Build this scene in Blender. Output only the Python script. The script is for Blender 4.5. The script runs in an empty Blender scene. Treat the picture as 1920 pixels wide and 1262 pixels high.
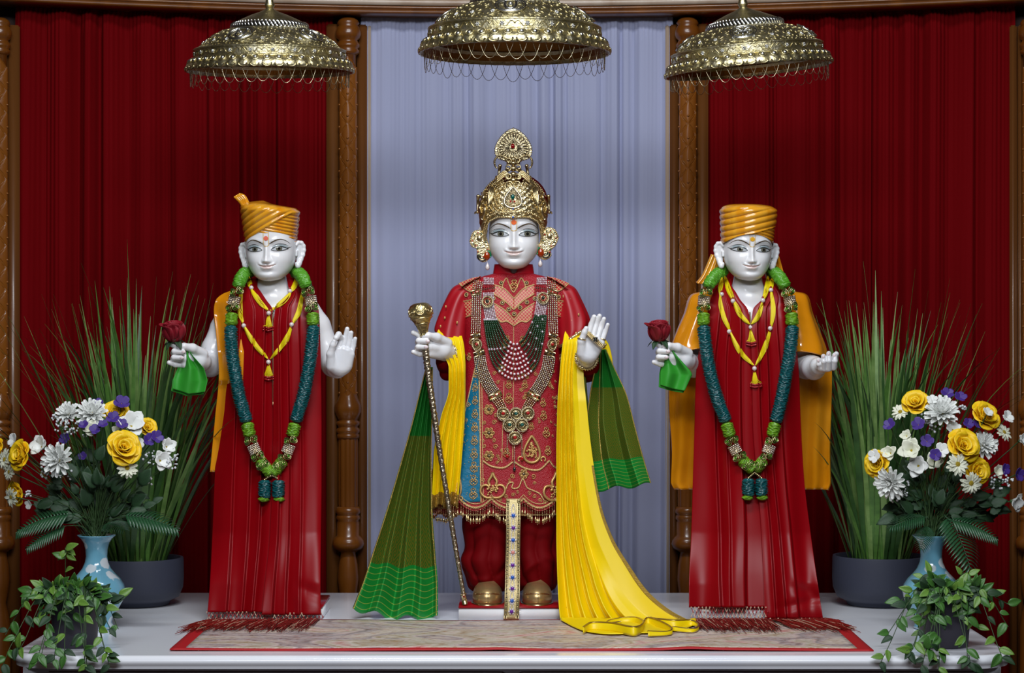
import bpy, math, random
import numpy as np
from mathutils import Vector, Matrix
from mathutils.bvhtree import BVHTree

scene = bpy.context.scene
COL = scene.collection
RND = random.Random(11)
pi = math.pi

# ------------------------------------------------------------------ camera, world, lights
FPX, CAMD, CAMZ, HORY = 4285.0, 6.0, 0.73, 640.0   # focal length in px of a 1920 wide frame
cam_d = bpy.data.cameras.new('camera')
cam_d.sensor_width = 36.0
cam_d.lens = FPX / 1920 * 36.0
cam_d.shift_y = 9 / 1920
cam_d.clip_end = 60
cam = bpy.data.objects.new('camera', cam_d)
COL.objects.link(cam)
cam.location = (0, -CAMD, CAMZ)
cam.rotation_euler = (pi / 2, 0, 0)
scene.camera = cam

w = bpy.data.worlds.new('room_light')
w.use_nodes = True
scene.world = w
_nt = w.node_tree
_bg = _nt.nodes['Background']
_bg.inputs[0].default_value = (0.62, 0.72, 1.0, 1)
_bg.inputs[1].default_value = 0.07

def area_light(name, loc, target, size, power, col, spread=pi, size_y=None):
    d = bpy.data.lights.new(name, 'AREA')
    d.energy = power
    d.color = col
    d.spread = spread
    d.size = size
    if size_y:
        d.shape = 'RECTANGLE'
        d.size_y = size_y
    o = bpy.data.objects.new(name, d)
    COL.objects.link(o)
    o.location = loc
    o.rotation_euler = (Vector(target) - Vector(loc)).to_track_quat('-Z', 'Y').to_euler()
    return o

area_light('stage_lamps', (0, -1.75, 3.2), (0.0, 0.1, 0.45), 1.6, 27, (0.93, 0.96, 1.0), 1.7, .35)
area_light('hall_lights', (0, -5.2, 3.5), (0, -5.0, 0), 5.0, 95, (0.88, 0.93, 1.0), pi, 2.2)
area_light('hall_lights_front', (0, -4.4, 2.9), (0, 0.4, 0.3), 3.2, 72, (0.90, 0.94, 1.0), 2.2, .5)

scene.view_settings.view_transform = 'Standard'
scene.view_settings.look = 'None'
scene.view_settings.exposure = -0.42
scene.view_settings.gamma = 1.0
scene.view_settings.use_curve_mapping = False
if hasattr(scene, 'cycles'):
    scene.cycles.max_bounces = 6
    scene.cycles.transparent_max_bounces = 6

# ------------------------------------------------------------------ helpers
def P(px, py, y=0.0):
    """World point on the plane at depth y that stands at a photo pixel."""
    d = y + CAMD
    return Vector(((px - 960) * d / FPX, y, CAMZ - (py - HORY) * d / FPX))

def S(y=0.0):
    return (y + CAMD) / FPX

def lin(c):
    c = c / 255.0
    return c / 12.92 if c <= 0.04045 else ((c + 0.055) / 1.055) ** 2.4

def C(r, g, b):
    return (lin(r), lin(g), lin(b), 1.0)

def catmull(pts, n):
    """n points along a Catmull-Rom curve through pts (any dimension)."""
    p = np.array(pts, float)
    if len(p) == 2:
        t = np.linspace(0, 1, n)[:, None]
        return p[0] * (1 - t) + p[1] * t
    p = np.vstack([2 * p[0] - p[1], p, 2 * p[-1] - p[-2]])
    m = len(p) - 3
    t = np.linspace(0, m - 1e-9, n)
    i = t.astype(int)
    u = (t - i)[:, None]
    a, b, c, d = p[i], p[i + 1], p[i + 2], p[i + 3]
    return 0.5 * (2 * b + (c - a) * u + (2 * a - 5 * b + 4 * c - d) * u ** 2 + (3 * b - a - 3 * c + d) * u ** 3)

def table(xs, ys, x):
    """Smooth (cosine-free, monotone cubic) look-up of keyed values."""
    xs = np.array(xs, float); ys = np.array(ys, float); x = np.clip(np.asarray(x, float), xs[0], xs[-1])
    h = np.diff(xs); dl = np.diff(ys) / h
    m = np.zeros(len(xs)); m[0] = dl[0]; m[-1] = dl[-1]
    for i in range(1, len(xs) - 1):
        if dl[i - 1] * dl[i] > 0:
            m[i] = 2 * dl[i - 1] * dl[i] / (dl[i - 1] + dl[i])
    i = np.clip(np.searchsorted(xs, x, side='right') - 1, 0, len(h) - 1)
    t = (x - xs[i]) / h[i]
    return ((2*t**3 - 3*t**2 + 1) * ys[i] + (t**3 - 2*t**2 + t) * h[i] * m[i]
            + (-2*t**3 + 3*t**2) * ys[i+1] + (t**3 - t**2) * h[i] * m[i+1])

class MB:
    """Collects shapes and links them as ONE mesh object."""
    def __init__(s):
        s.v = []; s.f = []; s.mi = []; s.n = 0; s.uv = []; s.has_uv = False
    def add(s, v, f, m=0, uv=None):
        v = np.asarray(v, float).reshape(-1, 3)
        s.v.append(v)
        s.f.extend([tuple(int(i) + s.n for i in q) for q in f])
        s.mi.extend([m] * len(f))
        if uv is None:
            uv = np.zeros((len(v), 2))
        else:
            s.has_uv = True
        s.uv.append(np.asarray(uv, float))
        s.n += len(v)
        return s
    def grid(s, A, m=0, cu=False, cv=False, uv=None):
        A = np.asarray(A, float); nu, nv = A.shape[:2]
        i = np.arange(nu if cu else nu - 1); j = np.arange(nv if cv else nv - 1)
        I, J = np.meshgrid(i, j, indexing='ij')
        I2, J2 = (I + 1) % nu, (J + 1) % nv
        f = np.stack([I * nv + J, I2 * nv + J, I2 * nv + J2, I * nv + J2], -1).reshape(-1, 4)
        if uv is None:
            U, V = np.meshgrid(np.linspace(0, 1, nu), np.linspace(0, 1, nv), indexing='ij')
            uv = np.stack([U, V], -1)
        return s.add(A.reshape(-1, 3), f.tolist(), m, np.asarray(uv).reshape(-1, 2))
    def sheet(s, A, t=0.0012, m=0, uv=None):
        """A cloth of thickness t: both faces and the rim."""
        A = np.asarray(A, float)
        du = np.gradient(A, axis=0); dv = np.gradient(A, axis=1)
        nrm = np.cross(du, dv); nrm /= np.linalg.norm(nrm, axis=2, keepdims=True) + 1e-12
        B = A - nrm * t
        nu, nv = A.shape[:2]
        if uv is None:
            U, V = np.meshgrid(np.linspace(0, 1, nu), np.linspace(0, 1, nv), indexing='ij')
            uv = np.stack([U, V], -1)
        uv = np.asarray(uv).reshape(-1, 2)
        n = nu * nv
        I, J = np.meshgrid(np.arange(nu - 1), np.arange(nv - 1), indexing='ij')
        q = np.stack([I * nv + J, (I + 1) * nv + J, (I + 1) * nv + J + 1, I * nv + J + 1], -1).reshape(-1, 4)
        f = q.tolist() + (q[:, ::-1] + n).tolist()
        per = [(i, 0) for i in range(nu)] + [(nu - 1, j) for j in range(1, nv)] + \
              [(i, nv - 1) for i in range(nu - 2, -1, -1)] + [(0, j) for j in range(nv - 2, 0, -1)]
        ids = [i * nv + j for i, j in per]
        for a, b in zip(ids, ids[1:] + ids[:1]):
            f.append((b, a, a + n, b + n))
        return s.add(np.vstack([A.reshape(-1, 3), B.reshape(-1, 3)]), f, m, np.vstack([uv, uv]))
    def tube(s, pts, r, n=8, m=0, cap=True, flat=1.0, up=None, closed=False):
        p = np.asarray([tuple(q) for q in pts], float); k = len(p)
        r = np.broadcast_to(np.asarray(r, float), (k,))
        if closed:
            t = np.roll(p, -1, 0) - np.roll(p, 1, 0)
        else:
            t = np.gradient(p, axis=0)
        t /= np.linalg.norm(t, axis=1, keepdims=True) + 1e-12
        a = np.array(up if up is not None else ((0, 0, 1) if abs(t[0][2]) < .9 else (0, 1, 0)), float)
        X = np.zeros((k, 3))
        for i in range(k):
            if up is not None:
                a = np.array(up, float)
            a = a - t[i] * a.dot(t[i]); a /= np.linalg.norm(a) + 1e-12
            X[i] = a
        Y = np.cross(t, X)
        ang = np.linspace(0, 2 * pi, n, endpoint=False)
        A = p[:, None] + r[:, None, None] * (X[:, None] * np.cos(ang)[None, :, None] * flat + Y[:, None] * np.sin(ang)[None, :, None])
        s0 = s.n
        s.grid(A, m, cu=closed, cv=True)
        if cap and not closed:
            s.f.append(tuple(s0 + i for i in range(n))[::-1]); s.mi.append(m)
            s.f.append(tuple(s0 + (k - 1) * n + i for i in range(n))); s.mi.append(m)
        return s
    def lathe(s, prof, n=48, c=(0, 0, 0), m=0, M=None, fn=None):
        pr = np.array(prof, float); ang = np.linspace(0, 2 * pi, n, endpoint=False)
        r = pr[:, 0][:, None]; z = np.repeat(pr[:, 1][:, None], n, 1)
        if fn:
            r = fn(r, z, ang[None, :])
        A = np.stack([r * np.cos(ang)[None], r * np.sin(ang)[None], z], -1)
        if M is not None:
            A = A @ np.array(M.to_3x3()).T
        A = A + np.array(c)
        return s.grid(A[:, ::-1], m, cv=True)
    def ball(s, c, r, seg=8, ring=5, m=0, sc=(1, 1, 1), M=None):
        th = np.linspace(0, pi, ring + 1)[1:-1]; ph = np.linspace(0, 2 * pi, seg, endpoint=False)
        v = np.concatenate([[[0, 0, 1]], np.stack([np.outer(np.sin(th), np.cos(ph)), np.outer(np.sin(th), np.sin(ph)),
                            np.repeat(np.cos(th)[:, None], seg, 1)], -1).reshape(-1, 3), [[0, 0, -1]]])
        v = v * np.array(sc) * r
        if M is not None:
            v = v @ np.array(M.to_3x3()).T
        f = [(0, 1 + i, 1 + (i + 1) % seg) for i in range(seg)]
        for k in range(ring - 2):
            a = 1 + k * seg
            f += [(a + i, a + seg + i, a + seg + (i + 1) % seg, a + (i + 1) % seg) for i in range(seg)]
        a = 1 + (ring - 2) * seg
        f += [(a + i, len(v) - 1, a + (i + 1) % seg) for i in range(seg)]
        return s.add(v + np.array(c), f, m)
    def box(s, c, size, m=0, M=None, bev=0.0):
        bm = __import__('bmesh').new()
        bmesh = __import__('bmesh')
        bmesh.ops.create_cube(bm, size=1.0)
        bmesh.ops.scale(bm, vec=size, verts=bm.verts)
        if bev:
            bmesh.ops.bevel(bm, geom=bm.edges[:], offset=bev, segments=2, affect='EDGES')
        bm.verts.index_update()
        v = np.array([tuple(x.co) for x in bm.verts]); f = [[x.index for x in q.verts] for q in bm.faces]
        bm.free()
        if M is not None:
            v = v @ np.array(M.to_3x3()).T
        return s.add(v + np.array(c), f, m)
    def mesh(s, name, mats, origin=(0, 0, 0), smooth=True):
        me = bpy.data.meshes.new(name)
        v = np.vstack(s.v) - np.array(origin)
        me.from_pydata(v.tolist(), [], s.f)
        for x in (mats if isinstance(mats, (list, tuple)) else [mats]):
            me.materials.append(x)
        me.polygons.foreach_set('material_index', s.mi)
        me.polygons.foreach_set('use_smooth', [smooth] * len(s.f))
        if s.has_uv:
            uvl = me.uv_layers.new(name='UVMap')
            uv = np.vstack(s.uv)
            li = np.zeros(len(me.loops), int); me.loops.foreach_get('vertex_index', li)
            uvl.data.foreach_set('uv', uv[li].ravel())
        me.update()
        return me
    def build(s, name, mats, parent=None, smooth=True, sharp=None, kind=None, label=None):
        org = parent.get('_org') if parent is not None else None
        org = tuple(org) if org is not None else (0, 0, 0)
        me = s.mesh(name, mats, org, smooth)
        if sharp:
            me.set_sharp_from_angle(angle=math.radians(sharp))
        o = bpy.data.objects.new(name, me)
        COL.objects.link(o)
        if parent is not None:
            o.parent = parent
            o['_org'] = org
        if kind: o['kind'] = kind
        if label: o['label'] = label
        return o

def tag(o, label=None, cat=None, group=None, kind=None):
    if label: o['label'] = label
    if cat: o['category'] = cat
    if group: o['group'] = group
    if kind: o['kind'] = kind
    return o

def thing(name, loc, label, cat, group=None):
    o = bpy.data.objects.new(name, None)
    o.empty_display_size = 0.05
    COL.objects.link(o)
    o.location = loc
    o['_org'] = tuple(loc)
    return tag(o, label, cat, group)

def inst(name, me, M, parent):
    """A part that shares mesh data; M is its matrix in world space."""
    o = bpy.data.objects.new(name, me)
    COL.objects.link(o)
    o.parent = parent
    org = Vector(parent['_org'])
    o.matrix_local = Matrix.Translation(-org) @ M
    o['_org'] = tuple(org)
    return o

def frame(z, x=None):
    """Rotation whose Z axis is z (and whose X is near x)."""
    z = Vector(z).normalized()
    x = Vector(x) if x is not None else (Vector((1, 0, 0)) if abs(z.x) < .9 else Vector((0, 0, 1)))
    x = (x - z * x.dot(z)).normalized()
    y = z.cross(x)
    return Matrix((x, y, z)).transposed().to_4x4()

# ------------------------------------------------------------------ materials
MATS = {}
def mat(name, col, rough=0.5, metal=0.0, bump=None, spec=0.5, sheen=0.0, sss=0.0, coat=0.0, var=None, trans=0.0, aniso=None, coord='Object'):
    """bump = (kind, scale, strength, distance); var = (kind, scale, colour2, lo, hi)"""
    if name in MATS: return MATS[name]
    m = bpy.data.materials.new(name); m.use_nodes = True
    nt = m.node_tree; b = nt.nodes['Principled BSDF']; N = nt.nodes.new; L = nt.links.new
    b.inputs['Base Color'].default_value = col
    b.inputs['Roughness'].default_value = rough
    b.inputs['Metallic'].default_value = metal
    b.inputs['Specular IOR Level'].default_value = spec
    if sheen:
        b.inputs['Sheen Weight'].default_value = sheen
        b.inputs['Sheen Tint'].default_value = col
    if sss:
        b.inputs['Subsurface Weight'].default_value = sss
        b.inputs['Subsurface Radius'].default_value = (0.012, 0.010, 0.009)
        b.inputs['Subsurface Scale'].default_value = 0.6
    if coat:
        b.inputs['Coat Weight'].default_value = coat; b.inputs['Coat Roughness'].default_value = 0.08
    tc = N('ShaderNodeTexCoord')
    def tex(kind, scale):
        if kind == 'noise':
            t = N('ShaderNodeTexNoise'); t.inputs['Scale'].default_value = scale; t.inputs['Detail'].default_value = 4; out = t.outputs[0]
        elif kind == 'voronoi':
            t = N('ShaderNodeTexVoronoi'); t.inputs['Scale'].default_value = scale; out = t.outputs['Distance']
        elif kind == 'scroll':
            t = N('ShaderNodeTexWave'); t.wave_type = 'RINGS'; t.inputs['Scale'].default_value = scale
            t.inputs['Distortion'].default_value = 14; t.inputs['Detail'].default_value = 1.0; t.inputs['Detail Scale'].default_value = 1.6; out = t.outputs['Color']
        elif kind in ('wavex', 'wavey', 'wavez'):
            t = N('ShaderNodeTexWave'); t.bands_direction = kind[-1].upper(); t.inputs['Scale'].default_value = scale
            t.inputs['Distortion'].default_value = 0.0 if coord == 'UV' else 0.6; out = t.outputs['Color']
        elif kind == 'grain':
            mp = N('ShaderNodeMapping'); mp.inputs['Scale'].default_value = (1, 1, 0.06); L(tc.outputs[coord], mp.inputs[0])
            t = N('ShaderNodeTexNoise'); t.inputs['Scale'].default_value = scale; t.inputs['Detail'].default_value = 6; t.inputs['Distortion'].default_value = 0.8
            L(mp.outputs[0], t.inputs[0]); return t.outputs[0]
        L(tc.outputs[coord], t.inputs[0])
        return out
    if var:
        r = N('ShaderNodeMapRange'); r.inputs[1].default_value = var[3]; r.inputs[2].default_value = var[4]
        L(tex(var[0], var[1]), r.inputs[0])
        x = N('ShaderNodeMix'); x.data_type = 'RGBA'; L(r.outputs[0], x.inputs[0])
        x.inputs[6].default_value = col; x.inputs[7].default_value = var[2]; L(x.outputs[2], b.inputs['Base Color'])
    if bump:
        bn = N('ShaderNodeBump'); bn.inputs['Strength'].default_value = bump[2]; bn.inputs['Distance'].default_value = bump[3]
        L(tex(bump[0], bump[1]), bn.inputs['Height']); L(bn.outputs[0], b.inputs['Normal'])
    MATS[name] = m
    return m

WHITE = C(236, 236, 236)
M_MARBLE = mat('white_marble', C(232, 231, 232), 0.2, sss=0.35, spec=0.45, var=('noise', 9, C(219, 220, 224), 0.45, 0.7), coat=0.12)
M_SLAB = mat('altar_marble', C(240, 242, 248), 0.16, var=('noise', 3.0, C(226, 229, 240), 0.5, 0.75))
M_PANEL = mat('altar_panel', C(196, 196, 202), 0.35)
M_ORANGE = mat('painted_orange', C(205, 128, 12), 0.16, coat=0.5, var=('noise', 5, C(224, 150, 30), 0.45, 0.75))
M_TURBAN = mat('painted_turban', C(216, 138, 18), 0.13, coat=0.6, var=('grain', 22, C(232, 168, 48), 0.4, 0.75))
M_SATIN = mat('red_satin', C(136, 0, 10), 0.36, sheen=0.0, bump=('noise', 900, 0.05, 0.0004), spec=0.28)
M_CRIMSON = mat('red_silk', C(160, 4, 22), 0.45, bump=('noise', 700, 0.1, 0.0005))
M_REDDARK = mat('red_velvet', C(100, 0, 5), 0.7, spec=.08)
M_CURT_R = mat('red_curtain', C(108, 0, 6), 0.85, spec=0.08)
M_CURT_W = mat('white_curtain', C(166, 171, 200), 0.85, spec=0.1)
M_WOOD = mat('turned_wood', C(126, 72, 20), 0.28, coat=0.25, var=('grain', 14, C(98, 52, 12), 0.35, 0.7), bump=('grain', 40, 0.1, 0.001))
M_BOARD = mat('board_wood', C(110, 66, 28), 0.34, coat=0.15, var=('grain', 9, C(84, 46, 16), 0.35, 0.7))
M_PALEWOOD = mat('pale_wood', C(196, 178, 160), 0.35, coat=0.2, var=('grain', 7, C(160, 132, 108), 0.35, 0.75))
M_DARKWOOD = mat('dark_wood', C(96, 52, 18), 0.35, coat=0.2)
M_WALL = mat('wall_paint', C(60, 40, 34), 0.8)
M_FLOOR = mat('hall_floor', C(90, 60, 50), 0.6)
M_GOLD = mat('gold', C(222, 202, 154), 0.28, 1.0)
M_GOLDFINE = mat('gold_filigree', C(224, 206, 160), 0.32, 1.0, bump=('voronoi', 260, 0.6, 0.002))
M_BRASS = mat('embossed_brass', C(190, 178, 132), 0.36, 1.0, bump=('noise', 150, 0.5, 0.003), var=('noise', 60, C(212, 204, 176), 0.45, 0.7))
M_BRASSP = mat('plain_brass', C(206, 194, 150), 0.32, 1.0)
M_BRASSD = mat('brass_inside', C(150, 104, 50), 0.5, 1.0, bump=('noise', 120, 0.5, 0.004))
M_SILVER = mat('silver', C(208, 208, 205), 0.24, 1.0)
M_CHAIN = mat('chain_metal', C(206, 196, 160), 0.3, 0.9)
# ------------------------------------------------------------------ setting
def wall_y(x):
    return 1.0 - x * x / 7.6

def wall_point(px, py, off=0.0):
    """Point on the curved back wall (moved off metres towards the room) seen at a photo pixel."""
    y = 1.0
    for _ in range(12):
        y = wall_y((px - 960) * (y + CAMD) / FPX) - off
    return P(px, py, y)

M_HALL = mat('hall_paint', C(206, 202, 196), .8)
M_CEIL = mat('ceiling_paint', C(226, 226, 224), .85)
fl = MB(); fl.box((0, -4.2, -.83), (9.2, 10.8, .04)); tag(fl.build('floor', M_FLOOR), kind='structure')
bx = MB(); bx.box((0, -4.2, 3.72), (9.2, 10.8, .04)); tag(bx.build('ceiling', M_CEIL), kind='structure')
for nm, c_, s_ in (('wall_left', (-4.6, -4.2, 1.45), (.06, 10.8, 4.5)), ('wall_right', (4.6, -4.2, 1.45), (.06, 10.8, 4.5)), ('wall_front', (0, -9.6, 1.45), (9.2, .06, 4.5))):
    bx = MB(); bx.box(c_, s_); tag(bx.build(nm, M_HALL), kind='structure')
xs = np.linspace(-2.4, 2.4, 60)
A = np.array([[(x, wall_y(x) + 0.09, z) for z in np.linspace(-0.81, 3.7, 4)] for x in xs])
wb = MB().sheet(A, -0.05); tag(wb.build('wall_back', M_WALL), kind='structure')
bx = MB()
for sx in (-1, 1): bx.box((sx * 3.45, .35, 1.45), (2.3, .1, 4.5))
tag(bx.build('wall_back_side', M_WALL), kind='structure')

# cornice: mouldings swept along the curved wall, with carved pendant tips
def sweep_arc(mb, prof, x0=-2.2, x1=2.2, n=90, m=0):
    X = np.linspace(x0, x1, n)
    A = np.array([[(x, wall_y(x) - o, z) for (o, z) in prof] for x in X])
    mb.grid(A, m, cv=True)
ZC = 1.712
c1 = MB()
sweep_arc(c1, [(-.05, ZC), (.10, ZC), (.118, ZC+.003), (.122, ZC+.008), (.118, ZC+.013), (.123, ZC+.016), (.128, ZC+.020), (.123, ZC+.025), (.118, ZC+.027), (-.05, ZC+.027)])
c1o = c1.build('trim_1', M_WOOD); tag(c1o, kind='structure'); c1o['_org'] = (0, 0, 0)
c2 = MB(); sweep_arc(c2, [(-.05, ZC+.027), (.128, ZC+.027), (.13, ZC+.035), (.13, ZC+.043), (.119, ZC+.045), (.119, ZC+.22), (-.05, ZC+.22)])
c2o = c2.build('trim_2', M_PALEWOOD); tag(c2o, kind='structure'); c2o['_org'] = (0, 0, 0)
tip = MB()
tip.add([(-.016, 0, .03), (.016, 0, .03), (0, 0, 0), (-.013, -.008, .03), (.013, -.008, .03), (0, -.008, .005), (-.02, 0, .05), (.02, 0, .05), (-.016, -.008, .05), (.016, -.008, .05)],
        [(3, 5, 4), (0, 2, 5, 3), (2, 1, 4, 5), (3, 4, 9, 8), (0, 3, 8, 6), (4, 1, 7, 9)])
tip_me = tip.mesh('carved_tip', M_DARKWOOD, smooth=False)
a = -2.0
while a < 2.0:
    nrm = Vector((-a / 3.8, -1, 0)).normalized()
    inst('carved_tip', tip_me, Matrix.Translation((a, wall_y(a) - .1195, ZC + .056)) @ frame((0, 0, 1), Vector((1, -a / 3.8, 0))), c2o)
    a += 0.0775

# curtains ------------------------------------------------------------
def curtain(name, px0, px1, m, label, seed, off, zt, zb, amp, wl):
    x0 = wall_point(px0, 640, off).x; x1 = wall_point(px1, 640, off).x
    rn = np.random.RandomState(seed)
    n = int((x1 - x0) / 0.0022)
    # folds: pleat after pleat of uneven width, each leaning its own way
    ph = np.zeros(n); X = np.linspace(x0, x1, n)
    edges = [x0]
    while edges[-1] < x1: edges.append(edges[-1] + rn.uniform(.45, 1.6) * wl)
    edges = np.array(edges); k = np.searchsorted(edges, X, side='right') - 1
    u = (X - edges[k]) / np.diff(np.append(edges, edges[-1] + wl))[k]
    sk = rn.uniform(.25, .75, len(edges) + 1)[k]; am = rn.uniform(.35, 1.0, len(edges) + 1)[k]
    uu = np.where(u < sk, u / sk * .5, .5 + (u - sk) / (1 - sk) * .5)
    prof = am * np.sin(pi * uu) ** 1.6 + .035 * np.sin(2 * pi * X / .013 + rn.uniform(0, 6)) * rn.uniform(0, 1, len(edges) + 1)[k]
    Z = [zt, zt - .02, zt - .035, zt - .10, .9, .3, zb]
    rows = []
    for i, z in enumerate(Z):
        g = [.45, .5, .8, 1, 1, 1, 1][i]
        sway = .004 * np.sin(X * 5 + i * .7 + seed) * (zt - z)
        gather = (.25 * np.sin(2 * pi * X / .012) * (1 if i < 3 else 0))
        y = np.array([wall_y(x) for x in X]) - off + amp * .5 - amp * g * (prof + gather * .5)
        rows.append(np.stack([X + sway, y, np.full(n, z)], -1))
    Ys = np.linspace(0, len(Z) - 1, len(Z))
    A = np.stack(rows, 1)
    o = MB().sheet(A, 0.0012).build(name, m)
    return tag(o, label, 'curtain')
curtain('red_curtain', 26, 624, M_CURT_R, 'red pleated curtain hung behind the statue with raised open palm', 3, .035, 1.73, -.80, .040, .075)
curtain('white_curtain', 676, 1262, M_CURT_W, 'pale grey white pleated curtain hung behind the central crowned statue', 5, .05, 1.725, -.80, .020, .06)
curtain('red_curtain', 1316, 1905, M_CURT_R, 'red pleated curtain hung behind the orange robed statue', 8, .035, 1.73, -.80, .040, .075)

# wooden pillars -------------------------------------------------------
M_LEAF = mat('carved_leaf', C(132, 76, 22), 0.26, coat=0.3)
lf = MB()   # one carved leaf tip with a central bead, on the cylinder r=1 facing -Y
for sgn in (-1, 1):
    pts = [(sgn * .95 * math.sin(t * 1.35) * .9, 0, -1.0 + 2.0 * t) for t in np.linspace(0, 1, 7)]
    pts = [(sgn * (.98 * math.sin(pi * min(t * .98 + .02, 1)) ** .7 if t < .5 else .98 * (1 - ((t - .5) * 2) ** 1.6)), 0, -1 + 2 * t) for t in np.linspace(0, 1, 9)]
    pts = [(x * .0195, -.0205 * math.sqrt(max(0.05, 1 - (x * .93) ** 2)), z * .034) for x, _, z in pts]
    lf.tube(pts, .0011, 4)
Lg = np.zeros((9, 10, 3))
for i_ in range(9):
    for j_ in range(10):
        u_ = i_ / 4 - 1; t_ = j_ / 9
        w_ = (.98 * math.sin(pi * min(t_ * .98 + .02, 1)) ** .7 if t_ < .5 else .98 * (1 - ((t_ - .5) * 2) ** 1.6)) * .0185
        x_ = u_ * w_; Lg[i_, j_] = (x_, -.0196 * math.sqrt(max(.05, 1 - (x_ / .0205) ** 2)) - .0022 * (1 - u_ * u_) - .0012 * (1 - abs(u_)), (-1 + 2 * t_) * .034)
lf.grid(Lg[::-1])
lf.ball((0, -.0225, -.012), .0036, 8, 5)
leaf_me = lf.mesh('carved_leaf', M_LEAF)
dot = MB().ball((0, 0, 0), .004, 6, 4); dot_me = dot.mesh('carved_bead', M_LEAF)

def pillar(px, label, boards, n_leaf=16):
    c = wall_point(px, 1000, .075); y = c.y; x = c.x; s = S(y)
    Z = lambda py: CAMZ - (py - HORY) * s
    t = thing('wooden_pillar', (x, y, -.81), label, 'pillar', 'carved wooden pillars between the curtains')
    b = MB()
    prof = [(0, 34), (12, 34), (18, 38), (21, 44), (18, 48), (21, 52), (24, 60), (24, 66), (22, 72), (17, 76), (19, 80), (22, 84), (22, 88), (18, 92), (21, 95), (21, 99), (17, 103), (15, 104), (15, 740)]
    b.lathe([(r * s, Z(p)) for r, p in prof], 32, (x, y, 0)); b.build('shaft', M_WOOD, t)
    b = MB()
    def petal(r, z, a): return r * (1 + .10 * np.abs(np.sin(3.5 * a)) * ((z < Z(752)) & (z > Z(786))))
    b.lathe([(r * s, Z(p)) for r, p in [(15, 735), (19, 748), (23, 760), (23, 772), (19, 786), (17, 788), (22, 791), (22, 795), (19, 799), (18, 801), (22, 805), (22, 810), (19, 813), (21, 815), (21, 820), (18, 823), (0, 823)]], 40, (x, y, 0), fn=petal)
    b.build('lotus_collar', M_WOOD, t)
    b = MB()
    b.lathe([(18 * s, Z(823)), (18.5 * s, Z(830)), (18.5 * s, Z(945)), (18 * s, Z(952))], 64, (x, y, 0), fn=lambda r, z, a: r * (1 - .09 * np.clip(np.sin(9 * a), 0, 1) ** .7))
    b.build('fluted_shaft', M_WOOD, t)
    b = MB()
    b.lathe([(r * s, Z(p)) for r, p in [(0, 950), (20, 950), (23, 955), (24, 961), (20, 964), (22, 967), (23, 972), (20, 976), (21, 980), (21, 1004), (26, 1008), (29, 1014), (30, 1020), (27, 1028), (20, 1032), (14, 1036), (15, 1044), (18, 1060), (20, 1085), (17, 1110), (13, 1130), (18, 1150), (22, 1180), (22, 1300), (25, 1350), (25, 1585), (0, 1585)]], 32, (x, y, 0))
    b.build('pillar_base', M_WOOD, t)
    for i in range(n_leaf):
        z = Z(128 + i * 41.5)
        for a in (-1.25, 0, 1.25):
            zz = z - (20 * s if a else 0)
            inst('carved_leaf', leaf_me, Matrix.Translation((x, y, zz)) @ Matrix.Rotation(a, 4, 'Z') @ Matrix.Diagonal((1.2, 1.2, 1.0, 1)), t)
    for x0, x1, m in boards:
        p0 = wall_point(x0, 640, .045); p1 = wall_point(x1, 640, .045)
        b = MB(); cx = (p0 + p1) / 2
        b.box((cx.x, cx.y, (Z(44) - .81) / 2), ((p1 - p0).length, .03, Z(44) + .81), M=frame((0, 0, 1), p1 - p0), bev=.004)
        b.build('side_board', m, t)
pillar(653, 'carved wooden pillar between the white curtain and the palm raising statue\'s red curtain', [(612, 637, M_BOARD), (669, 688, M_BOARD), (690, 695, M_PALEWOOD)])
pillar(1289, 'carved wooden pillar between the white curtain and the orange robed statue\'s red curtain', [(1248, 1255, M_PALEWOOD), (1256, 1272, M_BOARD), (1306, 1328, M_BOARD)])
pillar(-2, 'carved wooden pillar at outer edge beyond the flowers with the wider vase rim in view', [(12, 36, M_BOARD)])
pillar(1934, 'carved wooden pillar at outer edge beyond the flowers with the large fern frond', [(1894, 1907, M_BOARD), (1909, 1919, M_BOARD)])

# altar ----------------------------------------------------------------
t = thing('altar_table', (0, 0, -.81), 'long white marble altar platform with rounded front lip under all three statues', 'altar')
hw = 1.16; y0, y1 = -.69, .63
prof = [(.0, 0), (-.006, -.0006), (-.012, -.004), (-.0165, -.010), (-.017, -.016), (-.0135, -.021), (-.011, -.0245), (-.011, -.030)]
ring = []
R0 = .10
for o, z in prof:
    q = []
    for cx, cy, a0 in ((hw - R0, y0 + R0, -pi / 2), (hw - .03, y1 - .03, 0), (-hw + .03, y1 - .03, pi / 2), (-hw + R0, y0 + R0, pi)):
        rr = (R0 if cy < 0 else .03) - o
        for a in np.linspace(a0, a0 + pi / 2, 9): q.append((cx + rr * math.cos(a), cy + rr * math.sin(a), z))
    ring.append(q)
ring = np.array(ring)
b = MB().grid(ring[::-1], cv=True)
b.f.append(tuple(range((len(prof) - 1) * 36, len(prof) * 36))); b.mi.append(0)
b.f.append(tuple(range(36))[::-1]); b.mi.append(0)
b.build('table_top', M_SLAB, t, sharp=40)
b = MB(); b.box((0, (y0 + y1) / 2, -.42), (2 * hw - .04, y1 - y0 - .036, .78)); b.build('table_base', M_PANEL, t)
b = MB()
for sx in (-1, 1):
    b.tube(catmull([(sx * .005, y0 + .0185, -.05), (sx * .02, y0 + .0185, -.043), (sx * .05, y0 + .0185, -.0405), (sx * .3, y0 + .0185, -.04), (sx * 1.08, y0 + .0185, -.04)], 24), .0016, 5)
b.build('carved_line', mat('carved_line', C(70, 48, 40), .5), t)

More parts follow.
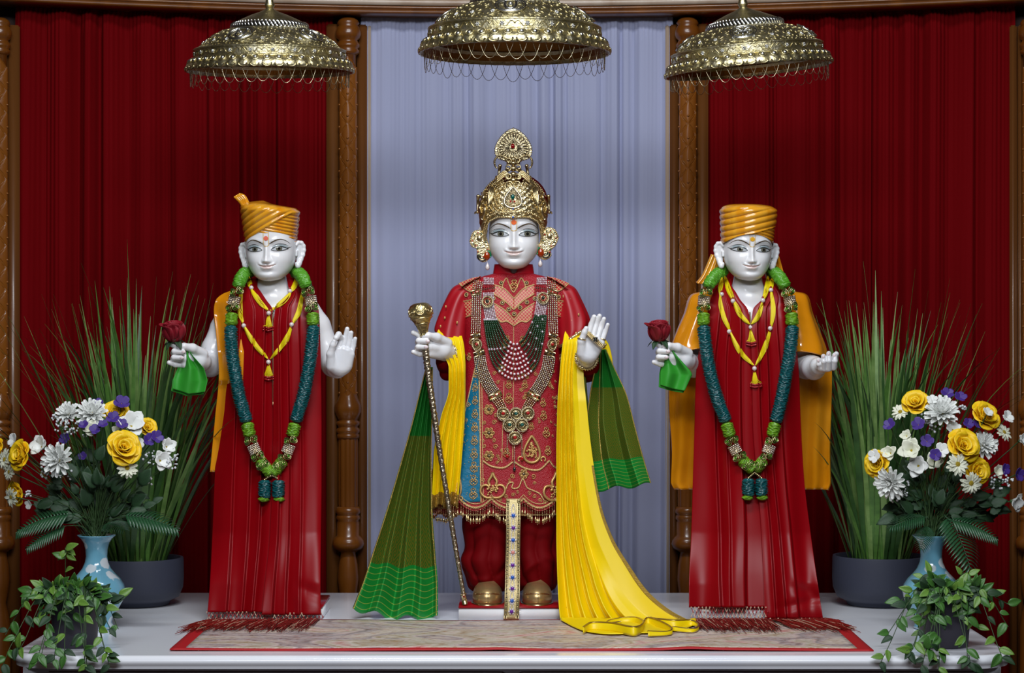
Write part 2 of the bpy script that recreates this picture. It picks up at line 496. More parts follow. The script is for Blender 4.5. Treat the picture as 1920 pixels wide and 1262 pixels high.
# rug -------------------------------------------------------------------
def rug_material():
    m = bpy.data.materials.new('beaded_rug'); m.use_nodes = True
    nt = m.node_tree; b = nt.nodes['Principled BSDF']; N = nt.nodes.new; L = nt.links.new
    b.inputs['Roughness'].default_value = .45
    uv = N('ShaderNodeUVMap')
    mp = N('ShaderNodeMapping'); mp.inputs['Scale'].default_value = (4.2, 2.2, 1); L(uv.outputs[0], mp.inputs[0])
    mp2 = N('ShaderNodeMapping'); mp2.inputs['Scale'].default_value = (150, 110, 1); L(uv.outputs[0], mp2.inputs[0])
    n1 = N('ShaderNodeTexNoise'); n1.inputs['Scale'].default_value = 1.0; n1.inputs['Detail'].default_value = .6; n1.inputs['Distortion'].default_value = 2.4; L(mp.outputs[0], n1.inputs[0])
    r1 = N('ShaderNodeValToRGB'); L(n1.outputs[0], r1.inputs[0])
    e = r1.color_ramp.elements
    e[0].position = .30; e[0].color = C(196, 176, 158)
    e[1].position = .75; e[1].color = C(206, 170, 130)
    for p, c in ((.40, C(146, 122, 124)), (.44, C(96, 80, 84)), (.47, C(196, 170, 164)), (.52, C(176, 166, 140)), (.57, C(150, 116, 66)), (.60, C(198, 188, 166)), (.66, C(190, 96, 92)), (.68, C(206, 190, 168))):
        x = e.new(p); x.color = c
    v = N('ShaderNodeTexVoronoi'); v.inputs['Scale'].default_value = 1.0; L(mp2.outputs[0], v.inputs[0])
    r2 = N('ShaderNodeValToRGB'); r2.color_ramp.interpolation = 'CONSTANT'; L(v.outputs['Color'], r2.inputs[0])
    e = r2.color_ramp.elements
    e[0].color = (1, 1, 1, 1); e[1].position = .62; e[1].color = C(214, 200, 176)
    for p, c in ((.76, C(150, 122, 110)), (.86, C(200, 96, 100)), (.90, C(52, 70, 58)), (.93, C(232, 214, 190))):
        x = e.new(p); x.color = c
    mx = N('ShaderNodeMix'); mx.data_type = 'RGBA'; mx.inputs[0].default_value = .24
    L(r1.outputs[0], mx.inputs[6]); L(r2.outputs[0], mx.inputs[7])
    mul = N('ShaderNodeMix'); mul.data_type = 'RGBA'; mul.blend_type = 'MIX'; mul.inputs[0].default_value = .08
    L(mx.outputs[2], mul.inputs[6]); mul.inputs[7].default_value = C(190, 160, 140)
    L(mul.outputs[2], b.inputs['Base Color'])
    bp = N('ShaderNodeBump'); bp.inputs['Strength'].default_value = .9; bp.inputs['Distance'].default_value = .003
    L(v.outputs['Distance'], bp.inputs['Height']); L(bp.outputs[0], b.inputs['Normal'])
    return m
RY0, RY1 = -.622, -.045; RX0, RX1 = -.806, .851
t = thing('rug', (0, -.33, 0), 'long beaded cream rug with red border laid along the altar front', 'rug')
def rug_z(x, y):
    return .0035 + .003 * np.exp(-((x - .42) / .05) ** 2 - ((y - RY0) / .15) ** 2) + .0012 * (1 + np.sin(x * 9 + y * 5)) + .002 * np.exp(-((x + .03) / .04) ** 2 - ((y - RY0) / .1) ** 2)
X, Y = np.meshgrid(np.linspace(RX0 + .035, RX1 - .035, 130), np.linspace(RY0 + .026, RY1 - .02, 30), indexing='ij')
MB().sheet(np.stack([X, Y, rug_z(X, Y) + .0012], -1), .002, uv=np.stack([(X - RX0) / 1.66 , (Y - RY0) / .6], -1)).build('rug_field', rug_material(), t)
X, Y = np.meshgrid(np.linspace(RX0, RX1, 130), np.linspace(RY0, RY1, 30), indexing='ij')
MB().sheet(np.stack([X, Y + .004 * np.sin(X * 7), rug_z(X, Y)], -1), .003).build('rug_border', mat('rug_border', C(176, 14, 24), .6, bump=('noise', 500, .2, .001)), t)

# pedestals are carved with the statues (built there)
# ------------------------------------------------------------------ hanging canopies
def emblem_u(mb, c, rad, n, upv):
    """Raised medallion: two rings, a U shaped mark and a dot, on the plane with normal n."""
    F = frame(n, Vector(upv).cross(Vector(n)))
    q = lambda x, y, h=0: Vector(c) + F.to_3x3() @ Vector((x * rad, y * rad, h))
    for r, w in ((1.0, .075), (.82, .05)):
        mb.tube([q(r * 1.15 * math.cos(a), r * math.sin(a)) for a in np.linspace(0, 2 * pi, 40, endpoint=False)], w * rad, 6, closed=True)
    return q
CHAIN_CACHE = {}
def canopy(cx, py_rim, R, y, label, tilt, roll, medals, wheel=False, twist=0.):
    """R in photo px at depth y; py_rim the photo row of the rim's centre."""
    s = S(y); c = P(cx, py_rim, y)
    t = thing('hanging_canopy', c, label, 'canopy', 'embossed gold canopies hanging over the statues')
    T = Matrix.Translation(c) @ Matrix.Rotation(roll, 4, 'Y') @ Matrix.Rotation(tilt, 4, 'X') @ Matrix.Rotation(twist, 4, 'Z')
    k = R / 156.0 * s
    T3 = T.to_3x3()
    def lat(prof, n, name, m, fn=None, smooth=True):
        b = MB(); b.lathe([(r * k, -z * k) for r, z in prof], n, c, M=T, fn=fn); return b.build(name, m, t, sharp=50)
    # z grows downwards from the rim plane (rim z = 0)
    lat([(6, -130), (8, -122), (10, -116), (8, -113), (7, -110), (10, -108), (18, -104), (34, -98), (52, -90), (66, -83), (69, -81)], 64, 'crown_cone', M_BRASS)
    b = MB()
    for i in range(60):
        a = 2 * pi * i / 60
        pts = [T3 @ Vector((r * k * math.cos(a + d), r * k * math.sin(a + d), z * k)) + c for r, z, d in ((67, 82, 0), (71, 79, .03), (72, 75, .06), (71, 72, .09))]
        b.tube(pts, 2.6 * k, 5)
    b.build('rope_ring', M_SILVER, t)
    lat([(68, -73), (80, -70), (96, -64), (110, -56), (122, -46), (130, -38), (136, -33)], 96, 'dome', M_BRASS)
    lat([(136, -34), (140, -33.5), (143, -32), (143, -30), (141, -29.5), (141.5, -16), (143, -15), (144, -13), (142, -11)], 96, 'band', M_BRASS)
    N = 44
    lat([(142, -12), (147, -10), (152, -5), (155.5, 1), (156.5, 6), (155, 9), (153, 9), (152, 5), (146, -5), (140, -11)], N * 6, 'rim_flare', M_BRASS,
        fn=lambda r, z, a: r + k * 2.2 * np.abs(np.sin(a * N / 2)) ** .6 * (r > 150 * k))
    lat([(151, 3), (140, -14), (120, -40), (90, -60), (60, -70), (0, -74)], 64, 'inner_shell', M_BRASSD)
    # lotus studs on the flare, small florets on the band
    st = MB()
    st.tube([(6.6 * math.cos(a) * k, 6.0 * math.sin(a) * k, 0) for a in np.linspace(0, 2 * pi, 12, endpoint=False)], 1.25 * k, 5, closed=True)
    st.ball((0, 0, 0), 4.2 * k, 8, 5, m=1, sc=(1, 1, .7))
    stm = st.mesh('lotus_stud', [M_BRASSP, M_SILVER])
    sc = MB()
    sc.tube([((8.5 * math.cos(a)) * k, 6.0 * math.sin(a) * k, 0) for a in np.linspace(pi, 2 * pi, 8)], 1.5 * k, 5)
    scm = sc.mesh('petal_scallop', M_BRASSP)
    fl = MB()
    for i in range(6):
        a = i * pi / 3; fl.ball((2.6 * k * math.cos(a), 2.6 * k * math.sin(a), 0), 1.7 * k, 6, 4)
    fl.ball((0, 0, .6 * k), 1.5 * k, 6, 4)
    flm = fl.mesh('floret', M_SILVER)
    for i in range(N):
        a = 2 * pi * (i + .5) / N
        d = Vector((math.cos(a), math.sin(a), 0)); tg = Vector((-math.sin(a), math.cos(a), 0))
        n = (d * .8 + Vector((0, 0, .6))).normalized()
        for me, r, z, nm in ((stm, 151.0, 9.0, 'lotus_stud'), (scm, 157.5, -2, 'petal_scallop')):
            F = frame(n if me is stm else d, tg)
            M = T @ Matrix.Translation(d * r * k + Vector((0, 0, z * k))) @ F
            inst(nm, me, M, t)
    for i in range(22):
        a = 2 * pi * i / 22
        d = Vector((math.cos(a), math.sin(a), 0)); tg = Vector((-math.sin(a), math.cos(a), 0))
        inst('floret', flm, T @ Matrix.Translation(d * 142 * k + Vector((0, 0, 22.5 * k))) @ frame(d, tg), t)
        d2 = Vector((math.cos(a + .14), math.sin(a + .14), 0))
        inst('floret', flm, T @ Matrix.Translation(d2 * 124.5 * k + Vector((0, 0, 45 * k))) @ frame(d2 + Vector((0, 0, .8)), Vector((-d2.y, d2.x, 0))), t)
    # scrollwork in relief on dome and band
    rn = random.Random(int(cx)); b = MB()
    def dome_pt(a, u, h=0):
        r = np.interp(u, [0, .2, .4, .6, .8, 1], [70, 92, 108, 120, 129, 136]); z = np.interp(u, [0, .2, .4, .6, .8, 1], [72.5, 66, 57.5, 48, 39, 33])
        return c + T3 @ Vector(((r + h) * k * math.cos(a), (r + h) * k * math.sin(a), (z + h * .8) * k))
    for i in range(48):
        for row, (u0, amp) in enumerate(((.16, .10), (.36, .10), (.56, .10), (.76, .10), (.91, .08))):
            a0 = 2 * pi * (i + .5 * row) / 48; sg = 1 if (i + row) % 2 else -1
            pts = []
            for q in np.linspace(0, 1, 12):
                rr = (1 - .8 * q); th = sg * q * 4.6 + rn.random() * .1
                pts.append(dome_pt(a0 + .055 * rr * math.cos(th), u0 + amp * rr * math.sin(th), .1))
            b.tube(pts, np.linspace(1.0, .6, 12) * k, 4)
    for i in range(44):
        a0 = 2 * pi * i / 44; sg = 1 if i % 2 else -1
        pts = [c + T3 @ Vector((142 * k * math.cos(a0 + x), 142 * k * math.sin(a0 + x), (22.5 + sg * 5 * math.sin(x * 44)) * k)) for x in np.linspace(0, 2 * pi / 44, 7)]
        b.tube(pts, .8 * k, 4)
    b.build('scrollwork', M_BRASSP, t, kind='stuff')
    for a in medals:
        a = a - twist
        p0 = dome_pt(a, .48, 1.5); d = Vector((math.cos(a), math.sin(a), 0))
        n = (T3 @ (d * .72 + Vector((0, 0, 1.0)))).normalized()
        b = MB(); upv = (T3 @ Vector((-d.x, -d.y, .8))).normalized()
        q = emblem_u(b, p0, 21 * k, n, upv)
        if wheel:
            for j in range(4):
                aa = j * pi / 4
                b.tube([q(.75 * math.cos(aa), .75 * math.sin(aa), 1.5 * k), q(-.75 * math.cos(aa), -.75 * math.sin(aa), 1.5 * k)], 1.6 * k, 5)
            for j in range(8):
                aa = j * pi / 4; b.ball(q(.55 * math.cos(aa), .55 * math.sin(aa), 2 * k), 2.6 * k, 6, 4)
        else:
            b.tube(catmull([q(-.42, .62), q(-.42, .0), q(-.3, -.42), q(0, -.58), q(.3, -.42), q(.42, 0), q(.42, .62)], 24), 2.6 * k, 6)
            b.ball(q(0, .08, 1 * k), 4.2 * k, 10, 6)
        b.build('medallion', M_SILVER, t, label='silver round emblem with ' + ('a wheel' if wheel else 'a U shaped mark and a dot'))
    # bead chains in swags under the rim
    if not CHAIN_CACHE:
        b = MB(); n = 46
        u = np.linspace(-1, 1, n)
        pts = np.stack([u * .5, np.zeros(n), -1.0 * (1 - np.abs(u) ** 2.2)], -1)
        dd = np.append(0, np.cumsum(np.linalg.norm(np.diff(pts, axis=0), axis=1)))
        uu = np.interp(np.linspace(0, dd[-1], n), dd, u)
        pts = np.stack([uu * .5, np.zeros(n), -1.0 * (1 - np.abs(uu) ** 2.2)], -1)
        rr = np.where(np.arange(n) % 2 == 0, .045, .02)
        CHAIN_CACHE['pts'] = pts; CHAIN_CACHE['r'] = rr
    NC = 44
    W = 2 * pi * 150 * k / NC * 1.7; H = 32 * k
    b = MB(); b.tube(CHAIN_CACHE['pts'] * np.array([W, 1, H]), CHAIN_CACHE['r'] * .021, 5)
    cm = b.mesh('bead_chain', M_CHAIN)
    for i in range(NC):
        a = 2 * pi * (i + .13) / NC
        d = Vector((math.cos(a), math.sin(a), 0))
        M = T @ Matrix.Translation(d * 148 * k + Vector((0, 0, -3 * k))) @ frame((0, 0, 1), (-d.y, d.x, 0)) @ Matrix.Diagonal((1, 1, rn.uniform(.9, 1.1), 1))
        inst('bead_chain', cm, M, t)
    # suspension ring above
    b = MB(); b.tube([c + T3 @ Vector((9 * k * math.cos(x), 0, (138 + 9 * math.sin(x)) * k)) for x in np.linspace(0, 2 * pi, 16, endpoint=False)], 2.2 * k, 6, closed=True)
    b.tube([c + T3 @ Vector((0, 0, 144 * k)), c + T3 @ Vector((0, 0, 200 * k)), c + Vector((0, 0, .9))], 1.6 * k, 6)
    b.build('hanging_ring', M_BRASSP, t)
canopy(506, 127, 156, .1, 'gold canopy hanging above the statue with raised open palm', math.radians(2.5), 0, (-1.95, -.75, 1.2, 2.4))
canopy(965, 91, 178, 0, 'largest gold canopy hanging above the central crowned statue', 0, 0, (-1.63, -.1, 1.5, 3.0))
canopy(1403, 124, 156, .1, 'tilted gold canopy with wheel emblem above the orange robed statue', math.radians(2), math.radians(-5.2), (-1.72, -.15, 1.4, 3.0), wheel=True)
# ------------------------------------------------------------------ tall grass in dark bowls
def leafmat(name, col, col2, rough=.45):
    return mat(name, col, rough, var=('noise', 25, col2, .35, .7))
M_GRASS = [leafmat('grass_green', C(92, 136, 58), C(68, 108, 46)), leafmat('grass_pale', C(124, 156, 86), C(96, 132, 64)), leafmat('grass_dark', C(58, 96, 44), C(44, 76, 36))]
M_POT = mat('slate_pot', C(54, 58, 74), .62, bump=('noise', 120, .12, .001))
M_SOIL = mat('soil', C(30, 24, 20), .95, bump=('noise', 60, .6, .004))
M_STEM = mat('flower_stem', C(52, 78, 40), .5)

def blade_mesh(name, m, seed):
    """A grass blade of unit height growing up Z, arching towards +X."""
    rn = random.Random(seed); n = 13
    lean = [.02, .10, .22, .38, .16, .5][seed % 6]
    A = []
    for i in range(n):
        u = i / (n - 1)
        w = .0078 * (1 - u ** 1.8) * (.40 + .9 * min(u * 3, 1)) + .0002
        x = lean * u ** 2.3; z = u - lean * .35 * u ** 3
        tw = .5 * math.sin(u * 3 + seed)
        a, b = math.cos(tw), math.sin(tw)
        A.append([(x - w * b * .4, -w * a, z), (x + .0012, 0, z), (x + w * b * .4, w * a, z)])
    return MB().grid(A).mesh(name, m)
BLADES = [blade_mesh('blade', M_GRASS[k % 3], k) for k in range(18)]

def grass_pot(cx, py_top, py_bot, half_px, y, label, seed, spread, lean_bias):
    s = S(y); z0 = 0.0
    c = Vector((P(cx, 0, y).x, y, 0))
    k = s
    t = thing('potted_grass', c, label, 'plant', 'potted tall grasses behind the statues')
    h = (py_bot - py_top) * s; R = half_px * s
    b = MB()
    b.lathe([(0, .003), (R * .55, 0), (R * .68, .002), (R * .72, .012), (R * .90, .024), (R * .985, .05), (R, .075), (R * .995, h - .006), (R * .985, h), (R * .93, h), (R * .915, h - .008), (R * .91, h - .03), (0, h - .03)][0:], 64, c)
    b.build('pot', M_POT, t, sharp=50)
    b = MB(); b.lathe([(R * .91, h - .028), (R * .6, h - .018), (0, h - .014)], 40, c); b.build('soil', M_SOIL, t)
    rn = random.Random(seed)
    for i in range(285):
        a = rn.uniform(0, 2 * pi); r = R * .62 * math.sqrt(rn.random())
        base = c + Vector((r * math.cos(a), r * math.sin(a) * .8, h - .03))
        out = r / (R * .62)
        ln = rn.uniform(.58, 1.04) * spread[2] * (1 - .14 * out)
        side = math.cos(a) * out
        tilt = out * rn.uniform(.08, .50) + rn.uniform(-.04, .07)
        if math.cos(a) < 0: tilt *= spread[0]
        else: tilt *= spread[1]
        if math.sin(a) > .3: tilt *= .4       # the curtain behind keeps them upright
        me = BLADES[rn.randrange(18)]
        M = Matrix.Translation(base) @ Matrix.Rotation(a + rn.uniform(-.4, .4), 4, 'Z') @ Matrix.Rotation(tilt, 4, 'Y') @ Matrix.Diagonal((ln * .55, rn.uniform(.7, 1.15), ln, 1))
        inst('blade', me, M, t)
grass_pot(256, 1033, 1122, 88, .33, 'tall green grass in a low slate bowl behind the palm raising statue', 5, (1.15, 1.05, .90), 0)
grass_pot(1650, 1033, 1126, 89, .33, 'tall green grass in a low slate bowl behind the orange robed statue', 9, (.75, 1.0, .86), 0)

# ------------------------------------------------------------------ vases
def vase_mat():
    m = bpy.data.materials.new('crystal_glaze'); m.use_nodes = True
    nt = m.node_tree; b = nt.nodes['Principled BSDF']; N = nt.nodes.new; L = nt.links.new
    b.inputs['Roughness'].default_value = .12; b.inputs['Coat Weight'].default_value = .5
    tc = N('ShaderNodeTexCoord')
    v = N('ShaderNodeTexVoronoi'); v.inputs['Scale'].default_value = 24; v.inputs['Randomness'].default_value = 1; L(tc.outputs['Object'], v.inputs[0])
    n = N('ShaderNodeTexNoise'); n.inputs['Scale'].default_value = 14; L(tc.outputs['Object'], n.inputs[0])
    n2 = N('ShaderNodeTexNoise'); n2.inputs['Scale'].default_value = 90; n2.inputs['Detail'].default_value = 4; L(tc.outputs['Object'], n2.inputs[0])
    ad = N('ShaderNodeMath'); ad.operation = 'MULTIPLY_ADD'; L(n2.outputs[0], ad.inputs[0]); ad.inputs[1].default_value = .25; L(v.outputs['Distance'], ad.inputs[2])
    r = N('ShaderNodeMapRange'); L(ad.outputs[0], r.inputs[0]); r.inputs[1].default_value = .52; r.inputs[2].default_value = .47
    r2 = N('ShaderNodeMapRange'); L(n.outputs[0], r2.inputs[0]); r2.inputs[1].default_value = .45; r2.inputs[2].default_value = .49
    mu = N('ShaderNodeMath'); mu.operation = 'MULTIPLY'; L(r.outputs[0], mu.inputs[0]); L(r2.outputs[0], mu.inputs[1])
    x = N('ShaderNodeMix'); x.data_type = 'RGBA'; L(mu.outputs[0], x.inputs[0])
    x.inputs[6].default_value = C(112, 172, 196); x.inputs[7].default_value = C(206, 218, 224)
    L(x.outputs[2], b.inputs['Base Color'])
    return m
M_VASE = vase_mat()
def vase(cx, y, label):
    s = S(y); z0 = 0; c = Vector((P(cx, 0, y).x, y, 0))
    pb = HORY + CAMZ / s          # photo row of the foot
    k = s * (pb - 1003) / 186.0   # rows 1003..1189 fill the height
    pr = [(0, 184), (30, 186), (34, 184), (34, 180), (30, 172), (33, 160), (44, 144), (53, 128), (57, 112), (54, 98), (46, 86), (36, 76), (28, 66), (23, 54), (21, 42), (22, 28), (25, 16), (31, 7), (37, 2), (38, 0), (36.5, 0), (30, 6), (22, 18), (19, 30), (18, 50), (0, 60)]
    t = thing('flower_vase', c, label, 'vase', 'sky blue glazed vases of artificial flowers')
    b = MB(); b.lathe([(r * k, (186 - z) * k) for r, z in pr][::1], 56, c); b.build('vase_body', M_VASE, t)
    b = MB(); b.lathe([(34.2 * k, 2 * k), (35 * k, 3.5 * k), (34.4 * k, 6 * k)], 40, c); b.build('foot_ring', mat('vase_foot', C(150, 170, 182), .2), t)
    return c + Vector((0, 0, 184 * k))
top_l = vase(181, -.20, 'sky blue vase of flowers beside the palm raising statue, fern leaves below its roses')
top_r = vase(1746, -.20, 'sky blue vase of flowers beside the orange robed statue')

# ------------------------------------------------------------------ petals and flowers
M_YEL = mat('rose_yellow', C(240, 196, 10), .5, var=('noise', 30, C(250, 214, 40), .4, .7), sss=.0)
M_WHITEP = mat('petal_white', C(228, 230, 226), .55)
M_CREAM = mat('petal_cream', C(226, 228, 206), .55)
M_PURP = mat('petal_purple', C(66, 40, 128), .55)
M_EYE_Y = mat('flower_centre', C(206, 176, 40), .7, bump=('voronoi', 500, .8, .002))
M_REDR = mat('rose_red', C(134, 10, 30), .6, sheen=.15)
M_LEAFD = leafmat('leaf_dark', C(36, 70, 36), C(24, 48, 28), .6)
M_LEAFM = leafmat('leaf_mid', C(74, 122, 50), C(52, 96, 40), .42)
M_LEAFL = leafmat('leaf_light', C(116, 152, 60), C(76, 122, 46), .42)
M_FERN = leafmat('fern_green', C(40, 84, 50), C(28, 62, 38), .35)

def petal_mesh(name, m, kind, seed=0):
    """Unit petal: grows from the origin along +Y, face up +Z."""
    nu, nv = 7, 8; A = np.zeros((nu, nv, 3)); rn = random.Random(seed)
    for i in range(nu):
        u = i / (nu - 1) * 2 - 1
        for j in range(nv):
            v = j / (nv - 1)
            if kind == 'rose':
                w = .52 * math.sin(pi * min(1, (.16 + .62 * v))) ** .8; x = u * w
                z = -.05 + .50 * (u * u) * w * 1.2 - .35 * max(0, v - .72) * (1 + 1.2 * abs(u)) + .18 * v
                yy = v * (1 - .08 * u * u)
            elif kind == 'daisy':
                w = .15 * math.sin(pi * (.12 + .70 * v)) ** .7; x = u * w; z = -.10 * v * v + .35 * u * u * w; yy = v * (1 - .10 * abs(u) * (v > .8))
            elif kind == 'mum':
                w = .13 * math.sin(pi * (.1 + .74 * v)) ** .7; x = u * w; z = .22 * v * v + .8 * u * u * w; yy = v - .06 * abs(u) * v
            elif kind == 'lily':
                w = .36 * math.sin(pi * (.06 + .80 * v)) ** .8; x = u * w; z = .22 * v - .42 * max(0, v - .5) + .35 * u * u * w + .05 * math.sin(9 * v + 3 * u) * abs(u); yy = v * (1 - .12 * abs(u))
            else:   # violet
                w = .42 * math.sin(pi * (.06 + .74 * v)) ** .7; x = u * w; z = .12 * v + .04 * math.sin(8 * u + seed) * v; yy = v * (1 - .10 * u * u)
            A[i, j] = (x, yy, z)
    return MB().sheet(A, .012).mesh(name, m)
PET = {('rose', 'y'): petal_mesh('petal', M_YEL, 'rose'), ('rose', 'r'): petal_mesh('petal', M_REDR, 'rose'), ('daisy', 'w'): petal_mesh('petal', M_WHITEP, 'daisy'),
       ('daisy', 'c'): petal_mesh('petal', M_CREAM, 'daisy'),
       ('mum', 'w'): petal_mesh('petal', M_WHITEP, 'mum'), ('lily', 'c'): petal_mesh('petal', M_CREAM, 'lily'), ('lily', 'w'): petal_mesh('petal', M_WHITEP, 'lily'),
       ('violet', 'p'): petal_mesh('petal', M_PURP, 'violet', 1), ('violet', 'w'): petal_mesh('petal', M_WHITEP, 'violet', 2)}
_c = MB().lathe([(0, .10), (.10, .09), (.19, .05), (.22, 0), (.15, -.03), (0, -.03)][::-1], 14); CEN = _c.mesh('flower_centre', M_EYE_Y)
_c = MB().lathe([(0, -.25), (.08, -.24), (.16, -.12), (.2, 0), (.16, .02), (0, .02)], 10); CALYX = _c.mesh('calyx', M_STEM)

def flower(kind, col, pos, facing, rad, base, name, label, cat, group, seed=0, stem=True):
    rn = random.Random(seed * 7 + 3)
    t = thing(name, base, label, cat, group)
    F = Matrix.Translation(pos) @ frame(facing) @ Matrix.Rotation(rn.uniform(0, 6), 4, 'Z') @ Matrix.Scale(rad, 4)
    me = PET[(kind, col)]
    def ring(n, open_ang, L, off=0., up=0., w=1.0, r0=0.0):
        for i in range(n):
            a = 2 * pi * i / n + off + rn.uniform(-.12, .12)
            e = open_ang + rn.uniform(-.12, .12)
            l = L * rn.uniform(.92, 1.08)
            M = F @ Matrix.Rotation(a, 4, 'Z') @ Matrix.Translation((0, r0, up)) @ Matrix.Rotation(e, 4, 'X') @ Matrix.Diagonal((l * w, l, l, 1))
            inst('petal', me, M, t)
    if kind == 'rose':
        ring(3, 1.45, .62, 0, -.1, .9, .06); ring(4, 1.2, .78, .4, -.15, 1.05, .08); ring(5, .85, .95, .2, -.2, 1.1, .08); ring(6, .42, 1.05, .6, -.22, 1.15, .08)
        inst('calyx', CALYX, F @ Matrix.Translation((0, 0, -.2)) @ Matrix.Scale(.9, 4), t)
    elif kind == 'mum':
        ring(8, 1.15, .55, 0, .06); ring(12, .75, .8, .2, .03); ring(15, .35, 1.0, .1, 0); ring(15, .0, 1.05, .3, -.04)
        inst('flower_centre', CEN, F @ Matrix.Translation((0, 0, .08)) @ Matrix.Scale(.8, 4), t)
        inst('calyx', CALYX, F @ Matrix.Translation((0, 0, -.03)), t)
    elif kind == 'daisy':
        ring(13, .12, 1.0, 0, .02); ring(10, .28, .85, .2, .05)
        inst('flower_centre', CEN, F @ Matrix.Translation((0, 0, .06)) @ Matrix.Scale(1.25, 4), t)
        inst('calyx', CALYX, F @ Matrix.Translation((0, 0, -.03)), t)
    elif kind == 'lily':
        ring(3, .55, 1.05, 0, -.1, 1.1); ring(3, .75, 1.0, 1.05, -.08, 1.15)
        inst('flower_centre', CEN, F @ Matrix.Scale(.5, 4), t)
        inst('calyx', CALYX, F @ Matrix.Translation((0, 0, -.1)), t)
    else:
        ring(5, .25, 1.0, 0, 0, 1.1)
        inst('flower_centre', CEN, F @ Matrix.Scale(.35, 4), t)
    if stem:
        b = MB(); p = Vector(pos) - Vector(facing).normalized() * rad * .2; q = Vector(base)
        mid = (p + q) / 2 + Vector((0, 0, .02)) - Vector(facing).normalized() * .02
        b.tube(catmull([tuple(q), tuple(mid), tuple(p)], 12), .0016, 5)
        b.build('stem', M_STEM, t)
    return t

def bouquet(items, top, cx, cy, side):
    n = 0
    for kind, col, px, py, r, dy, txt in items:
        y = -.20 + dy; s = S(y)
        pos = P(px, py, y)
        vx, vy = (px - cx) / 150., (cy - py) / 150.
        f = Vector((vx * .9, -1.0 - dy * 3, vy * .9 + .15)).normalized()
        ang = n * 2.4
        base = top + Vector((.016 * math.cos(ang), .016 * math.sin(ang), -.015))
        nm, cat = {'rose': ('yellow_rose', 'rose'), 'mum': ('white_chrysanthemum', 'chrysanthemum'), 'daisy': ('white_daisy', 'daisy'), 'lily': ('white_lily', 'lily'), 'violet': ('violet_flower', 'flower')}[kind]
        if kind == 'violet' and col == 'w': nm = 'white_blossom'
        flower(kind, col, pos, f, r * s, base, nm, txt, cat, {'rose': 'yellow roses', 'mum': 'white chrysanthemums', 'daisy': 'white daisies', 'lily': 'white lilies', 'violet': 'violet flowers' if col == 'p' else 'small white blossoms'}[kind] + ' in the ' + side + ' bouquet', n)
        n += 1

LB = "open palmed statue's bouquet"
L_ITEMS = [
 ('rose', 'y', 42, 855, 29, -.06, 'large yellow rose at outer side of the %s' % LB),
 ('rose', 'y', 231, 842, 33, -.08, 'large open yellow rose facing front in the %s' % LB),
 ('rose', 'y', 276, 803, 19, .03, 'yellow rose seen from its side, nearest the statue in the %s' % LB),
 ('rose', 'y', 216, 776, 25, .04, 'yellow rose at the top of the %s, behind violets' % LB),
 ('rose', 'y', 34, 925, 23, 0, 'lowest yellow rose of the %s, hanging low at its outer side' % LB),
 ('rose', 'y', -2, 838, 16, .02, 'yellow rose cut by the photo edge in the %s' % LB),
 ('mum', 'w', 128, 777, 24, 0, 'white chrysanthemum at the upper outer corner of the %s' % LB),
 ('mum', 'w', 172, 776, 29, 0, 'white chrysanthemum at the top centre of the %s' % LB),
 ('mum', 'w', 111, 864, 34, -.08, 'large white chrysanthemum with yellow eye in the %s' % LB),
 ('lily', 'w', 79, 838, 26, -.04, 'white lily beside the large outer yellow rose in the %s' % LB),
 ('daisy', 'c', 238, 878, 21, -.09, 'white daisy under the large open yellow rose in the %s' % LB),
 ('lily', 'w', 246, 800, 32, -.02, 'white lily above the large open yellow rose in the %s' % LB),
 ('lily', 'w', 300, 864, 25, -.03, 'white lily nearest the statue in the %s' % LB),
 ('lily', 'w', 312, 838, 20, 0, 'white lily above the one nearest the statue in the %s' % LB),
 ('daisy', 'c', 22, 932, 20, -.04, 'white daisy in front of the lowest yellow rose in the %s' % LB),
 ('daisy', 'c', 10, 862, 21, -.03, 'white daisy at the photo edge by the outer yellow rose, %s' % LB),
 ('daisy', 'c', 18, 885, 17, -.04, 'white daisy below the outer yellow rose in the %s' % LB),
 ('violet', 'w', 26, 826, 14, -.02, 'small white blossom above the outer yellow rose in the %s' % LB),
 ('lily', 'c', 168, 806, 22, -.03, 'cream lily under the top chrysanthemum in the %s' % LB),
 ('lily', 'c', 222, 812, 18, -.03, 'cream lily just over the large open yellow rose in the %s' % LB),
 ('violet', 'w', 258, 832, 14, -.02, 'small white blossom beside the large open yellow rose in the %s' % LB),
 ('violet', 'w', 55, 946, 10, -.02, 'small white blossom below the lowest yellow rose in the %s' % LB),
 ('violet', 'p', 183, 757, 13, .02, 'violet flower highest over the top chrysanthemum in the %s' % LB),
 ('violet', 'p', 228, 757, 17, .02, 'largest violet flower at the top of the %s' % LB),
 ('violet', 'p', 212, 785, 14, -.04, 'violet flower in front of the top yellow rose in the %s' % LB),
 ('violet', 'p', 228, 796, 12, -.05, 'violet flower over the big lily in the %s' % LB),
 ('violet', 'p', 179, 806, 12, -.06, 'violet flower lowest under the top chrysanthemum in the %s' % LB),
 ('violet', 'p', 157, 797, 10, -.05, 'small violet flower between the two upper chrysanthemums in the %s' % LB),
 ('violet', 'p', 193, 796, 10, -.06, 'small violet flower in the middle of the top cluster in the %s' % LB),
 ('violet', 'p', 278, 826, 14, -.04, 'violet flower below the side facing rose in the %s' % LB),
 ('violet', 'p', 293, 820, 14, -.03, 'violet flower near the statue under the side facing rose in the %s' % LB),
 ('violet', 'p', 122, 823, 12, -.01, 'violet flower above the large yellow eyed chrysanthemum in the %s' % LB),
 ('violet', 'p', 155, 856, 9, -.01, 'small violet flower among the dark leaves of the %s' % LB),
]
RB = "orange robed statue's bouquet"
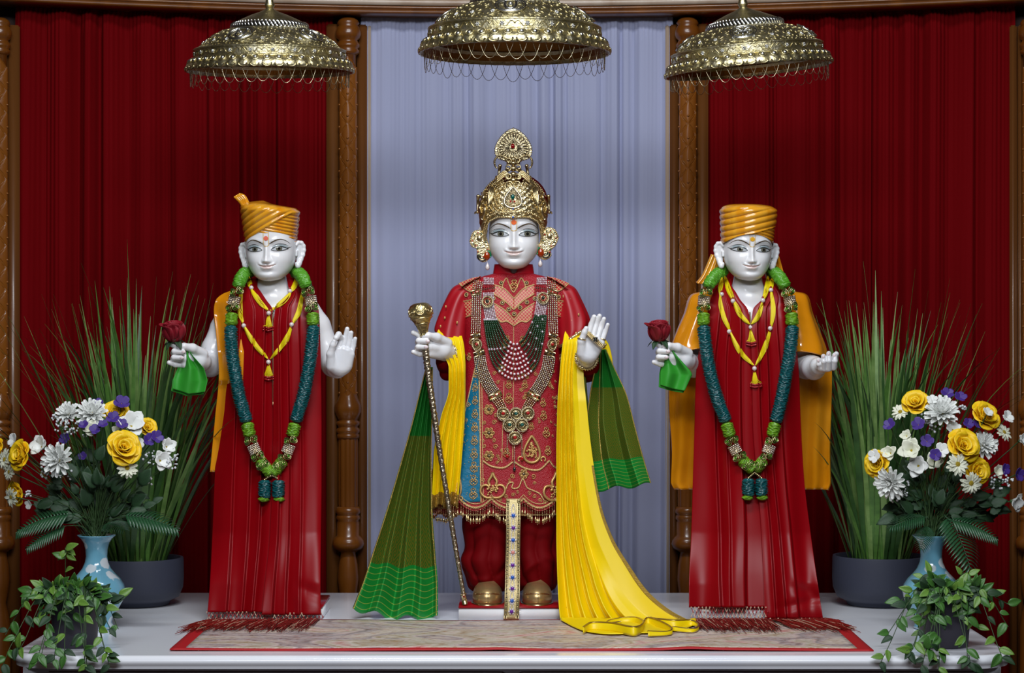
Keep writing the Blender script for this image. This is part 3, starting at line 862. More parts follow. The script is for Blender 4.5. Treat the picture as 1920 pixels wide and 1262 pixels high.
R_ITEMS = [
 ('rose', 'y', 1717, 758, 26, 0, 'yellow rose at the top of the %s' % RB),
 ('rose', 'y', 1845, 782, 29, -.02, 'yellow rose at the upper outer side of the %s' % RB),
 ('rose', 'y', 1804, 838, 33, -.08, 'largest yellow rose in the middle of the %s' % RB),
 ('rose', 'y', 1830, 884, 25, -.07, 'yellow rose just below the largest one in the %s' % RB),
 ('rose', 'y', 1648, 870, 27, -.03, 'yellow rose nearest the statue in the %s' % RB),
 ('mum', 'w', 1765, 775, 34, -.03, 'large white chrysanthemum at the top centre of the %s' % RB),
 ('daisy', 'c', 1688, 773, 18, 0, 'white daisy beside the top yellow rose in the %s' % RB),
 ('lily', 'c', 1709, 845, 27, -.06, 'cream lily at the middle of the %s' % RB),
 ('mum', 'w', 1672, 906, 32, -.06, 'white chrysanthemum lowest near the statue in the %s' % RB),
 ('daisy', 'c', 1795, 871, 23, -.11, 'white daisy right under the largest yellow rose in the %s' % RB),
 ('daisy', 'c', 1820, 906, 23, -.10, 'lowest white daisy of the %s' % RB),
 ('mum', 'w', 1843, 835, 28, -.03, 'white chrysanthemum at the outer side of the %s' % RB),
 ('lily', 'w', 1786, 806, 20, -.04, 'white lily above the largest yellow rose in the %s' % RB),
 ('daisy', 'c', 1882, 811, 18, -.02, 'white daisy under the outer yellow rose in the %s' % RB),
 ('violet', 'w', 1888, 783, 15, -.02, 'small white blossom on the outer edge of the %s' % RB),
 ('violet', 'w', 1640, 855, 14, -.05, 'small white blossom on the rose nearest the statue in the %s' % RB),
 ('lily', 'c', 1670, 850, 19, -.05, 'cream lily by the rose nearest the statue in the %s' % RB),
 ('violet', 'w', 1766, 845, 15, -.09, 'small white blossom at the centre of the %s' % RB),
 ('lily', 'w', 1914, 826, 18, -.01, 'white lily at the photo edge in the %s' % RB),
 ('lily', 'w', 1900, 941, 22, -.03, 'white lily hanging low on its own long stem in the %s' % RB),
 ('lily', 'c', 1868, 884, 17, -.02, 'cream lily by the lower yellow rose in the %s' % RB),
 ('violet', 'w', 1852, 774, 12, -.06, 'small white blossom on the upper outer rose in the %s' % RB),
 ('violet', 'w', 1748, 750, 12, -.02, 'small white blossom beside the top yellow rose in the %s' % RB),
 ('lily', 'w', 1722, 874, 27, -.05, 'white lily under the middle cream lily in the %s' % RB),
 ('lily', 'c', 1752, 866, 22, -.06, 'cream lily under the central small blossom in the %s' % RB),
 ('lily', 'c', 1700, 818, 14, -.01, 'cream lily bud under the top rose in the %s' % RB),
 ('violet', 'p', 1777, 739, 14, .01, 'violet flower highest in the %s' % RB),
 ('violet', 'p', 1800, 745, 13, .0, 'violet flower next to the highest one in the %s' % RB),
 ('violet', 'p', 1668, 797, 13, 0, 'violet flower on the side towards the statue in the %s' % RB),
 ('violet', 'p', 1722, 797, 15, -.05, 'violet flower under the top rose in the %s' % RB),
 ('violet', 'p', 1738, 828, 14, -.05, 'violet flower at the centre, above the white blossom, in the %s' % RB),
 ('violet', 'p', 1815, 795, 12, -.05, 'violet flower beside the big white chrysanthemum in the %s' % RB),
 ('violet', 'p', 1833, 797, 11, -.04, 'violet flower below the upper outer rose in the %s' % RB),
 ('violet', 'p', 1754, 853, 13, -.10, 'violet flower beside the central white blossom in the %s' % RB),
 ('violet', 'p', 1884, 880, 12, -.02, 'violet flower beside the low outer lily in the %s' % RB),
 ('violet', 'p', 1908, 890, 15, -.02, 'violet flower on the far outer edge of the %s' % RB),
]
bouquet(L_ITEMS, top_l, 170, 880, 'palm raising statue\'s')
bouquet(R_ITEMS, top_r, 1770, 870, 'orange robed statue\'s')

# foliage in the vases: broad dark leaves, fern fronds and baby's breath
def leaf_mesh(name, m, w=.32, fold=.25, curl=.3, ser=0):
    nu, nv = 5, 9; A = np.zeros((nu, nv, 3))
    for i in range(nu):
        u = i / (nu - 1) * 2 - 1
        for j in range(nv):
            v = j / (nv - 1)
            ww = w * math.sin(pi * v ** .75) ** .9 * (1 + ser * (j % 2)) + .006
            A[i, j] = (u * ww, v, abs(u) * ww * fold - curl * v * v)
    return MB().sheet(A, .012).mesh(name, m)
LEAF_D = [leaf_mesh('leaf', M_LEAFD, .30, .3, .35), leaf_mesh('leaf', M_LEAFD, .36, .2, .2, -.2)]
def frond_mesh():
    b = MB()
    b.tube([(0, v, -.45 * v * v) for v in np.linspace(0, 1, 10)], .008, 4)
    for i in range(16):
        v = .12 + i * .054; L = .30 * math.sin(pi * (.18 + v * .78)) + .03
        for sx in (-1, 1):
            A = np.zeros((3, 6, 3))
            for a in range(3):
                for j in range(6):
                    q = j / 5; ww = .026 * math.sin(pi * (.15 + q * .8)) * (1 + .3 * (j % 2))
                    A[a, j] = (sx * q * L, v + q * L * .45 + (a - 1) * ww, -.45 * v * v - .12 * q * q + .006 * abs(a - 1))
            b.sheet(A if sx > 0 else A[::-1], .005)
    return b.mesh('fern_leaf', M_FERN)
FROND = frond_mesh()
def greens(top, px_list, fronds, breath, label, flabel, blabel, grp):
    for i, (px, py, ln, dx, dz, dy) in enumerate(px_list):
        pass
def spray(top, name, label, cat, leaves, seed):
    """A bunch of dark leaves on stems: one thing."""
    t = thing(name, top + Vector((0, 0, -.015)), label, cat)
    rn = random.Random(seed)
    for px, py, ln, ang in leaves:
        y = -.20 + rn.uniform(-.05, .06); p = P(px, py, y)
        d = Vector((math.cos(ang), rn.uniform(-.5, .1), math.sin(ang))).normalized()
        st = p - d * .01
        b = MB(); b.tube(catmull([tuple(top + Vector((rn.uniform(-.014, .014), rn.uniform(-.014, .014), -.015))), tuple((top + st) / 2 + Vector((0, 0, .015))), tuple(st)], 8), .0013, 4)
        b.build('stem', M_STEM, t)
        up = Vector((rn.uniform(-.3, .3), -1, .6)); zz = (up - d * up.dot(d)).normalized()
        x = d.cross(zz)
        M = Matrix.Translation(p) @ Matrix((x, d, zz)).transposed().to_4x4() @ Matrix.Scale(ln * S(y), 4)
        inst('leaf', LEAF_D[rn.randrange(2)], M, t)
    return t
def leafset(cx, seed, n):
    rn = random.Random(seed); out = []
    for i in range(n):
        a = rn.uniform(.05, pi - .05); r = rn.uniform(15, 105)
        px = cx + r * math.cos(a) * 1.05; py = 975 - r * math.sin(a) * 1.05
        out.append((px, py, rn.uniform(22, 40), a + rn.uniform(-.7, .7)))
    return out
spray(top_l, 'leaf_spray', 'bunch of dark green leaves under the flowers, beside the palm raising statue', 'leaves', leafset(185, 2, 78), 4)
spray(top_r, 'leaf_spray', 'bunch of dark green leaves under the flowers, beside the orange robed statue', 'leaves', leafset(1768, 6, 80), 5)
def fern(top, base_px, ln, dirv, label, y=-.26, roll=0.0):
    p = P(base_px[0], base_px[1], y); t = thing('fern_frond', top + Vector((0, 0, -.012)), label, 'fern', 'fern fronds in the flower vases')
    d = Vector(dirv).normalized(); zz = Vector((0, -.55, .85)); zz = (zz - d * zz.dot(d)).normalized()
    M = Matrix.Translation(p) @ Matrix((d.cross(zz), d, zz)).transposed().to_4x4() @ Matrix.Rotation(roll, 4, 'Y') @ Matrix.Scale(ln * S(y), 4)
    inst('fern_leaf', FROND, M, t)
    b = MB(); b.tube(catmull([tuple(top + Vector((0, 0, -.012))), tuple((top + p) / 2 + Vector((0, -.005, .01))), tuple(p + d * .004)], 8), .0014, 5); b.build('stem', M_STEM, t)
fern(top_l, (140, 965), 110, (-1, -.1, .05), 'fern frond reaching outwards over the vase rim, beside the palm raising statue')
fern(top_l, (130, 985), 85, (-.9, -.3, -.15), 'lower fern frond drooping outwards, beside the palm raising statue')
fern(top_l, (225, 968), 105, (1, -.1, .1), 'fern frond reaching towards the palm raising statue')
fern(top_l, (195, 985), 70, (.5, -.8, .3), 'short fern frond facing front over the rim, beside the palm raising statue')
fern(top_r, (1770, 965), 115, (.45, -.75, -.55), 'large fern frond hanging over the vase rim in front, beside the orange robed statue', -.24, -.2)
fern(top_r, (1775, 975), 95, (1, -.25, -.02), 'fern frond reaching outwards over the vase rim, beside the orange robed statue')
fern(top_r, (1740, 970), 75, (-.9, -.4, .1), 'fern frond pointing towards the orange robed statue')
fern(top_r, (1740, 985), 60, (-.3, -.8, -.3), 'short drooping fern frond in front of the vase neck, beside the orange robed statue')
M_BREATH = mat('babys_breath', C(214, 218, 222), .7)
def breath(top, spots, label, seed):
    b = MB(); st = MB(); rn = random.Random(seed)
    t = thing('white_filler_flowers', top + Vector((0, 0, -.012)), label, 'flowers')
    for px, py, r in spots:
        y = -.23; c0 = P(px, py, y)
        st.tube(catmull([tuple(top + Vector((0, 0, -.012))), tuple((top + c0) / 2 + Vector((0, 0, .02))), tuple(c0)], 8), .0009, 4)
        for i in range(int(r * 1.3)):
            a = rn.uniform(0, 2 * pi); q = r * math.sqrt(rn.random()) * S(y)
            p = c0 + Vector((q * math.cos(a), rn.uniform(-.012, .012), q * math.sin(a)))
            b.ball(p, rn.uniform(.0022, .0036), 6, 4); st.tube([c0, p], .0005, 3)
    b.build('tiny_blossoms', M_BREATH, t, kind='stuff'); st.build('twigs', M_STEM, t, kind='stuff')
breath(top_l, [(88, 884, 14), (120, 887, 16), (105, 893, 10), (118, 803, 16), (135, 800, 14), (104, 785, 8), (322, 868, 12), (330, 858, 7), (280, 900, 10), (282, 858, 14), (160, 812, 8), (52, 925, 9)], 'tiny white filler blossoms on thin twigs, beside the palm raising statue', 3)
breath(top_r, [(1732, 785, 11), (1672, 930, 14), (1690, 922, 12), (1757, 800, 14), (1745, 790, 8), (1855, 840, 12), (1870, 905, 14), (1890, 900, 12), (1803, 768, 8), (1700, 910, 8)], 'tiny white filler blossoms on thin twigs, beside the orange robed statue', 4)

# ------------------------------------------------------------------ trailing ivy in dark cups
LEAF_I = [leaf_mesh('leaf', M_LEAFM, .27, .35, .25), leaf_mesh('leaf', M_LEAFL, .25, .3, .15), leaf_mesh('leaf', M_LEAFD, .27, .35, .3)]
M_CUP = mat('dark_cup', C(50, 46, 58), .5)
def ivy(cx, y, wpx, label, seed, trails):
    s = S(y); c = Vector((P(cx, 0, y).x, y, 0))
    t = thing('potted_ivy', c, label, 'plant', 'small cups of trailing leaves at the altar front corners')
    R = wpx / 2 * s; h = .135
    b = MB(); b.lathe([(0, .002), (R * .8, 0), (R * .84, .004), (R, h), (R * .95, h), (R * .9, h - .01), (0, h - .012)], 40, c); b.build('pot', M_CUP, t, sharp=50)
    rn = random.Random(seed); nl = 0
    for (tx, ty, n, dy) in trails:
        p0 = c + Vector((rn.uniform(-.5, .5) * R, rn.uniform(-.6, .3) * R, h - .01))
        pe = P(tx, ty, y + dy)
        if tx > cx - wpx * .55 and tx < cx + wpx * .55 and ty > 1110: pe.y = min(pe.y, y - R - .012)
        over = pe.z < .014
        if over: pe = P(tx, ty, -.722)
        mid = (p0 + pe) / 2; mid.z = max(p0.z, pe.z) + .012; mid.y = min(mid.y, (p0.y + pe.y) / 2 - .01)
        if abs(pe.x - c.x) < R and pe.z < h: mid = Vector((pe.x, y - R - .006, h + .008))
        way = [tuple(p0), tuple(mid), tuple(pe)]
        if over: way = [tuple(p0), (p0.x * .6 + pe.x * .4, min(p0.y - .03, y - R - .012), h + .012), (p0.x * .15 + pe.x * .85, -.705, .03), tuple(pe)]
        cv = catmull(way, 18)
        MB().tube(cv, .0011, 4).build('stem', M_STEM, t)
        for i in range(n):
            u = (i + .6) / n * 17; k = min(int(u), 16)
            q = Vector(cv[k] + (cv[k + 1] - cv[k]) * (u - k)); d0 = Vector(cv[k + 1] - cv[k]).normalized()
            sd = 1 if i % 2 else -1
            side = d0.cross(Vector((0, -1, .2))).normalized() * sd
            d = (d0 * .55 + side * rn.uniform(.5, 1) + Vector((rn.uniform(-.3, .3), -rn.uniform(.1, .6), rn.uniform(-.35, .25)))).normalized()
            zz = Vector((rn.uniform(-.5, .5), -1, rn.uniform(.1, .9))); zz = (zz - d * zz.dot(d)).normalized()
            M = Matrix.Translation(q) @ Matrix((d.cross(zz), d, zz)).transposed().to_4x4() @ Matrix.Scale(rn.uniform(19, 31) * s, 4)
            inst('leaf', LEAF_I[rn.choice((0, 0, 1, 2))], M, t); nl += 1
    return nl
def trailset(cx, rx, seed, n, ytop, ybot, wild):
    rn = random.Random(seed); out = []
    for i in range(n):
        px = cx + rn.uniform(-1, 1) * rx; py = rn.uniform(ytop, ybot)
        out.append((px, py, rn.randint(6, 9), rn.uniform(-.09, .02)))
    return out + wild
ivy(141, -.53, 96, 'dark cup of trailing green leaves in front of the vase beside the palm raising statue', 3,
    trailset(146, 70, 5, 20, 1100, 1262, [(10, 1190, 10, -.03), (30, 1215, 9, -.05), (5, 1250, 9, -.06), (70, 1240, 8, -.07), (222, 1180, 8, -.05), (48, 1115, 7, 0), (125, 1040, 7, 0), (205, 1230, 9, -.08), (95, 1150, 8, -.05), (185, 1110, 7, -.04), (160, 1255, 9, -.1), (228, 1120, 5, -.02)]))
ivy(1771, -.53, 104, 'dark cup of trailing green leaves in front of the vase beside the orange robed statue', 6,
    trailset(1775, 72, 9, 20, 1100, 1262, [(1660, 1195, 8, -.04), (1650, 1245, 9, -.07), (1700, 1220, 8, -.08), (1895, 1135, 9, 0), (1890, 1175, 8, -.02), (1880, 1235, 9, -.05), (1685, 1130, 6, 0), (1825, 1085, 6, 0), (1730, 1085, 6, 0), (1760, 1258, 9, -.1), (1820, 1250, 9, -.1), (1868, 1120, 7, 0)]))
# ------------------------------------------------------------------ sculpting tools (metres, world space)
def sdf_mesh(groups, vox):
    """groups: list of (k, prims); prims ('c', a, b, ra, rb) round cones or ('e', centre, radii, rot).
    Smooth union of everything, polygonised with surface nets."""
    lo = np.full(3, 1e9); hi = -lo
    for k, pr in groups:
        for p in pr:
            if p[0] == 'c':
                pts = [(np.array(p[1]), p[3]), (np.array(p[2]), p[4])]
            else:
                pts = [(np.array(p[1]), max(p[2]))]
            for c, r in pts:
                lo = np.minimum(lo, c - r); hi = np.maximum(hi, c + r)
    lo = lo - 4 * vox; hi = hi + 4 * vox
    n = np.ceil((hi - lo) / vox).astype(int) + 1
    ax = [lo[i] + np.arange(n[i]) * vox for i in range(3)]
    D = np.full(n, 1.0, np.float32)
    for k, pr in groups:
        for p in pr:
            m = 3 * k + 3 * vox
            if p[0] == 'c':
                a, b = np.array(p[1], float), np.array(p[2], float)
                l2 = np.minimum(a - p[3], b - p[4]) - m; h2 = np.maximum(a + p[3], b + p[4]) + m
            else:
                a = np.array(p[1], float); l2 = a - max(p[2]) - m; h2 = a + max(p[2]) + m
            i0 = np.clip(((l2 - lo) / vox).astype(int), 0, n - 1); i1 = np.clip(((h2 - lo) / vox).astype(int) + 2, 1, n)
            sl = tuple(slice(i0[i], i1[i]) for i in range(3))
            X = ax[0][sl[0]][:, None, None]; Y = ax[1][sl[1]][None, :, None]; Z = ax[2][sl[2]][None, None, :]
            if p[0] == 'c':
                d = b - a; L = max(d.dot(d), 1e-12)
                t = np.clip(((X - a[0]) * d[0] + (Y - a[1]) * d[1] + (Z - a[2]) * d[2]) / L, 0, 1)
                q = np.sqrt((X - a[0] - t * d[0]) ** 2 + (Y - a[1] - t * d[1]) ** 2 + (Z - a[2] - t * d[2]) ** 2) - (p[3] + (p[4] - p[3]) * t)
            else:
                x, y, z = X - a[0], Y - a[1], Z - a[2]
                if len(p) > 3 and p[3] is not None:
                    Rm = np.array(p[3].to_3x3()).T
                    x, y, z = (Rm[0, 0] * x + Rm[0, 1] * y + Rm[0, 2] * z, Rm[1, 0] * x + Rm[1, 1] * y + Rm[1, 2] * z, Rm[2, 0] * x + Rm[2, 1] * y + Rm[2, 2] * z)
                r = p[2]
                k0 = np.sqrt((x / r[0]) ** 2 + (y / r[1]) ** 2 + (z / r[2]) ** 2)
                k1 = np.sqrt((x / r[0] ** 2) ** 2 + (y / r[1] ** 2) ** 2 + (z / r[2] ** 2) ** 2) + 1e-9
                q = k0 * (k0 - 1) / k1
            o = D[sl]
            h = np.maximum(k - np.abs(o - q), 0) / k if k > 0 else 0
            D[sl] = np.minimum(o, q) - h * h * k * .25
    ins = D < 0
    c = np.zeros(tuple(n - 1), np.int8)
    for dx in (0, 1):
        for dy in (0, 1):
            for dz in (0, 1):
                c += ins[dx:n[0]-1+dx, dy:n[1]-1+dy, dz:n[2]-1+dz]
    I, J, K = np.nonzero((c > 0) & (c < 8))
    idx = np.full(tuple(n - 1), -1, int); idx[I, J, K] = np.arange(len(I))
    acc = np.zeros((len(I), 3)); cnt = np.zeros(len(I))
    cor = [(x, y, z) for x in (0, 1) for y in (0, 1) for z in (0, 1)]
    for a in range(8):
        for b in range(a + 1, 8):
            A, B = cor[a], cor[b]
            if sum(abs(A[i] - B[i]) for i in range(3)) != 1: continue
            da = D[I + A[0], J + A[1], K + A[2]]; db = D[I + B[0], J + B[1], K + B[2]]
            s = (da < 0) != (db < 0)
            t = np.where(s, da / np.where(s, da - db, 1), 0)
            for i in range(3):
                acc[:, i] += s * (A[i] + (B[i] - A[i]) * t)
            cnt += s
    V = acc / cnt[:, None] + np.stack([I, J, K], 1)
    V = lo + V * vox
    F = []
    for axn in range(3):
        d = [0, 0, 0]; d[axn] = 1
        s0 = ins[:n[0]-d[0], :n[1]-d[1], :n[2]-d[2]]; s1 = ins[d[0]:, d[1]:, d[2]:]
        E = np.argwhere(s0 != s1)
        u, v = [(1, 2), (2, 0), (0, 1)][axn]
        E = E[(E[:, u] > 0) & (E[:, v] > 0)]
        def g(du, dv):
            q = E.copy(); q[:, u] -= du; q[:, v] -= dv
            return idx[q[:, 0], q[:, 1], q[:, 2]]
        quad = np.stack([g(0, 0), g(1, 0), g(1, 1), g(0, 1)], 1)
        fl = ~s0[E[:, 0], E[:, 1], E[:, 2]]
        quad[fl] = quad[fl][:, ::-1]
        quad = quad[(quad >= 0).all(1)]
        F.append(quad)
    F = np.vstack(F)[:, ::-1]
    return V, F.tolist()

class Fig:
    """Pixel-to-world for one statue: depth is given in photo px behind the statue's plane y0."""
    def __init__(s, y0):
        s.y0 = y0; s.s = S(y0)
    def W(s, px, py, dep=0.0):
        return P(px, py, s.y0 + dep * s.s)
    def cone(s, a, b):
        """(px, py, dep, r) to (px, py, dep, r)"""
        return ('c', tuple(s.W(*a[:3])), tuple(s.W(*b[:3])), a[3] * s.s, b[3] * s.s)
    def chain(s, pts):
        return [s.cone(a, b) for a, b in zip(pts, pts[1:])]
    def ell(s, c, r, rot=None):
        return ('e', tuple(s.W(*c)), tuple(x * s.s for x in r), rot)
    def curve(s, pts, n):
        """Catmull-Rom through (px, py, dep) pixels -> world points."""
        return [s.W(*q) for q in catmull(pts, n)]

def to_bvh(o):
    me = o.data; org = Vector(o.get('_org', (0, 0, 0)))
    return BVHTree.FromPolygons([v.co + org for v in me.vertices], [tuple(p.vertices) for p in me.polygons])
CAMPOS = Vector((0, -CAMD, CAMZ))
def cast(bvh, px, py, off=0.001):
    """Where the line of sight through a photo pixel meets a surface, lifted off metres."""
    d = (P(px, py, 0) - CAMPOS).normalized()
    h, n, i, _ = bvh.ray_cast(CAMPOS, d, 20)
    if h is None:
        return None, None
    if n.dot(d) > 0: n = -n
    return h + n * off, n

# ------------------------------------------------------------------ heads
HZ  = [-60, -59, -56.5, -52, -46, -39, -30, -20, -8, 4, 20, 36, 50, 64, 76, 82]
HYF = [-26, -33, -38.5, -42.5, -44.5, -45, -45.5, -46, -46, -46.5, -48, -47, -43, -34, -19, -4]
HYB = [-22, -12, -2, 8, 17, 26, 35, 43, 50, 54, 56, 54, 49, 39, 22, 0]
HYC = [-24, -22, -18, -13, -9, -5, -2, 0, 2, 3, 3, 3, 2, 1, 0, 0]
HW  = [2, 10, 19.5, 26.5, 33.0, 38.4, 42.8, 45.9, 47.6, 48, 46.8, 43.8, 39, 31, 18, 3]
def g1(x, s): return np.exp(-(x / s) ** 2 / 2)
def face_disp(x, z):
    """Forward relief (px) of the face at (x, z)."""
    ax = np.abs(x); d = 0
    nh = table([-31, -27.5, -25.5, -22.5, -19, -14, -6, 2, 9, 16], [0, 1.2, 7.2, 11.2, 10.4, 8.2, 5.6, 3.4, 1.6, 0], z)
    ns = table([-30, -22, -14, -4, 6, 16], [4.2, 4.4, 3.7, 3.3, 3.9, 6], z)
    d = d + nh * (np.exp(-(ax / ns) ** 2.3 / 1.6))
    d = d + 3.6 * g1(ax - 6.4, 2.5) * g1(z + 23.0, 2.8)                    # wings of the nose
    d = d - .9 * g1(ax - 9.8, 1.7) * g1(z + 22.5, 3.5)
    d = d + 2.6 * g1(x, 15) * g1(z + 34, 9)                                # muzzle
    zc = -33.0 + .015 * ax ** 2 * (ax < 20) + .6 * g1(ax, 2.0)            # line between the lips, smiling
    lw = np.clip(1 - (ax / 16.5) ** 2.2, 0, 1)
    d = d + lw * 2.5 * g1(z - zc - 2.5, 1.8) * (1 - .22 * g1(x, 1.6))
    d = d + np.clip(1 - (ax / 13.5) ** 2.0, 0, 1) * 3.1 * g1(z - zc + 3.3, 2.4)
    d = d - np.clip(1 - (ax / 17) ** 3, 0, 1) * 1.9 * g1(z - zc, .8)
    d = d - .5 * g1(ax - 17, 2.2) * g1(z - zc, 2.2)
    d = d - 1.0 * g1(x, 2.0) * g1(z + 28.5, 2.0)
    d = d - 1.7 * g1(x, 9) * g1(z + 42.5, 2.6)
    d = d + 3.4 * g1(x, 10) * g1(z + 51, 5.5)                              # chin
    d = d + 3.2 * g1(ax - 27, 12) * g1(z + 19, 11)                         # cheeks
    d = d - 3.6 * g1(ax - 22, 11) * g1(z - 1, 6.5) - 1.5 * g1(ax - 9, 4) * g1(z - 3, 6)
    d = d + 4.4 * g1(ax - 22.5, 9.5) * g1(z - .5, 4.3)                     # eyeballs
    br = 12.5 + 4.2 * np.sin(np.clip((ax - 6) / 33, 0, 1) * pi) - 1.5 * (ax > 32) * (ax - 32) / 8
    d = d + 1.5 * g1(z - br, 3.2) * np.clip((ax - 3) / 8, 0, 1) * np.clip((44 - ax) / 8, 0, 1)
    d = d - 1.1 * g1(z - (7.0 - .02 * (ax - 22) ** 2), 1.2) * np.exp(-((ax - 22) / 13) ** 4)   # fold above the lid
    return d
def head_grid(n_h=210, n_a=260, wide=1.0, jaw=1.0):
    z = table(np.linspace(0, 1, len(HZ)), HZ, np.linspace(0, 1, n_h))
    Yf, Yb, Yc, Wd = (table(HZ, q, z)[:, None] for q in (HYF, HYB, HYC, HW))
    Wd = Wd * (1 + (jaw - 1) * np.exp(-((z + 32) / 16) ** 2))[:, None]
    t = np.linspace(-pi, pi, n_a, endpoint=False)
    a = (t + .55 * np.sin(t) * -1)          # denser in front (a = 0)
    a = t - .5 * np.sin(t)
    sx, cy = np.sin(a)[None], np.cos(a)[None]
    e = 2 / 2.25
    x = Wd * wide * np.sign(sx) * np.abs(sx) ** e
    y = np.where(cy > 0, Yc - (Yc - Yf) * np.abs(cy) ** e, Yc + (Yb - Yc) * np.abs(cy))
    zz = np.repeat(z[:, None], n_a, 1)
    front = np.clip(np.cos(a) * 2.2, 0, 1)[None]
    y = y - face_disp(x, zz) * front
    return np.stack([x, y, zz], -1)

class Head:
    """A carved head; M places head px units (x right, y back, z up, eye line at 0) into the world."""
    def __init__(s, M, wide=1.0, jaw=1.0):
        s.M = M; s.wide = wide
        s.G = head_grid(wide=wide, jaw=jaw)
        n_h, n_a = s.G.shape[:2]
        V = s.G.reshape(-1, 3)
        F = []
        for i in range(n_h - 1):
            for j in range(n_a):
                F.append((i * n_a + j, i * n_a + (j + 1) % n_a, (i + 1) * n_a + (j + 1) % n_a, (i + 1) * n_a + j))
        F.append(tuple(range(n_a))[::-1]); F.append(tuple((n_h - 1) * n_a + j for j in range(n_a)))
        s.V, s.F = V, F
        s.bvh = BVHTree.FromPolygons([Vector(v) for v in V], F)
    def world(s, v):
        v = np.asarray(v, float).reshape(-1, 3); m = np.array(s.M)
        return v @ m[:3, :3].T + m[:3, 3]
    def pt(s, x, z, off=.25):
        h, n, _, _ = s.bvh.ray_cast(Vector((x, -200, z)), Vector((0, 1, 0)))
        if h is None: return Vector((x, 0, z))
        return h + n * off if n.y < 0 else h - n * off
    def patch(s, mb, outline, m=0, off=.25, rings=5, n=48):
        """A painted patch: star-shaped closed outline of (x, z)."""
        o = np.array(outline, float)
        o = np.vstack([o, o[:1]]); d = np.append(0, np.cumsum(np.linalg.norm(np.diff(o, axis=0), axis=1)))
        u = np.linspace(0, d[-1], n, endpoint=False)
        o = np.stack([np.interp(u, d, o[:, 0]), np.interp(u, d, o[:, 1])], 1); c = o.mean(0)
        v = [tuple(s.pt(c[0], c[1], off))]; f = []
        for r in range(1, rings + 1):
            for q in o:
                p = c + (q - c) * r / rings; v.append(tuple(s.pt(p[0], p[1], off)))
        for i in range(n):
            f.append((0, 1 + i, 1 + (i + 1) % n))
            for r in range(rings - 1):
                a = 1 + r * n; b = a + n
                f.append((a + i, b + i, b + (i + 1) % n, a + (i + 1) % n))
        mb.add(s.world(v), f, m)
    def line(s, mb, pts, w, m=0, off=.3, n=28):
        p = catmull(pts, n); k = len(p); w = np.interp(np.linspace(0, 1, k), np.linspace(0, 1, len(w)), w) if hasattr(w, '__len__') else np.full(k, w)
        t = np.gradient(p, axis=0); t /= np.linalg.norm(t, axis=1, keepdims=True) + 1e-9
        nn = np.stack([-t[:, 1], t[:, 0]], 1)
        rows = []
        for e in (-1, -.33, .33, 1):
            rows.append([tuple(s.pt(*(p[i] + nn[i] * w[i] * e), off)) for i in range(k)])
        A = np.array(rows)
        mb.grid(s.world(A).reshape(A.shape), m)

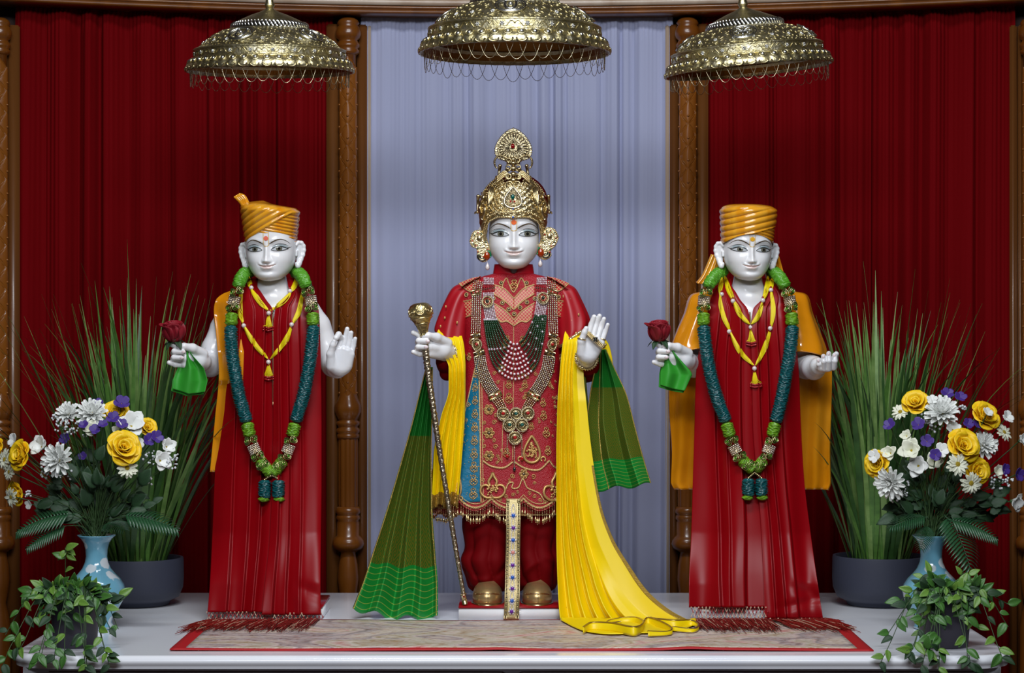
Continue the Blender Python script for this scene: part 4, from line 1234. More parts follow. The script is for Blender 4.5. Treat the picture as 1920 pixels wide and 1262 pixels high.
M_EYEW = mat('eye_white', C(196, 200, 204), .12, coat=.5)
M_IRIS = mat('eye_iris', C(110, 108, 92), .1, coat=.8)
M_PUPIL = mat('eye_pupil', C(22, 20, 18), .1, coat=.8)
M_KOHL = mat('eye_line', C(44, 46, 46), .3)
M_LID = mat('eye_shade', C(150, 164, 168), .2, coat=.3)
M_BROW = mat('brow_paint', C(86, 70, 50), .25)
M_LIP = mat('lip_paint', C(228, 206, 200), .15, coat=.4)
M_LIPD = mat('lip_line', C(168, 104, 84), .3)
M_TILY = mat('mark_yellow', C(214, 170, 60), .35)
M_TILO = mat('mark_orange', C(236, 104, 40), .45)
M_TILR = mat('mark_coral', C(232, 110, 84), .45)
M_TILG = mat('mark_gold', C(226, 166, 20), .45)
def paint_face(h, root, dot, tilt=0.0, lipw=1.0):
    for sx in (-1, 1):
        b = MB(); cx = 22.6
        def q(x, z): return (sx * (cx + x), z)
        up = catmull([q(-14.5, -2.0), q(-9, 1.7), q(0, 3.9), q(8, 2.5), q(15.5, -.6)], 16)
        lo = catmull([q(15.5, -.6), q(8, -3.1), q(0, -4.0), q(-9, -3.6), q(-14.5, -2.0)], 16)
        h.patch(b, [q(x, z) for x, z in ((-13, 1.5), (-6, 6.4), (2, 8.2), (10, 6.8), (16, 2.4), (8, 2.6), (0, 4.0), (-8, 1.6))], 4, .2)
        h.patch(b, np.vstack([up, lo]), 0, .3)
        ir = [(sx * cx + .4 + 4.9 * math.cos(a), -.1 + 3.9 * math.sin(a)) for a in np.linspace(0, 2 * pi, 26, endpoint=False)]
        h.patch(b, [(sx * cx + .4 + 5.5 * math.cos(a), -.1 + 4.2 * math.sin(a)) for a in np.linspace(0, 2 * pi, 26, endpoint=False)], 3, .40)
        h.patch(b, ir, 1, .48)
        h.patch(b, [(sx * cx + .4 + 2.5 * math.cos(a), 0 + 2.4 * math.sin(a)) for a in np.linspace(0, 2 * pi, 18, endpoint=False)], 2, .56, rings=2)
        h.line(b, up, [.4, .8, 1.1, 1.0, .4], 3, .62)
        h.line(b, [q(13, .6), q(17, 1.6), q(20, 3.2)], [.8, .5, .1], 3, .5, n=8)
        h.line(b, lo[::-1], [.35, .45, .5, .6, .4], 3, .6)
        h.line(b, [q(-13, 3.2), q(-6, 7.4), q(2, 9.0), q(11, 7.4), q(17.5, 3.2)], [.15, .35, .4, .35, .1], 3, .45)
        b.build('eye', [M_EYEW, M_IRIS, M_PUPIL, M_KOHL, M_LID], root)
        b = MB()
        h.line(b, [(sx * 5.5, 9.0), (sx * 12, 12.8), (sx * 20, 16.2), (sx * 28, 17.0), (sx * 36, 13.5), (sx * 41, 8.5)], [.5, 1.0, .95, .75, .45, .1], 0, .35)
        b.build('eyebrow', M_BROW, root)
    b = MB()
    xs = np.linspace(-15.5, 15.5, 18)
    zc = lambda x: -33.0 + .015 * x * x + .6 * math.exp(-(x / 2) ** 2 / 2)
    upl = [(x, zc(x) + 3.9 * (1 - (abs(x) / 15.6) ** 1.5) * (1 - .18 * math.exp(-(x / 1.8) ** 2 / 2))) for x in xs]
    lol = [(x * .86, zc(x * .86) - 4.6 * (1 - (abs(x) / 15.6) ** 2)) for x in xs[::-1]]
    h.patch(b, upl + lol, 0, .22, n=60)
    h.line(b, [(x, zc(x)) for x in np.linspace(-17, 17, 13)], [.25, .5, .5, .55, .55, .5, .5, .25], 1, .35, n=34)
    b.build('lips', [M_LIP, M_LIPD], root)
    b = MB()
    h.line(b, [(-5, 33), (-5, 20), (-4.7, 9), (-3.4, 5.8), (0, 4.8), (3.4, 5.8), (4.7, 9), (5, 20), (5, 33)], .5, 0, .4, n=44)
    h.patch(b, [(4.3 * math.cos(a), 19.5 + 4.3 * math.sin(a)) for a in np.linspace(0, 2 * pi, 20, endpoint=False)], 1, .8, rings=3)
    b.build('forehead_mark', [M_TILY, dot], root)

def ear_prims(M, s):
    """Long carved ears, both sides; M head px -> world."""
    out = []
    def w(x, y, z): return tuple(M @ Vector((x, y, z)))
    for sx in (-1, 1):
        pr = []
        path = [(47, 0, 6, 3.0), (51, 4, 11, 3.0), (56.5, 7, 10, 3.2), (60, 9, 4, 3.2), (60.5, 9, -4, 3.1), (58.5, 8, -13, 3.1), (55, 6, -21, 3.4), (52, 3, -28, 4.2), (49.5, 1, -33, 4.4), (47.5, 0, -29, 3.6)]
        for a, b in zip(path, path[1:]):
            pr.append(('c', w(sx * a[0], a[1], a[2]), w(sx * b[0], b[1], b[2]), a[3] * s, b[3] * s))
        pr.append(('c', w(sx * 50, 7, 3), w(sx * 50, 5, -22), 5.2 * s, 4.0 * s))
        pr.append(('c', w(sx * 55, 10, 2), w(sx * 53, 8, -14), 4.0 * s, 3.4 * s))
        pr.append(('c', w(sx * 47.5, -1, -6), w(sx * 47.5, -2, -13), 3.0 * s, 2.6 * s))
        out.append((3.2 * s, pr))
    return out
# ------------------------------------------------------------------ the two side statues
def off(pts, dx, dy):
    return [(a + dx, b + dy, c, r) for a, b, c, r in pts]
def holding_hand(fg, dx, dy):
    """Right hand closed with thumb on the index finger, fingers wrapped round a stem."""
    k = fg.s
    O = lambda pts: fg.chain(off(pts, dx, dy))
    return [(5 * k, O([(374, 673, -58, 15), (347, 671, -80, 10)]) + O([(372, 684, -56, 12), (347, 683, -78, 8.5)]) + O([(378, 678, -50, 17), (372, 678, -62, 15)])),
            (3 * k, O([(380, 664, -60, 10.5), (361, 653, -80, 8.6), (345, 649.5, -91, 6.2), (337, 650, -93, 5.0)])),
            (1.6 * k, O([(347, 663, -78, 7), (331, 651, -84, 5.2), (324, 647, -85, 4.4), (317, 644, -86, 4.6)])),
            (1.6 * k, O([(347, 668, -76, 7), (326, 662, -83, 5.8), (327, 659, -92, 5.4), (343, 660, -97, 4.9)])),
            (1.6 * k, O([(346, 676, -76, 6.5), (325, 673, -83, 5.4), (326, 670.5, -91, 5.1), (340, 671, -95, 4.7)])),
            (1.6 * k, O([(346, 684, -75, 6), (329, 684, -82, 5), (323, 682, -84, 4.4), (317, 680, -86, 4.2)]))]
M_NAIL = mat('nail_pink', C(226, 206, 208), .12, coat=.4)
def nails(fg, root, spots):
    b = MB()
    for px, py, dep, r, dx, dy in spots:
        c = fg.W(px, py, dep); b.ball(c, r * fg.s, 8, 5, sc=(1.25, .35, .8), M=Matrix.Rotation(-math.atan2(dy, dx), 4, 'Y'))
    b.build('finger_nails', M_NAIL, root, label='pale pink finger nails')
HOLD_NAILS = [(344, 660, -101, 3.6, 1, 0), (341, 671, -99, 3.5, 1, 0)]

def add_head(mb, fg, cx, eye_y, dep, yaw, tilt, pitch=0, sc=1.0, wide=1.0, jaw=1.0):
    c = fg.W(cx, eye_y, dep)
    M = Matrix.Translation(c) @ Matrix.Rotation(yaw, 4, 'Z') @ Matrix.Rotation(tilt, 4, 'Y') @ Matrix.Rotation(pitch, 4, 'X') @ Matrix.Scale(fg.s * sc, 4)
    h = Head(M, wide, jaw); mb.add(h.world(h.V), h.F)
    return h

def turban(h, root, cross, lean, mat_=None, top=74, R0=48, R1=58, bands=6.0, slope=.55):
    """Carved turban: wrapped ridges run diagonally round a slightly flaring drum."""
    nv, na = 90, 180
    A = np.zeros((nv, na, 3))
    for j in range(na):
        a = 2 * pi * j / na - pi
        fx, fy = math.sin(a), -math.cos(a)
        zb = 30 - 20 * (1 - math.cos(a)) ** .9 / 1.1 if abs(a) < pi / 2 else 30 - 20 / 1.1 - 6 * (1 - abs(math.sin(a)))
        zb = 29 - 19 * abs(math.sin(a)) ** 2.2 - (8 if abs(a) > pi / 2 else 0) * (1 - abs(math.sin(a)))
        zt = top + lean * fx
        for i in range(nv):
            v = i / (nv - 1)
            if v < .80:
                u = v / .80; z = zb + (zt - zb) * u; R = R0 + (R1 - R0) * u ** .8
            else:
                u = (v - .80) / .20; z = zt + 17 * (1 - (1 - u) ** 2) * .9; R = R1 * math.cos(u * pi / 2) ** .62
            x = R * fx
            ph = (z - slope * x * 1.0) / 11.5
            under = cross and (z < 29 + .55 * (x + 18)) and abs(a) < 1.9 and x > -30 and v < .8
            under2 = (not cross) and (z < 27 + .30 * (x + 8)) and abs(a) < 1.9 and x > -12 and v < .8
            if under or under2:
                ph = (z + .22 * x) / 6.5; R *= .968
            rd = abs(math.sin(pi * ph)) ** .55
            fade = 1 if v < .8 else max(0, 1 - (v - .8) * 3.2)
            R2 = R * (1 - .055 * (1 - rd) * fade)
            A[i, j] = (R2 * fx, R2 * fy * 1.06 + 2, z)
    A[-1] = (0, 2, top + 15.5)
    b = MB(); w = h.world(A).reshape(A.shape); b.grid(w, cv=True)
    # inner lip down to the brow so that no gap shows
    return b.build('turban', M_TURBAN, root)

def net_fringe(fg, root, xs, hem, net_h, tas, lean, seed, dep, name='fringe'):
    """Knotted net and loose threads along a hem; hem(x)->py, in photo px at depth dep (function)."""
    rn = random.Random(seed)
    b = MB(); pitch = 7.0; n = max(3, int((xs[1] - xs[0]) / pitch)); rows = 3
    def node(i, r):
        x = xs[0] + (xs[1] - xs[0]) * (i + (.5 if r % 2 else 0)) / n
        return fg.W(x, hem(x) + net_h * r / rows, dep(x) - 2 - r * 2.0)
    for r in range(rows):
        for i in range(n + 1):
            for di in ((0, 1) if r % 2 else (0, -1)):
                j = i + di
                if j < 0 or j > n: continue
                b.tube([node(i, r), (node(i, r) + node(j, r + 1)) / 2 + Vector((0, -.001, 0)), node(j, r + 1)], .0011, 4, m=rn.choice((0, 0, 1)))
        for i in range(n + 1):
            b.ball(node(i, r), .0021, 6, 4, m=1 if r % 2 == 0 else 0)
    b.build(name + '_net', [M_THREAD_R, M_THREAD_P], root, kind='stuff')
    b = MB()
    for i in range(int((xs[1] - xs[0]) * 3.4)):
        x = rn.uniform(*xs); p0 = fg.W(x, hem(x) + net_h * .8, dep(x) - 8)
        L = tas * rn.uniform(.75, 1.1) * fg.s
        y1 = p0.y - L * rn.uniform(4.5, 9.0); x1 = p0.x + lean(x) * fg.s * rn.uniform(.6, 1.2) + rn.uniform(-.012, .012)
        lie = rug_top(x1, y1) + rn.uniform(.001, .008)
        ym = (p0.y * .7 + y1 * .3); zm = rug_top(x1, ym) + rn.uniform(.002, .008)
        b.tube(catmull([tuple(p0), ((p0.x * .7 + x1 * .3), ym, zm), (x1, y1, lie)], 7), .0008, 3, m=0 if rn.random() < .88 else 1, cap=False)
    b.build(name + '_threads', [M_THREAD_D, M_THREAD_P], root, kind='stuff')
def rug_top(x, y):
    inside = RX0 < x < RX1 and RY0 < y < RY1
    return float(rug_z(x, y)) + .002 if inside else .0008
M_THREAD_R = mat('fringe_red', C(150, 16, 24), .5)
M_THREAD_D = mat('fringe_rust', C(132, 22, 14), .55)
M_THREAD_P = mat('fringe_pale', C(206, 176, 148), .5)

def stole_panel(fg, root, rows, pleats, depf, seed, wr=None, name='stole_panel'):
    """rows: (py, xl, xr) outline; pleats: list of (u, depth px). Pleated satin hanging in front."""
    ny, nx = 150, 120
    ys = np.array([r[0] for r in rows], float)
    PY = ys[0] + (ys[-1] - ys[0]) * np.linspace(0, 1, ny) ** .97
    xl = table(ys, [r[1] for r in rows], PY); xr = table(ys, [r[2] for r in rows], PY)
    u = np.linspace(0, 1, nx); rn = np.random.RandomState(seed)
    A = np.zeros((nx, ny, 3))
    for j in range(ny):
        t = j / (ny - 1)
        fold = np.zeros(nx)
        for (pu0, pu1, dpt) in pleats:
            c = pu0 + (pu1 - pu0) * t
            # the pleat's lip stands proud then drops back sharply
            e = (u - c)
            sg = 1 / (1 + np.exp(-np.clip(e / .007, -40, 40))); fold += ((1 - sg) * -1.9 * dpt * np.exp(np.minimum(e, 0) / .12) + sg * 1.5 * dpt * np.exp(-np.maximum(e, 0) / .06)) * min(1, t * 5 + .1)
        low = max(0, (t - .55) / .45)
        wave = 6.0 * np.sin(u * 8 + t * 2.5 + seed) * (.35 + .65 * t) + 1.6 * np.sin(u * 13 + t * 5) * (.3 + low) + 1.2 * np.sin(u * 17 - t * 7) * low
        if wr is not None: wave = wave + wr(u, PY[j])
        for i in range(nx):
            x = xl[j] + (xr[j] - xl[j]) * u[i]
            dp = depf(x, PY[j]) + fold[i] + wave[i]
            A[i, j] = fg.W(x, PY[j], dp)
    b = MB(); b.sheet(A[:, ::-1], .0012)
    return b.build(name, M_SATIN, root)

# --- garlands ------------------------------------------------------------
M_TEAL = mat('ribbon_teal', C(8, 84, 88), .28, spec=.7)
M_LIME = mat('ribbon_lime', C(110, 160, 34), .35)
M_LIMED = mat('ribbon_green', C(84, 150, 38), .35)
M_RHINE = mat('rhinestone', C(222, 210, 196), .12, .85)
M_PEARL = mat('pearl', C(220, 208, 204), .18, coat=.6)
M_YTHREAD = mat('yellow_thread', C(228, 206, 6), .45)
M_RBEAD = mat('red_bead', C(150, 8, 20), .12, coat=.5)
def rosette_mesh():
    b = MB()
    for k, (r, h, tw) in enumerate(((1.0, 0, 0), (.72, .28, .5), (.44, .5, 1.1))):
        n = 28; A = np.zeros((n, 4, 3))
        for i in range(n):
            a = 2 * pi * i / n
            rr = r * (1 + .10 * math.sin(3 * a + tw * 3))
            for j, (q, zz) in enumerate(((.55, -.15), (.85, .05), (1.0, .25), (1.02, .42))):
                A[i, j] = (rr * q * math.cos(a), rr * q * math.sin(a), h + zz + .08 * math.sin(3 * a + tw))
        b.grid(A, 0, cu=True)
        b.tube([tuple(A[i, 3]) for i in range(n)], .055, 5, m=1, closed=True)
    b.ball((0, 0, .6), .26, 8, 5, m=0)
    return b.mesh('rosette', [M_LIMED, M_GOLD])
ROSETTE = rosette_mesh()
def ruffled_tube(mb, pts, r, seed, period=.0042, m=0, n=22, rough=.24):
    """Ribbon loops packed round a cord: a rope whose surface is rows of small puckers."""
    p = np.array([tuple(q) for q in pts]); d = np.append(0, np.cumsum(np.linalg.norm(np.diff(p, axis=0), axis=1)))
    k = int(d[-1] / period * 6); u = np.linspace(0, d[-1], k)
    q = np.stack([np.interp(u, d, p[:, i]) for i in range(3)], 1)
    t = np.gradient(q, axis=0); t /= np.linalg.norm(t, axis=1, keepdims=True)
    up = np.array((0, 1, 0.)); X = np.cross(t, up); X /= np.linalg.norm(X, axis=1, keepdims=True) + 1e-9; Y = np.cross(t, X)
    rn = np.random.RandomState(seed); ang = np.linspace(0, 2 * pi, n, endpoint=False)
    row = (u / period).astype(int); ph = rn.uniform(0, 6.28, row.max() + 2); tilt = rn.uniform(-.5, .5, row.max() + 2); am = rn.uniform(.6, 1.3, (row.max() + 2, n))
    fr = ((u[:, None] / period) + .35 * np.sin(ang[None] * 3 + ph[row][:, None])) % 1
    R = r * (1 - rough * (np.abs(fr - .5) * 2) ** 1.4 + .10 * am[row] * np.sin(ang[None] * 6 + ph[row][:, None]) )
    e = np.minimum(1, np.minimum(u, d[-1] - u) / (r * .35))[:, None] ** .5
    R = R * (.35 + .65 * e)
    A = q[:, None] + R[..., None] * (X[:, None] * np.cos(ang)[None, :, None] + Y[:, None] * np.sin(ang)[None, :, None])
    mb.grid(A, m, cv=True)
def crystal_band(fg, root, c, d, r, L):
    """Rows of rhinestones round the rope: c centre, d direction, r radius, L length (metres)."""
    b = MB(); F = frame(d); rows = 5; n = 16
    b.tube([c - Vector(d).normalized() * L * .5, c + Vector(d).normalized() * L * .5], r * .92, 16, m=1)
    for i in range(rows):
        for j in range(n):
            a = 2 * pi * (j + .5 * (i % 2)) / n
            p = c + F.to_3x3() @ Vector((r * math.cos(a), r * math.sin(a), L * ((i + .5) / rows - .5)))
            b.ball(p, L / rows * .52, 6, 4)
    return b.build('crystal_band', [M_RHINE, M_GOLD], root)
def garland(fg, label, L, Rr, bottom, tassels, seed, rad):
    """L, Rr: control points (px, py, dep) from nape to bottom for both sides; splits given by py."""
    t = thing('garland', fg.W(*bottom), label, 'garland', 'green garlands on the side statues')
    k = fg.s; rn = random.Random(seed)
    for sd, pts in enumerate((L, Rr)):
        cv = catmull(pts, 260)
        def sub(a, b):
            m = [i for i in range(260) if a <= cv[i][1] <= b]
            return [fg.W(*cv[i]) for i in m]
        def at(py):
            i = int(np.argmin(np.abs(cv[:, 1] - py))); q = fg.W(*cv[i]); q2 = fg.W(*cv[min(i + 3, 259)])
            return q, (q2 - q)
        for nm, a, b_, m, rf in (('green_section', 500, 541, M_LIMED, 1.0), ('green_section', 586, 612, M_LIME, 1.0), ('teal_section', 611, 793, M_TEAL, 1.04), ('green_section', 792, 820, M_LIME, .98), ('green_section', 860, 900, M_LIME, .95)):
            s_ = sub(a, b_)
            if len(s_) > 3:
                bb = MB(); ruffled_tube(bb, s_, rad * rf * k, seed + int(a) + sd); bb.build(nm, m, t)
        for py, h in ((564, 18), (842, 18)):
            q, d = at(py); crystal_band(fg, t, q, d, rad * .82 * k, h * k)
        for py in (548, 578, 826, 857, 872):
            q, d = at(py)
            for e in (-1, 1):
                n = Vector((e * .75, -1, .1)).normalized()
                F = frame(n) @ Matrix.Rotation(rn.uniform(0, 6), 4, 'Z')
                inst('rosette', ROSETTE, Matrix.Translation(q + n * rad * .62 * k + Vector((0, 0, e * 2 * k))) @ F @ Matrix.Scale(rad * .62 * k, 4), t)
    for (px, py) in tassels:
        b = MB(); dep = bottom[2] - 1
        ruffled_tube(b, fg.curve([(px, py - 20, dep), (px, py + 6, dep), (px + (px - bottom[0]) * .1, py + 14, dep)], 20), 12 * k, seed + px)
        o = b.build('tassel', M_TEAL, t)
        b = MB(); ruffled_tube(b, fg.curve([(px + (px - bottom[0]) * .1, py + 11, dep), (px + (px - bottom[0]) * .12, py + 21, dep)], 8), 11 * k, seed); b.build('tassel_tip', M_LIME, o)
        b = MB(); b.tube(fg.curve([(bottom[0], bottom[1] + 4, dep), ((px + bottom[0]) / 2, py - 26, dep), (px, py - 18, dep)], 8), 1.1 * k, 5)
        for q in fg.curve([(bottom[0], bottom[1] + 6, dep), ((px + bottom[0]) / 2, py - 26, dep), (px, py - 20, dep)], 6): b.ball(q, 2.4 * k, 6, 4)
        b.build('tassel_cord', M_GOLD, t)
    return t

def thread_necklace(fg, label, sides, centre, tail, surf, beads, seed):
    """Bundles of yellow thread between pearls, ending in a tassel; all laid on the satin (surf = bvh)."""
    c0, _ = cast(surf, *centre, .004)
    t = thing('thread_necklace', c0, label, 'necklace', 'yellow thread necklaces on the side statues')
    rn = random.Random(seed); k = fg.s
    def lay(px, py, o):
        h, n = cast(surf, px, py, o)
        return h
    last = [None]
    def safe(px, py, o, guess):
        h = lay(px, py, o)
        if h is None or abs(h.y - fg.y0) > .30 or h.y > fg.y0 + .05:
            return fg.W(px, py, guess)
        return h
    for pts in sides:
        b = MB(); cv = catmull(pts, 60)
        stops = [0] + [int(np.argmin(np.linalg.norm(cv - np.array(q), axis=1))) for q in beads if np.min(np.linalg.norm(cv - np.array(q), axis=1)) < 6] + [59]
        stops = sorted(set(stops))
        for j in range(9):
            ph = rn.uniform(0, 6.28); offv = (j - 4) / 4
            line = []
            for i in range(60):
                s0 = max([q for q in stops if q <= i]); s1 = min([q for q in stops if q >= i] + [59])
                u = (i - s0) / max(1, s1 - s0); spread = 3.6 * math.sin(pi * u) ** .7 + .5 if s1 > s0 else .5
                tx, ty = cv[min(i + 1, 59)] - cv[max(i - 1, 0)]; L = math.hypot(tx, ty) + 1e-6
                px = cv[i][0] - ty / L * offv * spread; py = cv[i][1] + tx / L * offv * spread
                line.append(safe(px, py, (.0022 + .0012 * math.cos(offv * 2.2)) , -25))
            line = [tuple(q) for q in line]
            # follow the cloth smoothly
            a = np.array(line); 
            for _ in range(4): a[1:-1] = (a[:-2] + 2 * a[1:-1] + a[2:]) / 4
            a[:, 1] -= .0012
            b.tube(a, .75 * k, 5, cap=False)
        b.build('thread_bundle', M_YTHREAD, t)
    for (px, py) in list(beads) + [centre]:
        b = MB(); q = safe(px, py, .0045, -30); b.ball(q, 4.4 * k, 14, 9); o = b.build('pearl', M_PEARL, t)
        b = MB(); b.ball(q + Vector((0, .001, 5.2 * k)), 2.4 * k, 8, 5); b.ball(q + Vector((0, .001, -5.2 * k)), 2.4 * k, 8, 5); b.build('red_bead', M_RBEAD, o)
    b = MB(); r = MB()
    for j in range(11):
        e = (j - 5) / 5; L = tail[1] - centre[1]
        p1 = (centre[0] + e * 1.2, centre[1] + 4); p2 = (tail[0] + e * 6, centre[1] + L * .6); p3 = (tail[0] + e * 9, tail[1] - 8 - abs(e) * 2)
        pts = [tuple(safe(*q, .004, -40)) for q in catmull([p1, p2, p3], 8)]
        b.tube(pts, .6 * k, 4)
        for w in range(2): r.ball(Vector(pts[-1]) + Vector((0, 0, -(2 + 4.4 * w) * k)), 2.0 * k, 6, 4)
    b.build('thread_tassel', M_YTHREAD, t); r.build('tassel_beads', M_RBEAD, t)
    return t

M_KERCH = mat('green_cotton', C(42, 146, 36), .6, bump=('noise', 500, .1, .0005))
def held_rose(fg, dx, dy, label, seed):
    c = fg.W(326 + dx, 619 + dy, -88)
    k = fg.s
    base = fg.W(333 + dx, 668 + dy, -88)
    t = thing('red_rose', base, label, 'rose', 'red roses held by the side statues')
    F = Matrix.Translation(fg.W(327 + dx, 632 + dy, -88)) @ frame((-.06, -.22, 1)) @ Matrix.Scale(37 * k, 4)
    me = PET[('rose', 'r')]; rn = random.Random(seed)
    def ring(n, e, L, of, up, w, r0):
        for i in range(n):
            a = 2 * pi * i / n + of + rn.uniform(-.1, .1)
            inst('petal', me, F @ Matrix.Rotation(a, 4, 'Z') @ Matrix.Translation((0, r0, up)) @ Matrix.Rotation(e + rn.uniform(-.06, .06), 4, 'X') @ Matrix.Diagonal((w, L, .9, 1)), t)
    ring(3, 1.62, .80, 0, .02, .75, .10); ring(4, 1.52, .92, .5, -.1, .95, .17); ring(5, 1.40, 1.0, .2, -.2, 1.15, .2)
    inst('petal', me, F @ Matrix.Rotation(1.9, 4, 'Z') @ Matrix.Translation((0, .2, -.2)) @ Matrix.Rotation(1.05, 4, 'X') @ Matrix.Diagonal((1.2, 1.05, 1, 1)), t)
    b = MB(); b.lathe([(0, -.30), (.12, -.28), (.25, -.18), (.30, -.08), (.2, -.05), (0, -.05)], 14, tuple(F.translation), M=F); b.build('rose_hip', M_STEM, t)
    for i in range(5):
        inst('sepal', LEAF_D[0], F @ Matrix.Rotation(i * 1.257, 4, 'Z') @ Matrix.Translation((0, .18, -.18)) @ Matrix.Rotation(-.35, 4, 'X') @ Matrix.Scale(.55, 4), t)
    b = MB(); b.tube(fg.curve([(329 + dx, 640 + dy, -88), (334 + dx, 655 + dy, -88), (331 + dx, 668 + dy, -87), (322 + dx, 664 + dy, -88)][:3], 10), 1.8 * k, 6); b.build('stem', M_STEM, t)
def kerchief(fg, dx, dy, out, label, seed):
    """A folded square pinched in the fist, its corner hanging down. out: rows (py, xl, xr)."""
    k = fg.s
    top = out[0]
    t = thing('handkerchief', fg.W((top[1] + top[2]) / 2, top[0], -80), label, 'handkerchief', 'green handkerchiefs held by the side statues')
    for ly in range(2):
        ys = np.array([r[0] for r in out], float); ny, nx = 40, 40
        A = np.zeros((nx, ny, 3))
        for j in range(ny):
            v = j / (ny - 1); py = ys[0] + (ys[-1] - ys[0]) * v
            xl = np.interp(py, ys, [r[1] for r in out]); xr = np.interp(py, ys, [r[2] for r in out])
            for i in range(nx):
                u = i / (nx - 1)
                f = 9.5 * (1 - v * .5) * math.sin(u * 9.5 + seed) * min(1, v * 4 + .25) + 2 * math.sin(u * 4 + v * 5)
                py2 = py + (ly * 4) * v - (u - .35) * 0
                # slanting hem
                lo = np.interp(u, [0, .5, 1], [out[-1][3], out[-1][4], out[-1][5]]) if len(out[-1]) > 3 else 0
                py2 += lo * v * v
                A[i, j] = fg.W(xl + (xr - xl) * u - ly * 3 * v, py2, -84 + f + ly * 6 - 6 * v)
        b = MB(); b.sheet(A[:, ::-1], .0008); b.build('cloth_layer', M_KERCH, t)

# ------------------------------------------------------------------ statue with raised open palm
FL = Fig(.12); k = FL.s
root_l = thing('statue', FL.W(502, 1150, 0), 'white marble statue in orange turban raising one open palm, wearing a red pleated stole', 'statue')
root_l.location.z = 0; root_l['_org'] = tuple(root_l.location)
body = MB()
arm_l = [(6 * k, FL.chain([(572, 578, 8, 25), (594, 612, 8, 25), (612, 655, 8, 24), (625, 684, 2, 22), (632, 690, -40, 18), (636, 688, -78, 15.5)]))]
hand_l = [(4 * k, FL.chain([(630, 688, -92, 13), (634, 656, -95, 7.6)]) + FL.chain([(638, 691, -91, 14), (644, 656, -95, 7.8)]) + FL.chain([(646, 689, -90, 12), (652, 659, -94, 7.6)]) + FL.chain([(651, 684, -90, 10), (658, 665, -92, 7)]) + FL.chain([(636, 688, -70, 15), (638, 689, -88, 15)])),
          (3 * k, FL.chain([(622, 686, -97, 10.5), (619.5, 664, -105, 7.2), (624, 647, -110, 5.2), (626.5, 640, -111, 4.4)])),
          (1.5 * k, FL.chain([(635, 654, -95, 6.2), (641, 636, -93, 5.6), (635, 627, -104, 5.4), (630, 634, -111, 5.0)])),
          (1.2 * k, FL.chain([(644, 653, -93, 5.9), (648, 633, -92, 5.1), (651, 617, -95, 4.2)])),
          (1.2 * k, FL.chain([(652, 656, -92, 5.6), (656, 638, -91, 4.9), (658.5, 624, -94, 4.0)])),
          (1.2 * k, FL.chain([(659, 663, -91, 5.1), (663, 648, -90, 4.4), (666, 635, -93, 3.7)]))]
V, F_ = sdf_mesh(arm_l + hand_l, .0011); body.add(V, F_)
arm_r = [(6 * k, FL.chain([(434, 574, 12, 20), (417, 615, 10, 22), (401, 655, 4, 23), (394, 684, -6, 22), (380, 678, -40, 17)]))]
V, F_ = sdf_mesh(arm_r + holding_hand(FL, 0, 0), .0011); body.add(V, F_)
tor = [(14 * k, FL.chain([(510, 505, 14, 25), (511, 545, 14, 27), (512, 580, 6, 30)]) + FL.chain([(440, 578, 12, 22), (512, 562, 8, 30), (570, 576, 10, 22)]) + FL.chain([(475, 610, 6, 42), (548, 610, 6, 42)]) + FL.chain([(485, 690, 2, 46), (538, 690, 2, 46)]))]
V, F_ = sdf_mesh(tor, .0035); body.add(V, F_)
h_l = add_head(body, FL, 508.5, 467, -6, math.radians(-5), math.radians(-1.5), math.radians(2), 1.0, .99)
for g in ear_prims(h_l.M, FL.s): V, F_ = sdf_mesh([g], .0009); body.add(V, F_)
body_o = body.build('marble_figure', M_MARBLE, root_l)
nails(FL, root_l, HOLD_NAILS)
paint_face(h_l, root_l, M_TILR)
turban(h_l, root_l, True, -6, top=70, R0=48.5, R1=56.5, slope=.50)
# the turban's free end standing up
b = MB()
for i in range(4):
    pts = [tuple(h_l.M @ Vector(q)) for q in catmull([(-46 + i * 4, 0, 72), (-50 + i * 3, -3, 86 - i), (-58 + i * 3.5, -5, 95 + i * 1.2), (-66 + i * 3, -6, 100 + i * 1.6)], 12)]
    b.tube(pts, np.array([7, 7, 6.5, 6, 5.5, 5.2, 5, 4.6, 4.2, 3.6, 2.8, 1.5]) * k, 8)
b.build('turban_tail', M_TURBAN, root_l)
# robe: an oval column with a mantle over one shoulder
def robe_column(fg, root, rows, name='robe', folds=18, amp=2.2):
    ys = [r[0] for r in rows]; PY = np.linspace(ys[0], ys[-1], 70); na = 140
    cx, hw, hd = (table(ys, [r[i] for r in rows], PY) for i in (1, 2, 3))
    A = np.zeros((70, na, 3))
    for i in range(70):
        for j in range(na):
            a = 2 * pi * j / na
            q = 1 + amp / hw[i] * math.sin(a * folds + .5 * math.sin(PY[i] * .01)) * min(1, i / 15)
            c = fg.W(cx[i], PY[i], 10)
            A[i, j] = (c.x + hw[i] * q * math.cos(a) * fg.s, c.y + hd[i] * q * math.sin(a) * fg.s, c.z)
    b = MB(); b.grid(A[::-1], cv=True); b.f.append(tuple(range(na))); b.mi.append(0)
    return b.build(name, M_ORANGE, root)
robe_column(FL, root_l, [(600, 505, 70, 40), (650, 503, 84, 46), (750, 503, 90, 50), (900, 502, 92, 52), (1050, 500, 92, 54), (1140, 500, 90, 54)])
